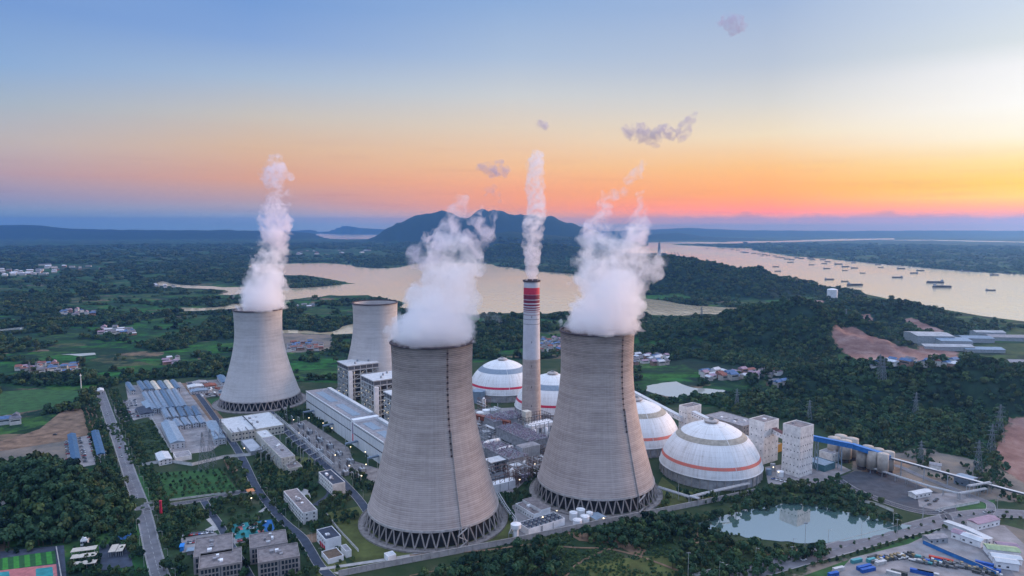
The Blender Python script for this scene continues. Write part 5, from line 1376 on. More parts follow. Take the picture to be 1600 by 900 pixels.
camp('mess_hall', 'white canteen with windows below the camp hall', 243, 716, 6, 12, 22, 5, ROOFW, wall_=WHITE)
camp('office_hut', 'dark roofed low hut between the two car parks of the camp', 213, 642, 6, 11, 24, 4, ROOFD)
camp('long_shed', 'left long dark blue roof of the car park sheds beside the dirt lot', 106, 686, 6, 40, 14, 5, BLUER, group='long blue sheds by the dirt lot')
camp('long_shed', 'right long dark blue roof of the car park sheds beside the dirt lot', 143, 681, 9, 37, 13, 5, BLUER, group='long blue sheds by the dirt lot')
camp('blue_store', 'blue and white roofed store on the left of the far left tower', 339, 592, 8, 11, 12, 5, BLUE2, group='stores behind the camp')
camp('gatehouse', 'small white gatehouse at the far end of the long road', 151, 612, 1, 4, 11, 4, ROOFW, group='stores behind the camp')
for k, (x, y, w_) in enumerate(((292,606,26), (296,613,30), (300,600,24), (318,604,20))):
    camp('storage_shed', ('pale open store nearest the far left tower', 'long pale store along the dirt strip', 'grey store at the back of the material yard', 'rust roofed store of the material yard')[k], x, y, 3, 4, w_, 3.5, (ROOFW, BLUE3, ROOFG, BROWN)[k], group='stores behind the camp')
# carports at the lower left
def canopy(label, C, A, B, h, roof, group='cream roofed carports'):
    c, u, w, La, Lb = rect(C, A, B, R(108)); t = empty('carport', (c.x, c.y, 0), label, 'carport', group)
    MB().prism(quad(c, u, w, La, Lb), h, h + .35).build('roof', roof, t)
    for a in (0.08, .92):
        for b in (.05, .35, .65, .95):
            q = c + u * La * a + w * Lb * b; MB().bar((q.x, q.y, 0), (q.x, q.y, h), .25).build('post', STEEL, t)
CR = mat('cream_canopy', (.50, .45, .38), .7, .12, .3)
for k, y in enumerate((871, 881.5, 893)): canopy(('rear', 'middle', 'front')[k] + ' one of the three long cream carports', (110 - k * .5, y), (109, y - 6), (150, y - 6), 3.5, CR)
canopy('left one of the two small cream canopies on the dark court', (169, 872), (167, 861), (180, 871), 4, CR); canopy('right one of the two small cream canopies on the dark court', (181, 871), (179, 861), (192, 869), 4, CR)
block('gate_house', 'small white glass-fronted house behind the carports', 'house', (126, 858), (124, 852), (137, 857), 6, WHITE, ROOFW, wa=(2, 2, 1.2, 1.2), wb=(3, 2, 1.4, 1.4), ang=R(108))
block('bike_shed', 'long low blue roofed shelter behind the left laboratory block', 'shelter', (292, 868), (289, 863), (352, 856), 3, ROOFG, BLUEP, roofbits=0, par=0, ang=R(108))
block('blue_hut', 'bright blue hut at the corner of the car park', 'hut', (281, 862), (278, 857), (287, 860), 3.5, mat('bright_blue', (.03, .22, .6)), mat('bright_blue', (.03, .22, .6)), roofbits=0, par=0, ang=R(108))
block('gate_canopy', 'orange topped gate house with lights near the service road', 'gate', (388, 776), (385, 772), (398, 774), 4, CREAM, mat('orange_roof', (.5, .2, .08)), roofbits=0, par=0)
block('gray_pad_building', 'flat grey low building beside the dark road left of the switchyard', 'building', (392, 712), (377, 694), (410, 707), 4, mat('grey_panel', (.3, .32, .34)), mat('pale_grey_roof', (.38, .40, .43)), roofbits=0)
block('shed_row', 'row of small pale sheds along the lower edge of the camp', 'shed', (275, 722), (270, 714), (300, 718), 4, WHITE2, ROOFG, roofbits=0)
# red pillar by the long road
p = P(252, 811); t = empty('red_pillar', (*p, 0), 'tall thin red pillar beside the long straight road', 'monument')
MB().box(p[0], p[1], 0, 1.6, 1.6, 15, .3).build('shaft', REDP, t)
MB().box(p[0], p[1], 15.003, 1.9, 1.9, .6, .3).build('cap', REDP, t); MB().box(p[0], p[1], 0, 3, 3, .5, .3).build('plinth', KERB, t)
# ---------------- cars
CB = MB()
CB.add([(-2.2, -.88, .35), (2.2, -.88, .35), (2.2, .88, .35), (-2.2, .88, .35), (-2.25, -.88, .85), (2.2, -.85, .78), (2.2, .85, .78), (-2.25, .88, .85), (-1.9, -.8, 1.0), (1.1, -.8, .98), (1.1, .8, .98), (-1.9, .8, 1.0)],
  [(3, 2, 1, 0), (0, 1, 5, 4), (1, 2, 6, 5), (2, 3, 7, 6), (3, 0, 4, 7), (4, 5, 9, 8), (5, 6, 10, 9), (6, 7, 11, 10), (7, 4, 8, 11), (8, 9, 10, 11)])
CG = MB().add([(-1.85, -.76, .99), (1.0, -.76, .97), (1.0, .76, .97), (-1.85, .76, .99), (-1.3, -.64, 1.46), (.25, -.64, 1.46), (.25, .64, 1.46), (-1.3, .64, 1.46)], [(0, 1, 5, 4), (1, 2, 6, 5), (2, 3, 7, 6), (3, 0, 4, 7), (4, 5, 6, 7)])
CWH = MB()
for x in (-1.35, 1.35):
    for y in (-.8, .8): CWH.tube((x, y - .1, .33), (x, y + .1, .33), .33, n=10)
CARCOL = {'white': (.62, .62, .62), 'silver': (.35, .36, .38), 'black': (.02, .02, .025), 'grey': (.12, .125, .13), 'red': (.42, .03, .03), 'blue': (.04, .09, .28)}
CARP = {}
for n, c in CARCOL.items():
    CARP[n] = (CB.mesh('car_body', mat('car_' + n, c, .35, .03, .5, spec=.6)), CG.mesh('glasshouse', GLASS), CWH.mesh('wheels', STEELD))
def car(x, y, ang, col, place, group):
    cb, cg, cw = CARP[col]
    o = bpy.data.objects.new('car', cb); COL.objects.link(o); o.location = (x, y, .30); o.rotation_euler = (0, 0, ang)
    tag(o, f'{col} car {place}', 'car', group)
    for n, me in (('glasshouse', cg), ('wheels', cw)):
        k = bpy.data.objects.new(n, me); COL.objects.link(k); k.parent = o
def carrow(p, q, n, ang, place, group, fill=.85, cols=('white', 'white', 'silver', 'black', 'grey', 'white', 'red', 'blue')):
    a, b = V2(P(*p)), V2(P(*q))
    for k in range(n):
        if random.random() > fill: continue
        c = a + (b - a) * (k + .5) / n; car(c.x, c.y, ang + random.uniform(-.04, .04) + (math.pi if random.random() < .5 else 0), random.choice(cols), place, group)
G1 = 'cars in the camp car park'
for k in range(5):
    carrow((180 + k * 7.5, 627 - k * .5), (196 + k * 5.2, 660 - k * 1.2), 17, .4, 'in the gravel car park beside the blue roofed camp', G1, .72)
carrow((285, 838), (334, 832), 12, R(112), 'in the back row of the car park above the laboratory blocks', 'cars in the laboratory car park', 1)
carrow((292, 849), (344, 843), 13, R(112), 'in the front row of the car park above the laboratory blocks', 'cars in the laboratory car park', 1)
carrow((370, 846), (424, 838), 11, R(112), 'in the row between the sports court and the laboratory blocks', 'cars beside the sports court', .9)
for (x, y, c) in ((380, 822, 'white'), (395, 819, 'white'), (412, 817, 'white'), (389, 826, 'white'), (394, 826.5, 'white'), (400, 826, 'white'), (406, 825, 'grey'), (365, 836, 'white')):
    car(*P(x, y), random.uniform(0, 3), c, 'parked on the painted sports court', 'cars on the sports court')
for a, b, n, pl in (((124, 684), (134, 724), 14, 'in the left row between the two long blue sheds'), ((139, 683), (151, 722), 14, 'in the right row between the two long blue sheds'), ((104, 690), (108, 724), 9, 'left of the long blue sheds')):
    carrow(a, b, n, .15, pl, 'cars around the long blue sheds', .85, ('white', 'white', 'red', 'grey', 'silver'))
for (x, y, c, a) in ((213, 780, 'white', 2.2), (187, 700, 'red', 2.2), (168, 648, 'white', 2.2), (190, 714, 'white', 2.2), (86, 680, 'black', .4)): car(*P(x, y), a, c, 'driving on the long straight road' if x > 100 else 'on the dirt lot track', 'cars on the roads')
for (x, y, c) in ((1256, 876, 'white'), (1470, 800, 'white'), (1540, 801.5, 'white'), (1500, 807, 'silver'), (1550, 800.5, 'grey')): car(*P(x, y), .35, c, 'on the highway at the lower right', 'cars on the highway')
for (x, y, c) in ((1448, 783, 'black'), (1461, 784, 'black'), (1464, 781, 'grey'), (1452, 789, 'grey')): car(*P(x, y), .5, c, 'in the paved lot beside the highway', 'cars in the paved lot')
carrow((1205, 748), (1238, 756), 5, .6, 'at the foot of the white transfer towers', 'cars by the transfer towers', .9)
# ---------------- trucks, containers, lower right yard
def container(label, x, y, L, ang, m, h=2.6, n=1, z=0, group='containers in the lower right yard'):
    q = P(x, y); t = empty('container', (*q, z), label, 'container', group, ang)
    mb = MB().box(0, 0, .1, L, 2.45, h); o = bpy.data.objects.new('box', mb.mesh('box', m)); COL.objects.link(o); o.parent = t
    rb = MB()
    for k in range(int(L / .8)):
        for s in (-1, 1): rb.box(-L / 2 + .4 + k * .8, s * 1.25, .2, .3, .08, h - .3)
    o = bpy.data.objects.new('ribs', rb.mesh('ribs', m)); COL.objects.link(o); o.parent = t
CT = {'blue': mat('container_blue', (.02, .10, .38), .55, .15, .4), 'teal': mat('container_teal', (.08, .30, .32), .55, .15, .4), 'white': mat('container_white', (.5, .5, .49), .55, .15, .4), 'red': mat('container_red', (.45, .05, .03), .55, .15, .4), 'grey': mat('container_grey', (.16, .17, .18), .6, .2, .4), 'dark': mat('container_dark', (.05, .06, .06), .6, .2, .4)}
for x, y, L, a, c, lab in ((1338, 879, 9, .35, 'teal', 'teal container at the left end of the yard'), (1350, 889, 12, .35, 'blue', 'blue container stacked in the yard, left one'), (1356, 893, 12, .35, 'blue', 'blue container stacked in the yard, front one'), (1361, 878, 7, .35, 'teal', 'small teal container behind the blue ones'),
    (1310, 892, 9, .35, 'white', 'white container at the left edge of the yard'), (1302, 900, 8, .35, 'blue', 'blue container cut by the bottom edge'), (1376, 882, 9, .35, 'white', 'white container near the machinery row'), (1364, 874, 9, .4, 'dark', 'dark container behind the machinery row'),
    (1440, 897, 14, -.5, 'blue', 'long blue container at the bottom of the yard'), (1450, 899, 13, -.5, 'white', 'long white container at the bottom of the yard'), (1470, 877, 15, -.55, 'red', 'red lorry body in the middle of the yard'),
    (1538, 884, 11, -.6, 'blue', 'light blue container by the blue fence'), (1550, 893, 10, -.6, 'blue', 'blue container at the end of the blue fence'), (1405, 898, 10, -.6, 'dark', 'dark container in the open yard'), (1396, 899, 9, -.6, 'white', 'small white container in the open yard')):
    container(lab, x, y, L, a, CT[c])
g = random.Random(3)
for k in range(46):   # parked machines and lorries in rows
    if k < 18: x, y = 1366 + (k % 9) * 7 + g.uniform(-2, 2), 875 - (k % 9) * .9 + (k // 9) * 4; a = .35
    else: s = (k - 18) / 28; x, y = 1428 + s * 130 + g.uniform(-3, 3), 872 + s * 26 + g.uniform(-4, 6); a = -.55
    q = P(x, y); cn = g.choice(['dark', 'dark', 'dark', 'grey', 'grey', 'teal', 'white', 'blue'])
    t = empty('lorry', (*q, 0), f'{cn} lorry parked in ' + ('the machinery row at the back of the lower right yard' if k < 18 else 'the diagonal row of the lower right yard'), 'lorry', 'lorries in the lower right yard', a + g.uniform(-.1, .1))
    for nm, mb, m in (('bed', MB().box(-1, 0, .9, 5, 2.1, g.uniform(.3, 1.5)), CT[cn]), ('cab', MB().box(3, 0, .7, 1.7, 2.2, 2.0), g.choice([CT['white'], CT['grey'], CT['dark'], CT['grey'], mat('machine_yellow', (.28, .22, .12))])), ('wheels', MB().box(-2, 0, .1, 2.4, 2.2, .75).box(2.6, 0, .1, 1, 2.2, .6), STEELD)):
        o = bpy.data.objects.new(nm, mb.mesh(nm, m)); COL.objects.link(o); o.parent = t
MAUVE = mat('mauve_roof', (.30, .21, .26), .7, .15, .3); GREENR = mat('pale_green_roof', (.30, .38, .22), .7, .15, .3)
def rshed(lab, p, q, wd, h, roof, wall_=WHITE):
    a, b = V2(P(*p)), V2(P(*q)); u = (b - a).normalized(); w = Vector((-u.y, u.x, 0)); L = (b - a).length; m = (a + b) / 2 + w * wd / 2
    t = empty('yard_shed', (m.x, m.y, 0), lab, 'shed', 'sheds beside the highway')
    gable(t, a + u * 0, w, u, wd, L, h, 1.2, 'b', wall_, roof)
    windows(t, a, u, max(2, int(L / 5)), 1, 2, 5, 1.4, 1, 1.6, 1.2)
rshed('long white shed with a pale roof beside the mauve one by the highway', (1543, 853), (1550, 851), 34, 5, ROOFW)
rshed('mauve roofed shed closing the small court by the highway', (1528, 829), (1562, 821), 9, 5, MAUVE)
rshed('mauve roofed shed at the left of the highway group', (1486, 841), (1503, 846), 9, 5, MAUVE)
rshed('white shed with a row of windows behind the blue fence', (1501, 846), (1532, 857), 9, 5, ROOFW)
rshed('pale green roofed shed at the right edge', (1543, 868), (1594, 874), 9, 5, GREENR)
rshed('white roofed shed in front of the pale green one', (1550, 878), (1597, 884), 7, 4, ROOFW)
rshed('lowest white shed with windows at the right edge', (1556, 888), (1592, 893), 7, 5, ROOFW)
rshed('mauve roofed shed behind the pale green one', (1560, 861), (1592, 864), 7, 4, MAUVE)
rshed('grey roofed open shed behind the blue fence', (1452, 851), (1481, 848), 7, 4, ROOFG, STEEL)
rshed('grey roofed shed in the paved lot by the conveyor', (1430, 780), (1456, 775), 7, 4, ROOFW, WHITE2)
rshed('blue roofed yard shed under the thin conveyor', (1490, 755), (1515, 762), 16, 6, BLUEP, BLUE3)
rshed('grey roofed shed below the forest edge', (1452, 735), (1470, 738), 9, 6, ROOFG, WHITE2)
for k, p in enumerate(((1385, 752), (1395, 758), (1408, 762), (1380, 758), (1420, 768))):
    tank('yard_drum', ['drum', 'drum', 'drum', 'drum', 'drum'][0] + (' nearest the beige silos', ' second from the beige silos', ' in the middle of the pipe yard', ' left of the pipe yard', ' farthest along the pipe yard')[k] + ', pale blue', *P(*p), 2.4, 4, BLUEP)
pipe_rack('long pipe rack descending through the yard under the thin conveyor', [(1360, 738), (1400, 752), (1450, 768), (1498, 780), (1540, 772)], 5, 3, 9)
pipe_rack('upper white pipe bridge by the highway junction', [(1512, 775), (1546, 769)], 9, 3, 10)
# ---------------- switchyard: gantries and poles
def gantry(p, q, h, lab):
    a, b = V2(P(*p)), V2(P(*q)); t = empty('switch_gantry', (a.x, a.y, 0), lab, 'gantry', 'switchyard gantries'); d = (b - a).normalized(); mb = MB()
    for s in (a, b):
        for e in (-.8, .8): mb.bar(s + d * e, s + d * e * .4 + V2((0, 0), h), .28)
    mb.build('pylons', STEEL, t)
    MB().bar(a + V2((0, 0), h), b + V2((0, 0), h), .5, .7).build('beam', STEEL, t)
    for k in range(1, 4):
        s = a + (b - a) * k / 4; MB().bar(s + V2((0, 0), h - 3), s + V2((0, 0), h - .3), .3).build('insulator', RUST, t)
for k in range(7):
    gantry((400 + k * 8, 716 + k * 4), (414 + k * 8, 708 + k * 4), 9, 'steel gantry on the left side of the switch house')
    gantry((438 + k * 9, 690 + k * 7), (452 + k * 9, 684 + k * 7), 9, 'steel gantry on the right side of the switch house')
for k in range(6): gantry((336 + k * 12, 690 - k * 1.5), (342 + k * 12, 697 - k * 1.5), 13, 'tall grey gantry in front of the cream workshop')
for k, (x, y) in enumerate(((470, 668), (484, 678), (500, 690), (516, 700), (530, 712), (548, 724), (566, 738), (478, 690), (500, 708), (540, 742))):
    q = V2(P(x, y)); t = empty('transformer', (q.x, q.y, 0), ('grey transformer with cooling fins in the yard beside the turbine hall'), 'transformer', 'transformers beside the turbine hall')
    MB().box(q.x, q.y, .3, 7, 4, 4.2, UA).build('tank', STEEL, t)
    for e in (-1, 1):
        for j in range(3): r_ = q + vb * e * 2.6 + va * (j - 1) * 2.0; MB().box(r_.x, r_.y, .6, 1.5, .9, 3.2, UA).build('radiator', STEELD, t)
    for j in range(3): r_ = q + va * (j - 1) * 2; MB().tube((r_.x, r_.y, 4.5), (r_.x, r_.y, 7), .3, .15, 8).build('bushing', RUST, t)
for k, (p, q) in enumerate((((474, 654), (500, 650)), ((505, 676), (528, 670)), ((540, 705), (565, 698)), ((575, 728), (597, 722)))):
    a, b = V2(P(*p)), V2(P(*q)); t = empty('fire_wall', (a.x, a.y, 0), 'blue-grey duct bridge from the transformers to the turbine hall', 'duct', 'duct bridges at the turbine hall')
    MB().bar(a + V2((0, 0), 8), b + vb * 14 + V2((0, 0), 8), 3.2, 1.6).build('duct_box', BLUE3, t)
    for s in (0, .5): r_ = a + (b + vb * 14 - a) * s; MB().bar(r_, r_ + V2((0, 0), 7.2), .6).build('post', STEEL, t)

g = random.Random(5)
for k in range(26):
    x, y = 446 + (k % 13) * 9.5 + g.uniform(-2, 2), 648 + (k % 13) * 8.2 + (k // 13) * 9 + g.uniform(-2, 2); q = V2(P(x, y)); h = g.uniform(6, 11)
    t = empty('switch_gantry', (q.x, q.y, 0), 'small steel gantry in the transformer yard beside the turbine hall', 'gantry', 'gantries of the transformer yard'); mb = MB(); l = g.uniform(5, 10)
    for e in (-1, 1): mb.bar(q + va * e * l / 2, q + va * e * l / 2 + V2((0, 0), h), .3)
    mb.build('posts', PIPE, t); MB().bar(q - va * l / 2 + V2((0, 0), h), q + va * l / 2 + V2((0, 0), h), .35).build('beam', PIPE, t)
    for j in range(3): s_ = q + va * (j - 1) * l / 3.2; MB().bar(s_ + V2((0, 0), 0), s_ + V2((0, 0), h * .55), .35).build('insulator', RUST, t)
for k, (x, y) in enumerate(((426, 668), (436, 720), (408, 728), (470, 722), (488, 700), (508, 664), (540, 690), (380, 700), (396, 682), (590, 750), (770, 790), (850, 770), (870, 815), (1060, 780), (1200, 720))):
    q = P(x, y); t = empty('lightning_mast', (*q, 0), 'thin grey lightning mast standing in the plant yards', 'mast', 'lightning masts'); MB().tube((*q, 0), (*q, 22), .3, .08, 8).build('pole', PIPE, t); MB().lathe(q[0], q[1], [(.6, 0), (.6, .4)], 10).build('footing', KERB, t)
for k in range(34):   # stacked building materials in the store yard by the far left tower
    x, y = g.uniform(298, 346), g.uniform(598, 620); q = V2(P(x, y)); L_ = g.uniform(4, 11)
    t = empty('material_stack', (q.x, q.y, 0), 'stack of building material in the yard behind the camp', 'stack', 'material stacks behind the camp'); hh = g.uniform(.8, 2.4)
    MB().box(q.x, q.y, .2, L_, 2.2, hh, UB + g.choice((0, 1.57))).build('pile', g.choice((STEEL, RUST, WHITE2, BROWN, CT['grey'], PIPE)), t)
    MB().box(q.x, q.y, 0, 1.5, 1.5, .19, UB).build('pallet', BARK, t)
# ================================================================== VILLAGES, BOATS, PYLONS, LAMPS
HW = [mat('house_wall', (.42, .40, .37), .85, .15, .3), mat('house_wall_white', (.60, .60, .58), .85, .1, .3), mat('house_wall_brick', (.30, .19, .15), .9, .2, .3)]
HR = {'grey': mat('house_roof_grey', (.16, .16, .18), .9, .2, .3), 'red': mat('house_roof_red', (.24, .10, .08), .9, .2, .3), 'blue': mat('house_roof_blue', (.08, .15, .28), .7, .2, .3), 'white': mat('house_roof_white', (.5, .52, .55), .8, .1, .3), 'mauve': MAUVE}
HM = {}
def house_mesh(i, rc_):
    if (i, rc_) not in HM:
        b = MB().box(0, 0, 0, 11, 8, 6.5); r = MB()
        r.add([(-5.9, -4.5, 6.503), (5.9, -4.5, 6.503), (5.9, 4.5, 6.503), (-5.9, 4.5, 6.503), (-5.2, 0, 8.8), (5.2, 0, 8.8)], [(0, 1, 5, 4), (2, 3, 4, 5), (1, 2, 5), (3, 0, 4), (3, 2, 1, 0)])
        wmb = MB()
        for s in (-1, 1):
            wmb.box(0, s * 4.03, 4.0, 8.6, .06, 1.2)
        HM[(i, rc_)] = (b.mesh('house', HW[i]), r.mesh('roof', HR[rc_]), wmb.mesh('window_strip', GLASS))
    return HM[(i, rc_)]
VILL = [  # centre px, spread px, number, scale, roofs, place
 (184,519,26,5,20,1.15,('grey','blue','grey','white','mauve'),'in the village beyond the camp, left of the far left tower'),
 (90,577,34,6,22,1.0,('grey','blue','red','grey','mauve'),'in the village near the tall thin mast'),
 (40,578,12,3,6,1.0,('red','mauve'),'at the left end of the village near the mast'),
 (268,567,10,5,8,1.0,('white','mauve','grey'),'in the hamlet behind the blue roofed camp'),
 (15,660,12,4,6,1.2,('blue','grey'),'beside the dirt lot at the left edge'),
 (122,490,26,5,12,1.2,('grey','blue','mauve'),'in the hamlet in the left fields'),
 (476,543,26,7,26,1.0,('grey','blue','grey','red'),'in the village between the far left tower and the open tower'),
 (480,480,16,3,5,1.2,('grey','white'),'on the headland below the lake'),
 (862,541,20,9,22,1.05,('grey','blue','red','grey','mauve'),'in the village right of the chimney'),
 (1018,564,26,7,22,1.05,('grey','grey','mauve','white','blue'),'in the village right of the right-hand tower'),
 (1125,590,26,6,26,1.25,('red','blue','red','white','mauve','blue'),'in the bright roofed village by the fish pond'),
 (1190,588,30,5,26,1.25,('mauve','red','white','grey','mauve'),'in the right half of the bright roofed village'),
 (1215,602,14,4,8,1.1,('blue','grey'),'at the forest edge of the bright roofed village'),
 (1420,572,60,4,14,1.3,('blue','white','grey','blue'),'at the foot of the red quarry'),
 (1480,573,20,3,5,1.3,('red','white','blue'),'at the right end of the quarry foot'),
 (45,427,45,5,28,2.4,('white','grey','white'),'in the distant town at the left edge'),
 (110,418,50,4,14,2.4,('white','grey'),'on the right side of the distant left town'),
 (270,448,30,2,6,1.6,('white','grey'),'on the near bank of the thin lake finger'),
 (520,395,60,4,20,2.6,('white','grey','mauve'),'in the far town across the lake'),
]
nh = 0
for cx, cy, sx, sy, n, sc, cols, place in VILL:
    kx = 0; placed = []
    for _ in range(n * 30):
        if kx >= n: break
        x, y = cx + random.uniform(-sx, sx), cy + random.uniform(-sy, sy)
        X, Y, Z = ground_px(x, y)
        if wat_mask(np.array([X]), np.array([Y]))[0]: continue
        if any(math.hypot(X - a, Y - b) < 10.5 * sc for a, b in placed): continue
        placed.append((X, Y)); rc_ = random.choice(cols); wi = random.choice((0, 1, 1, 2)); kx += 1
        b, r, wmm = house_mesh(wi, rc_)
        o = bpy.data.objects.new('house', b); COL.objects.link(o); o.location = (X, Y, Z - .3); o.rotation_euler = (0, 0, random.choice((.5, .6, 2.1, .4)) + random.uniform(-.15, .15))
        o.scale = (sc * random.uniform(.7, 1.3), sc * random.uniform(.7, 1.1), min(sc, 1.5) * random.uniform(.6, 1.15))
        tag(o, f'{rc_} roofed house {place}', 'house', 'houses ' + place)
        for nm, me in (('roof', r), ('window_strip', wmm)):
            if Y > 2500 and nm == 'window_strip': continue
            k = bpy.data.objects.new(nm, me); COL.objects.link(k); k.parent = o
        nh += 1
print('houses', nh)
# large factory halls behind the quarry
def bigshed(lab, x, y, L, W_, h, ang, roof, wall_=STEEL):
    X, Y, Z = ground_px(x, y); u = Vector((math.cos(ang), math.sin(ang), 0)); w = Vector((-u.y, u.x, 0)); c = Vector((X, Y, 0)) - u * L / 2
    t = empty('factory_hall', (X, Y, Z), lab, 'factory', 'factory halls behind the quarry'); 
    gable(t, c, w, u, W_, L, h, 3, 'b', wall_, roof, Z)
PALE = mat('pale_works_roof', (.36, .37, .38), .7, .15, .1)
bigshed('tall pale factory hall nearest the quarry', 1462, 540, 70, 60, 16, -.1, PALE, STEEL)
bigshed('blue-grey factory hall right of the tall pale one', 1495, 543, 60, 50, 11, -.1, BLUEP)
bigshed('wide factory hall in front of the blue-grey one', 1484, 549, 90, 30, 8, -.1, PALE)
bigshed('dark blue factory hall by the right edge', 1530, 536, 60, 40, 9, -.1, BLUE3)
bigshed('white factory office block on the rise at the right', 1548, 529, 60, 25, 12, -.1, PALE, STEEL)
bigshed('long grey factory hall at the right edge', 1585, 534, 90, 40, 8, -.1, ROOFG)
bigshed('low factory shed near the right edge', 1540, 552, 70, 30, 6, -.1, BLUEP)
bigshed('grey works shed at the far right above the forest', 1590, 572, 70, 24, 6, -.1, ROOFG)
X, Y, Z = ground_px(1300, 468)
t = empty('storage_tank', (X, Y, Z), 'lone big white tank on the river bank', 'tank'); MB().lathe(X, Y, [(16, Z), (16, Z + 32)], 36, cap=False).build('shell', WHITE, t, True); MB().lathe(X, Y, [(16.3, Z + 32), (8, Z + 35), (.5, Z + 36)], 36).build('roof', WHITE, t)
# ---------------- boats
def hull_mesh(L, W_, h, name):
    n = 9; vs = []; 
    for k in range(n):
        f = k / (n - 1); x = -L / 2 + L * f; w = W_ / 2 * (min(1, .55 + f * 4) if f < .2 else (1 if f < .8 else max(.05, 1 - ((f - .8) / .2) ** 2 * .95)))
        zt = h * (1 + .35 * max(0, (f - .75) / .25) ** 2)
        vs += [(x, -w * .8, -.6), (x, w * .8, -.6), (x, w, zt), (x, -w, zt)]
    fs = [(0, 3, 2, 1), tuple(4 * (n - 1) + i for i in (0, 1, 2, 3))]
    for k in range(n - 1):
        a = 4 * k
        for i in range(4): fs.append((a + i, a + (i + 1) % 4, a + 4 + (i + 1) % 4, a + 4 + i))
    return MB().add(vs, fs).mesh(name, mat('boat_hull', (.05, .05, .06), .6, .2, .1))
HULL = hull_mesh(60, 11, 3.2, 'hull')
CABIN = MB().box(-23, 0, 3.2, 8, 8.5, 3).box(-24, 0, 6.2, 5.5, 7.5, 2.6).bar((-25, 0, 8.8), (-25, 0, 13), .3).mesh('deck_house', mat('boat_cabin', (.30, .31, .33), .6, .15, .2))
HOLD = MB().box(4, 0, 3.2, 40, 8, 1.6).bar((24, 0, 3), (24, 0, 9), .3).mesh('hold_cover', mat('boat_hold', (.13, .11, .10), .8, .2, .2))
BOATS = [(1144,390,.9,'c'),(1153,391,.9,'c'),(1160,394,1.2,'c'),(1166,394.5,1.2,'c'),(1164,395,1.0,'c'),(1178,396,1.2,'c'),(1186,397,1,'c'),(1194,398,1,'c'),(1200,399,1,'c'),(1211,400,1,'c'),(1215,402,1,'c'),(1222,403,1,'c'),(1190,400,.8,'c'),(1230,405,1.1,'c'),(1237,406,1,'c'),(1235,410,1.1,'o'),(1246,403,1,'c'),(1252,404,1,'c'),(1265,404,1,'c'),(1270,406,1,'c'),(1286,406,1,'c'),(1293,409,1,'c'),(1288,412,1,'o'),(1292,420,1.2,'o'),(1268,414,.8,'o'),(1212,417,.9,'o'),(1215,424,1,'o'),(1310,413,1.5,'o'),(1321,417,1.2,'o'),(1335,419,1.1,'o'),(1320,423,.8,'o'),(1334,411,1,'c'),(1348,427,.8,'o'),(1360,411,1.2,'c'),(1372,414,1,'c'),(1376,418,.8,'o'),(1390,414,1,'c'),(1408,420,1.1,'o'),(1428,427,1.1,'o'),(1438,423,1,'o'),(1402,434,1.3,'o'),(1461,442,1.8,'b'),(1472,449,2.1,'b'),(1508,424,1.1,'o'),(1554,430,1.2,'o'),(1548,454,1.1,'o'),(1296,437,1.2,'o'),(1320,440,.8,'o'),(1336,446,1.6,'b'),(1105,388.3,.8,'c'),(1130,389,.8,'c')]
LABB = {(1461,442): 'big laden cargo ship with its deckhouse on the right, middle of the river', (1472,449): 'very long low barge just below the big laden ship', (1336,446): 'dark boxy barge close to the near bank', (1402,434): 'dark cargo boat in mid river, alone', (1548,454): 'thin flat barge near the right edge', (1554,430): 'thin boat near the far bank at the right edge', (1508,424): 'boat close under the far bank', (1296,437): 'boat nearest the lone white tank', (1310,413): 'tall moored vessel in the middle of the fleet', (1235,410): 'boat lying just off the moored fleet', (1215,424): 'small dark boat off the hilltop, nearest the hill', (1212,417): 'small boat in open water above the hilltop'}
for x, y, s, kd in BOATS:
    X, Y = P(x, y, .3); o = bpy.data.objects.new('cargo_boat', HULL); COL.objects.link(o)
    o.location = (X, Y, .35); o.rotation_euler = (0, 0, math.pi * (random.random() < .3) + R(-4) + random.uniform(-.12, .12)); f = s * random.uniform(.85, 1.1); o.scale = (f * .62, f * .7, f * .85)
    tag(o, LABB.get((x, y), 'dark cargo boat moored in the crowded fleet along the far bank' if kd == 'c' else 'small dark cargo boat under way in open water of the river'), 'boat', 'cargo boats on the river')
    for nm, me in (('deck_house', CABIN), ('hold_cover', HOLD)):
        k = bpy.data.objects.new(nm, me); COL.objects.link(k); k.parent = o
# ---------------- lattice pylons and masts
PYL = mat('pylon_steel', (.20, .23, .26), .6, .1, .4)
def pylon(x, y, h, lab, group='power pylons', arms=3, w=None):
    X, Y, Z = ground_px(x, y); w = w or h * .09; t = empty('pylon', (X, Y, Z - .5), lab, 'pylon', group); th = max(.2, Y * .0003)
    mb = MB(); n = 7
    hw = lambda f: w * (1 - f) ** 1.1 + w * .12
    for sx, sy in ((-1, -1), (1, -1), (1, 1), (-1, 1)):
        for k in range(n):
            a, b = k / n, (k + 1) / n; mb.bar((X + sx * hw(a), Y + sy * hw(a), Z + h * a), (X + sx * hw(b), Y + sy * hw(b), Z + h * b), th)
    for k in range(n):
        a, b = k / n, (k + 1) / n
        for (p1, p2) in (((-1, -1), (1, -1)), ((1, -1), (1, 1)), ((1, 1), (-1, 1)), ((-1, 1), (-1, -1))):
            mb.bar((X + p1[0] * hw(a), Y + p1[1] * hw(a), Z + h * a), (X + p2[0] * hw(b), Y + p2[1] * hw(b), Z + h * b), th * .6)
            mb.bar((X + p2[0] * hw(a), Y + p2[1] * hw(a), Z + h * a), (X + p1[0] * hw(b), Y + p1[1] * hw(b), Z + h * b), th * .6)
    mb.build('lattice', PYL, t)
    for k in range(arms):
        z = Z + h * (.66 + .13 * k); l = h * (.17 - .02 * k)
        MB().bar((X - l, Y, z), (X, Y, z + h * .03), th * .8).bar((X, Y, z + h * .03), (X + l, Y, z), th * .8).bar((X - l, Y, z), (X + l, Y, z), th * .8).build('cross_arm', PYL, t)
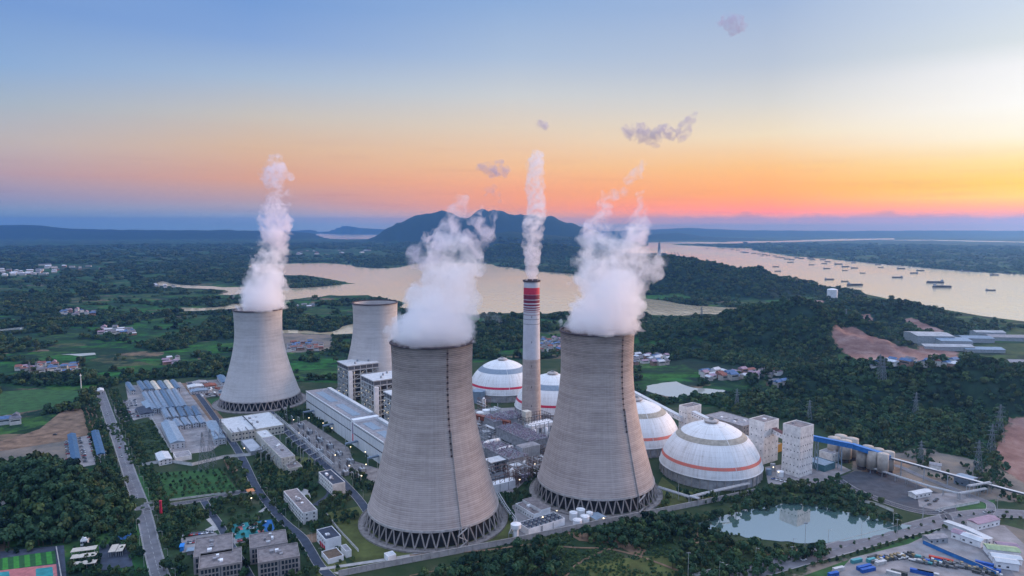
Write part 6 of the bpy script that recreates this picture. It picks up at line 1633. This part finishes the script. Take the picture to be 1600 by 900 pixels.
for x, y, h, l in ((1430, 652, 32, 'lattice pylon standing out of the forest in the middle'), (1380, 600, 34, 'left one of the twin pylons on the forest ridge'), (1374, 595, 34, 'right-behind one of the twin pylons on the ridge'), (1438, 725, 24, 'pylon at the forest edge behind the thin conveyor'), (1527, 742, 34, 'big pylon at the forest edge left of the red earth'), (1264, 660, 26, 'pylon behind the largest transfer tower'), (1151, 640, 24, 'thin pylon in the trees near the fish pond'),
    (1560, 690, 42, 'tall thin pylon beside the red earth at the right'), (1548, 715, 34, 'slim pylon in front of the red earth'), (1322, 497, 17, 'faint pylon on the second ridge'), (47, 590, 24, 'pylon in the trees at the far left'), (318, 738, 38, 'large lattice pylon in front of the camp halls, left of two'), (330, 728, 38, 'large lattice pylon in front of the camp halls, right of two'), (346, 690, 26, 'pylon at the left end of the cream workshop'), (862, 650, 20, 'small lattice mast at the chimney foot'), (1096, 500, 34, 'pylon on the near shore of the lake arm')):
    pylon(x, y, h, l)
X, Y = P(127, 607); t = empty('mast', (X, Y, 0), 'tall thin white mast at the far end of the fields', 'mast'); MB().tube((X, Y, 0), (X, Y, 22), .7, .4, 10).build('pole', WHITE, t); MB().lathe(X, Y, [(1.2, 19), (1.2, 19.8)], 12).build('platform', WHITE, t)
# port crane tower and cranes far behind the wooded hill
X, Y, Z = AT(1030, 398, 5200)
t = empty('port_tower', (X, Y, 0), 'dark blue tower of the far river port', 'tower'); MB().tube((X, Y, 0), (X, Y, 105), 14, 9, 12).build('shaft', BLUE3, t); MB().tube((X, Y, 105), (X, Y, 125), 3, 1, 8).build('mast', STEELD, t)
for k, x in enumerate((1052, 1057, 1062)):
    X, Y, Z = AT(x, 402, 4600); t = empty('port_crane', (X, Y, 0), 'thin dockside crane jib beyond the wooded hill', 'crane', 'cranes of the far port'); MB().tube((X, Y, 0), (X, Y, 30), 4, 2, 8).build('tower', STEELD, t); MB().bar((X, Y, 30), (X - 18, Y, 62), 2.4).build('jib', STEELD, t)
# ---------------- lamp posts along the roads
LPOST = MB().tube((0, 0, 0), (0, 0, 9), .14, .09, 8).mesh('pole', PIPE); LARM = MB().bar((0, 0, 8.9), (1.8, 0, 9.3), .12).mesh('arm', PIPE); LHEAD = MB().box(2.0, 0, 9.2, .9, .35, .18).mesh('lamp_head', STEEL)
LTALL = 0
def lamp(X, Y, ang, lab, group, s=1.0):
    t = empty('street_lamp', (X, Y, 0), lab, 'street lamp', group, ang); t.scale = (s, s, s)
    for n, me in (('pole', LPOST), ('arm', LARM), ('lamp_head', LHEAD)):
        o = bpy.data.objects.new(n, me); COL.objects.link(o); o.parent = t
def along(line, step, off):
    out = []; cum = 0; nxt = step / 2
    for a, b in zip(line[:-1], line[1:]):
        L = (b - a).length
        while cum + L >= nxt:
            f = (nxt - cum) / L; p = a + (b - a) * f; d = (b - a).normalized(); out.append((p + Vector((-d.y, d.x)) * off, math.atan2(d.y, d.x))); nxt += step
        cum += L
    return out
for off, s in ((7.6, -1), (-7.6, 1)):
    for p, a in along(MAIN, 34, off): lamp(p.x, p.y, a + s * math.pi / 2, 'street lamp on the ' + ('left' if off > 0 else 'right') + ' side of the long straight road', 'lamps of the long straight road')
for p, a in along(HIGHW, 36, 10): lamp(p.x, p.y, a - math.pi / 2, 'street lamp on the pond side of the highway', 'lamps of the highway', 1.2)
for p, a in along(SERV, 28, 4.4): lamp(p.x, p.y, a - math.pi / 2, 'street lamp beside the dark service road', 'lamps of the service roads', .8)
for p, a in along(SRV2, 30, 4.6): lamp(p.x, p.y, a - math.pi / 2, 'street lamp beside the road past the switchyard', 'lamps of the service roads', .8)
for off in (10.5, 15, 19, 24, -10.5, -15, -19):
    for p, a in along(MAIN, 7.5, off):
        if px_of(p.x, p.y, 0)[1] < 835: NEAR_EXTRA.append((p.x + random.uniform(-1, 1), p.y + random.uniform(-1.5, 1.5), 0, random.uniform(.5, .85), 'roadside tree on the ' + ('left' if off > 0 else 'right') + ' verge of the long straight road'))
# trees lining the highway and other roads
for p, a in along(HIGHW, 7.5, -12.0): NEAR_EXTRA.append((p.x, p.y, 0, random.uniform(.38, .6), 'young tree in the row on the near side of the highway'))
for p, a in along(HIGHW, 15, 0.0): NEAR_EXTRA.append((p.x, p.y, 0, random.uniform(.3, .42), 'sapling in the middle strip of the highway'))
for p, a in along(SERV, 9, -5.5): NEAR_EXTRA.append((p.x, p.y, 0, random.uniform(.4, .6), 'small tree along the dark service road'))
for i in range(9):
    for j in range(14):
        x = 222 + j * 10 + i * 3.2; y = 746 + i * 4.2 - j * .8
        if x < 228 + 148 and random.random() < .8: q = P(x, y); NEAR_EXTRA.append((q[0] + random.uniform(-1, 1), q[1] + random.uniform(-1, 1), 0, random.uniform(.35, .6), 'young tree planted in the orchard lawn'))
# flood lamps that are lit at dusk
def flood(x, y, h, lab):
    X, Y = P(x, y); t = empty('flood_lamp', (X, Y, 0), lab, 'flood lamp', 'lit lamps of the plant'); MB().tube((X, Y, 0), (X, Y, h), .15, .1, 8).build('pole', PIPE, t); MB().lathe(X, Y, [(.1, h), (.55, h + .2), (.55, h + .7), (.1, h + .9)], 10).build('lamp_bulb', LAMP, t)
for x, y, h in ((459, 664, 6), (483, 661, 6), (382, 708, 5), (467, 684, 5), (505, 668, 5), (519, 676, 5), (524, 719, 5), (548, 706, 5), (571, 714, 5), (565, 752, 5), (546, 736, 5), (572, 734, 5), (393, 786, 4), (770, 772, 4), (930, 812, 3), (943, 818, 4), (788, 695, 8), (760, 720, 10), (812, 760, 6), (836, 738, 8), (1208, 740, 6), (1216, 746, 5), (1352, 725, 8), (1370, 732, 7), (870, 806, 4), (848, 820, 6)):
    flood(x, y, h, 'lit lamp post ' + ('between the cooling towers' if 740 < x < 960 else 'in the transformer yard' if x < 740 else 'by the silos and transfer towers'))
# tall plain poles by the right road and pond
for x, y, h, l in ((1257, 870, 26, 'tall pole with floodlights on the bank of the pond'), (1075, 902, 18, 'power pole with crossbars in the thicket at the bottom'), (1401, 838, 14, 'pole at the tip of the pond'), (1441, 815, 13, 'pole beside the highway junction'), (1237, 874, 10, 'pole with a small sign near the pond')):
    X, Y = P(x, y); t = empty('pole', (X, Y, 0), l, 'pole'); MB().tube((X, Y, 0), (X, Y, h), .22, .14, 8).build('shaft', PIPE, t); MB().bar((X - 1.4, Y, h - .6), (X + 1.4, Y, h - .6), .3, 1.1 if h > 20 else .25).build('crossbar', STEEL, t)
# ================================================================== SET OUT THE TREES (after the roads and buildings are known)
CLEAR = [PXP([(x - sx * 1.05, y - sy - 1), (x + sx * 1.05, y - sy - 1), (x + sx * 1.05, y + sy + 1), (x - sx * 1.05, y + sy + 1)]) for x, y, sx, sy, *_ in VILL] + [PXP([(0,600),(60,604),(150,610),(120,628),(60,645),(0,652)]), PXP([(1000,572),(1080,560),(1150,572),(1240,584),(1240,596),(1150,586),(1080,603),(1000,603)]), PXP([(1430,528),(1600,518),(1640,580),(1540,560),(1430,556)])]
FARWOOD = [PXP([(1000,642),(1010,624),(1060,627),(1140,621),(1240,594),(1330,580),(1600,600),(1560,735),(1400,711),(1330,694),(1250,661),(1150,640),(1080,630)]), PXP([(560,470),(600,466),(625,472),(628,482),(590,486),(555,478)]), PXP([(445,432),(480,433),(520,439),(545,443),(500,447),(445,449)]), PXP([(1000,492),(1060,496),(1070,520),(1000,540)]), PXP([(0,592),(150,580),(150,602),(0,606)])]
PTS += NEAR_EXTRA
def vis(p):
    a, b = px_of(p[0], p[1], p[2] + 4); return -10 < a < 1610 and b < 905
PTS.sort(key=lambda p: (0 if vis(p) else 1, math.hypot(p[0], p[1]) / p[3]))
for (x, y, z, s, lab) in PTS[:300]:
    place_tree(x, y, z, s, random.choice((0, 1, 2, 3, 3, 4)) if s < 1.1 else random.choice((0, 1, 2)), lab, 'trees around the power plant')
rest = PTS[300:]
scatter('woodland', [p[:3] for p in rest], [(p[3] * .8,) * 2 + (p[3] * .95,) for p in rest], FAR_SRC, 'belts and thickets of dark trees around the plant')
# --- far country woods
allp = []; alls = []
for r0, r1, s, sx, sz in ((600, 900, 6.2, .9, 1.1), (900, 1600, 7.2, 1.05, 1.1), (1600, 2800, 10, 1.45, 1.25), (2800, 5200, 17, 2.3, 1.5), (5200, 9500, 40, 5, 2.2)):
    W_ = r1 * .82
    gx, gy = jgrid(-W_, W_, r0 * .78, r1, s)
    rr = np.hypot(gx, gy); k = (rr >= r0) & (rr < r1) & in_view(gx, gy); gx, gy = gx[k], gy[k]
    gz = hill_h(gx, gy)
    jx2, jy2 = gx + 14 * (fbm(gx / 30, gy / 30, 3, 3) - .5), gy + 30 * (fbm(gx / 30, gy / 30, 3, 4) - .5)
    bad = wat_mask(gx, gy)
    for p in QUARRY: bad |= in_poly(jx2, jy2, p)
    for p in DIRT: bad |= in_poly(jx2, jy2, p)
    for p in CLEAR: bad |= in_poly(gx, gy, p)
    for f in (.35, .7, 1.0):
        q_ = 1 + f * 6.5 * sz / (CAM_H - gz) ; bad |= wat_mask(gx * q_, gy * q_) & (gz < 60)
    w = np.where(in_poly(gx, gy, PLANT), 0, wood_mask(gx, gy))
    w = np.maximum(w, gz > 3)
    for p in FARWOOD: w = np.maximum(w, in_poly(gx, gy, p))
    w = np.where(fbm(gx / 26, gy / 26, 3, 61) < .30, 0, w)
    k = (~bad) & (w > .5) & ~((gz > 100) & (gy > 5200))
    gx, gy, gz = gx[k], gy[k], gz[k]
    allp += list(zip(gx, gy, gz - .5)); q = RNG.uniform(.5, 1.15, len(gx)) + .55 * (RNG.random(len(gx)) < .12) ; q2 = q * RNG.uniform(.8, 1.2, len(gx))
    alls += list(zip(sx * q, sx * q, sz * q2))
print('far trees', len(allp))
scatter('woods', allp, alls, FAR_SRC, 'dark woods covering the hills and dotting the far country')
# --- undergrowth on the waste ground outside the wall
gx, gy = jgrid(-40, 330, 440, 600, 3.2)
SCRUBP = PXP([(560,905),(640,885),(800,848),(1000,805),(1080,815),(1170,840),(1300,855),(1320,858),(1180,893),(1160,905)])
n = fbm(gx / 14, gy / 14, 4, 55)
k = in_poly(gx, gy, SCRUBP) & (n > .47); gx, gy = gx[k], gy[k]
sc_ = RNG.uniform(.35, 1.0, len(gx))
scatter('undergrowth', list(zip(gx, gy, gx * 0)), list(zip(sc_, sc_, sc_)), BUSH_SRC, 'low scrub over the waste ground outside the wall')

# --- planting inside the plant: shrubs and small trees wherever nothing is built
GARD = [PXP([(245,800),(300,788),(395,772),(500,738),(566,762),(572,790),(506,800),(560,890),(520,905),(245,905)]), PXP([(396,700),(470,690),(560,775),(500,800),(400,790)]), PXP([(425,640),(480,640),(600,735),(590,770),(560,770)]),
  PXP([(1000,700),(1030,770),(1160,780),(1300,740),(1420,780),(1400,800),(1250,770),(1040,800),(1000,790)]), PXP([(160,830),(215,800),(235,905),(96,905),(100,850)]), PXP([(740,745),(860,735),(900,800),(800,850)]), PXP([(1400,700),(1560,730),(1600,790),(1450,745)])]
gx, gy = jgrid(-320, 480, 440, 900, 4.2)
k = np.zeros(gx.shape, bool)
for p in GARD: k |= in_poly(gx, gy, p)
k &= fbm(gx / 22, gy / 22, 4, 91) > .46
gx, gy = gx[k], gy[k]; bad = wat_mask(gx, gy)
for p in FOOT + SURF: bad |= in_poly(gx, gy, p)
for X_, Y_, R__ in ((X1, Y1, 63), (X2, Y2, 62), (X3, Y3, 66)): bad |= np.hypot(gx - X_, gy - Y_) < R__
for X_, Y_ in DOMES: bad |= np.hypot(gx - X_, gy - Y_) < 52
for wd, L_ in RLINES:
    for (x1, y1), (x2, y2) in zip(L_[:-1], L_[1:]):
        dx, dy = x2 - x1, y2 - y1; t_ = np.clip(((gx - x1) * dx + (gy - y1) * dy) / (dx * dx + dy * dy + 1e-9), 0, 1)
        bad |= np.hypot(gx - x1 - t_ * dx, gy - y1 - t_ * dy) < wd / 2 + 2.4
gx, gy = gx[~bad], gy[~bad]; sc_ = RNG.uniform(.3, .95, len(gx)) * (1 - .35 * (RNG.random(len(gx)) < .4))
scatter('shrubbery', list(zip(gx, gy, gx * 0)), list(zip(sc_ * .75, sc_ * .75, sc_)), FAR_SRC, 'shrubs and small trees planted between the plant buildings')
gx, gy = jgrid(-560, -250, 560, 900, 4.0); OV = PXP([(166,664),(238,656),(272,713),(204,728),(188,698)])
k = in_poly(gx, gy, OV) & (fbm(gx / 12, gy / 12, 3, 14) > .38); gx, gy = gx[k], gy[k]; sc_ = RNG.uniform(.4, 1.0, len(gx))
scatter('undergrowth', list(zip(gx, gy, gx * 0)), list(zip(sc_ * 1.3, sc_ * 1.3, sc_)), BUSH_SRC, 'dark bushes filling the overgrown field by the camp')
# ================================================================== STEAM
def steam_mat(name, dens, col, z0=0, z1=1, full=1.0, scale=1 / 16.0, lo=.44, hi=.60):
    """steam whose density breaks up into shreds with height (z0: solid, z1: fully torn)"""
    m = bpy.data.materials.new(name); m.use_nodes = True; nt = m.node_tree; nt.nodes.clear()
    N = lambda t: nt.nodes.new(t); L = lambda a, c: nt.links.new(a, c)
    pv = N('ShaderNodeVolumePrincipled'); out = N('ShaderNodeOutputMaterial'); L(pv.outputs[0], out.inputs['Volume'])
    pv.inputs['Color'].default_value = (*col, 1); pv.inputs['Anisotropy'].default_value = 0.0
    g = N('ShaderNodeNewGeometry'); n = N('ShaderNodeTexNoise'); n.inputs['Scale'].default_value = scale; n.inputs['Detail'].default_value = 4.5; n.inputs['Roughness'].default_value = .66
    n.inputs['Distortion'].default_value = .6
    L(g.outputs['Position'], n.inputs['Vector'])
    r = N('ShaderNodeMapRange'); r.interpolation_type = 'SMOOTHSTEP'; L(n.outputs[0], r.inputs[0]); r.inputs[1].default_value = lo; r.inputs[2].default_value = hi
    sp = N('ShaderNodeSeparateXYZ'); L(g.outputs['Position'], sp.inputs[0])
    h = N('ShaderNodeMapRange'); L(sp.outputs[2], h.inputs[0]); h.inputs[1].default_value = z0; h.inputs[2].default_value = z1; h.inputs[3].default_value = 0; h.inputs[4].default_value = full
    mx = N('ShaderNodeMix'); mx.data_type = 'FLOAT'; L(h.outputs[0], mx.inputs[0]); mx.inputs[2].default_value = 1.0; L(r.outputs[0], mx.inputs[3])
    mu = N('ShaderNodeMath'); mu.operation = 'MULTIPLY'; L(mx.outputs[0], mu.inputs[0]); mu.inputs[1].default_value = dens; L(mu.outputs[0], pv.inputs['Density'])
    return m
S_DENSE = steam_mat('steam_dense', .075, (.995, .985, .997), 160, 215)
S_DENSE3 = steam_mat('steam_far', .07, (.995, .985, .997), 140, 195)
S_CHIM = steam_mat('steam_chimney', .11, (.975, .95, .975), 178, 218, full=.95, scale=1 / 7.0, lo=.42, hi=.60)
S_THIN = steam_mat('steam_thin', .085, (.95, .90, .96), scale=1 / 11.0, lo=.42, hi=.60)
S_WISP = steam_mat('steam_wisp', .11, (.62, .56, .70), scale=1 / 8.0, lo=.40, hi=.60)
def steam(name, balls, depth, m, label, amp=9.0, vox=1.35, seed=0.0, erode=1.7, parent=None, clipz=None):
    B = []
    for x, y, r in balls:
        X, Y, Z = AT(x, y, depth); rr = r * depth / PX
        B.append((X, Y + rr * .25 * math.sin(x * 1.7 + y), Z, rr))
    lo = [min(b[i] - b[3] * 1.35 for b in B) - amp * .5 for i in range(3)]; hi = [max(b[i] + b[3] * 1.35 for b in B) + amp * .5 for i in range(3)]
    ng = bpy.data.node_groups.new('g', 'GeometryNodeTree')
    ng.interface.new_socket('Geometry', in_out='OUTPUT', socket_type='NodeSocketGeometry')
    N = ng.nodes.new; L = ng.links.new
    go = N('NodeGroupOutput'); pos = N('GeometryNodeInputPosition').outputs[0]
    def V(op, a, b=None, sc=None):
        n = N('ShaderNodeVectorMath'); n.operation = op
        for i, q in enumerate((a, b)):
            if q is None: continue
            if isinstance(q, (tuple, list)): n.inputs[i].default_value = q
            else: L(q, n.inputs[i])
        if sc is not None: n.inputs['Scale'].default_value = sc
        return n.outputs['Value'] if op in ('DISTANCE', 'LENGTH') else n.outputs[0]
    def Mt(op, a, b=None, c=None):
        n = N('ShaderNodeMath'); n.operation = op
        for i, q in enumerate((a, b, c)):
            if q is None: continue
            if isinstance(q, (int, float)): n.inputs[i].default_value = q
            else: L(q, n.inputs[i])
        return n.outputs[0]
    def noise(scale, det):
        n = N('ShaderNodeTexNoise'); n.inputs['Scale'].default_value = scale; n.inputs['Detail'].default_value = det; n.inputs['Roughness'].default_value = .6
        L(V('ADD', pos, (seed * 31.7, seed * 11.3, seed * 5.1)), n.inputs['Vector']); return n
    w1 = noise(1 / 34.0, 2); w2 = noise(1 / 11.0, 2)
    p = V('ADD', pos, V('SCALE', V('SUBTRACT', w1.outputs[1], (.5, .5, .5)), sc=amp * 3.2))
    p = V('ADD', p, V('SCALE', V('SUBTRACT', w2.outputs[1], (.5, .5, .5)), sc=amp * 1.1))
    acc = None
    for X, Y, Z, rr in B:
        d = Mt('DIVIDE', V('DISTANCE', p, (X, Y, Z)), rr)
        acc = d if acc is None else Mt('SMOOTH_MIN', acc, d, .25)
    f = noise(1 / 13.0, 5)
    rid = Mt('ABSOLUTE', Mt('SUBTRACT', f.outputs[0], .5))
    val = Mt('SUBTRACT', 1.0, acc)
    val = Mt('SUBTRACT', val, Mt('MULTIPLY', Mt('SUBTRACT', .12, rid), -erode * -1.0))
    if clipz:   # do not spill below the tower rim outside it
        sp = N('ShaderNodeSeparateXYZ'); L(pos, sp.inputs[0])
        val = Mt('MINIMUM', val, Mt('MULTIPLY', Mt('SUBTRACT', sp.outputs[2], clipz), .2))
    vc = N('GeometryNodeVolumeCube'); L(val, vc.inputs['Density'])
    vc.inputs['Min'].default_value = lo; vc.inputs['Max'].default_value = hi
    for i, ax in enumerate('XYZ'): vc.inputs['Resolution ' + ax].default_value = max(8, int((hi[i] - lo[i]) / vox))
    vm = N('GeometryNodeVolumeToMesh'); L(vc.outputs[0], vm.inputs['Volume']); vm.inputs['Threshold'].default_value = 0.03
    vm.inputs['Adaptivity'].default_value = 0.0
    L(vm.outputs[0], go.inputs[0])
    tmp = bpy.data.objects.new('tmp', bpy.data.meshes.new('tmp')); COL.objects.link(tmp)
    md = tmp.modifiers.new('g', 'NODES'); md.node_group = ng
    dg = bpy.context.evaluated_depsgraph_get(); dg.update()
    me = bpy.data.meshes.new_from_object(tmp.evaluated_get(dg)); me.name = name
    bpy.data.objects.remove(tmp); bpy.data.node_groups.remove(ng)
    me.materials.clear(); me.materials.append(m)
    me.polygons.foreach_set('use_smooth', [True] * len(me.polygons))
    o = bpy.data.objects.new(name, me); COL.objects.link(o)
    tag(o, label, 'steam', 'steam rising from the towers and chimney', 'stuff')
    print('STEAM', name, len(me.vertices), [round(v) for v in lo], [round(v) for v in hi])
    return o
steam('steam', [(675,550,72),(672,528,66),(630,528,22),(650,512,40),(702,507,44),(690,482,52),(662,480,38),(712,462,42),(696,440,46),(655,456,25),(638,456,15),(694,412,46),(718,405,42),(705,388,34),(738,395,24),(690,397,26),(745,420,22)], Y1, S_DENSE, 'thick white steam boiling out of the front cooling tower', seed=1, clipz=147)
steam('steam', [(652,405,17),(664,395,19),(678,382,21),(692,368,23),(704,354,22),(712,340,18),(716,326,14),(722,314,10),(735,370,14),(748,385,17),(757,372,19),(764,358,16),(770,345,13),(768,334,9),(750,350,12),(745,336,10),(752,325,8),(736,345,12)], Y1, S_THIN, 'torn mauve steam drifting above the front cooling tower', amp=8, seed=2, erode=2.0)
steam('steam', [(941,532,66),(941,510,62),(945,482,54),(955,455,52),(938,430,46),(967,425,46),(988,440,26),(922,405,33),(955,400,42),(992,400,30),(1014,427,18),(1020,407,15),(985,375,25),(930,382,26)], Y2, S_DENSE, 'thick white steam boiling out of the right-hand cooling tower', seed=3, clipz=147)
steam('steam', [(926,366,24),(932,350,19),(936,334,15),(940,318,12),(948,306,10),(962,299,10),(978,296,9),(988,362,26),(998,345,20),(1003,328,14),(1007,312,10),(1003,300,7),(984,285,10),(995,274,12),(1002,262,9),(1012,300,8)], Y2, S_THIN, 'torn mauve steam drifting above the right-hand cooling tower', amp=8, seed=4, erode=2.0)
steam('steam', [(409,494,44),(412,472,39),(416,448,33),(420,428,31),(424,408,29),(428,390,26),(426,375,26)], Y3, S_DENSE3, 'tall column of white steam above the far left cooling tower', amp=10, seed=5, clipz=127)
steam('steam', [(428,362,29),(430,345,27),(432,325,22),(430,306,16),(432,290,15),(428,275,21),(437,264,18),(432,253,13),(418,285,12),(449,270,11),(455,300,8)], Y3, S_THIN, 'ragged top of the steam column on the far left', amp=12, seed=6, erode=1.9)
CH_Y = 790
steam('steam', [(830,438,9),(830,424,12),(831,410,14),(832,396,15),(832,382,16),(832,368,16),(833,354,17),(836,340,18),(837,326,17),(836,312,16),(835,298,15),(836,284,15),(838,270,15),(837,256,16),(838,244,13)], CH_Y, S_CHIM, 'narrow column of steam from the red banded chimney', amp=5, seed=7, vox=1.1, erode=1.4)
W = [([(772,264,18),(756,259,12),(790,268,13),(782,258,10)], 'flat mauve wisp between the front tower and the chimney'), ([(768,296,10),(775,304,9),(778,312,6)], 'tiny mauve wisp under the flat one left of the chimney'),
     ([(849,193,12),(841,190,8)], 'small dark wisp high above the chimney'), ([(1000,208,18),(984,212,13),(1020,212,14),(1038,205,13),(1052,210,10)], 'long torn wisp right of the chimney top'),
     ([(1070,204,16),(1078,194,13),(1084,186,9)], 'curled wisp at the right end of the torn row'), ([(1143,40,18),(1156,37,14),(1133,43,11)], 'lone dark wisp highest in the sky')]
for k, (b, l) in enumerate(W): steam('steam', b, 700, S_WISP, l, amp=8, seed=11 + k, vox=1.1, erode=2.0)
sm = steam('smoke', [(784,517,5),(780,511,9),(775,505,13),(768,499,16),(760,495,14)], 1650, steam_mat('smoke', .006, (.75, .85, 1.0), scale=1 / 20), 'thin blue smoke of a field fire left of the chimney', amp=9, seed=21, vox=3, erode=1.5)
sm['group'] = 'field smoke'
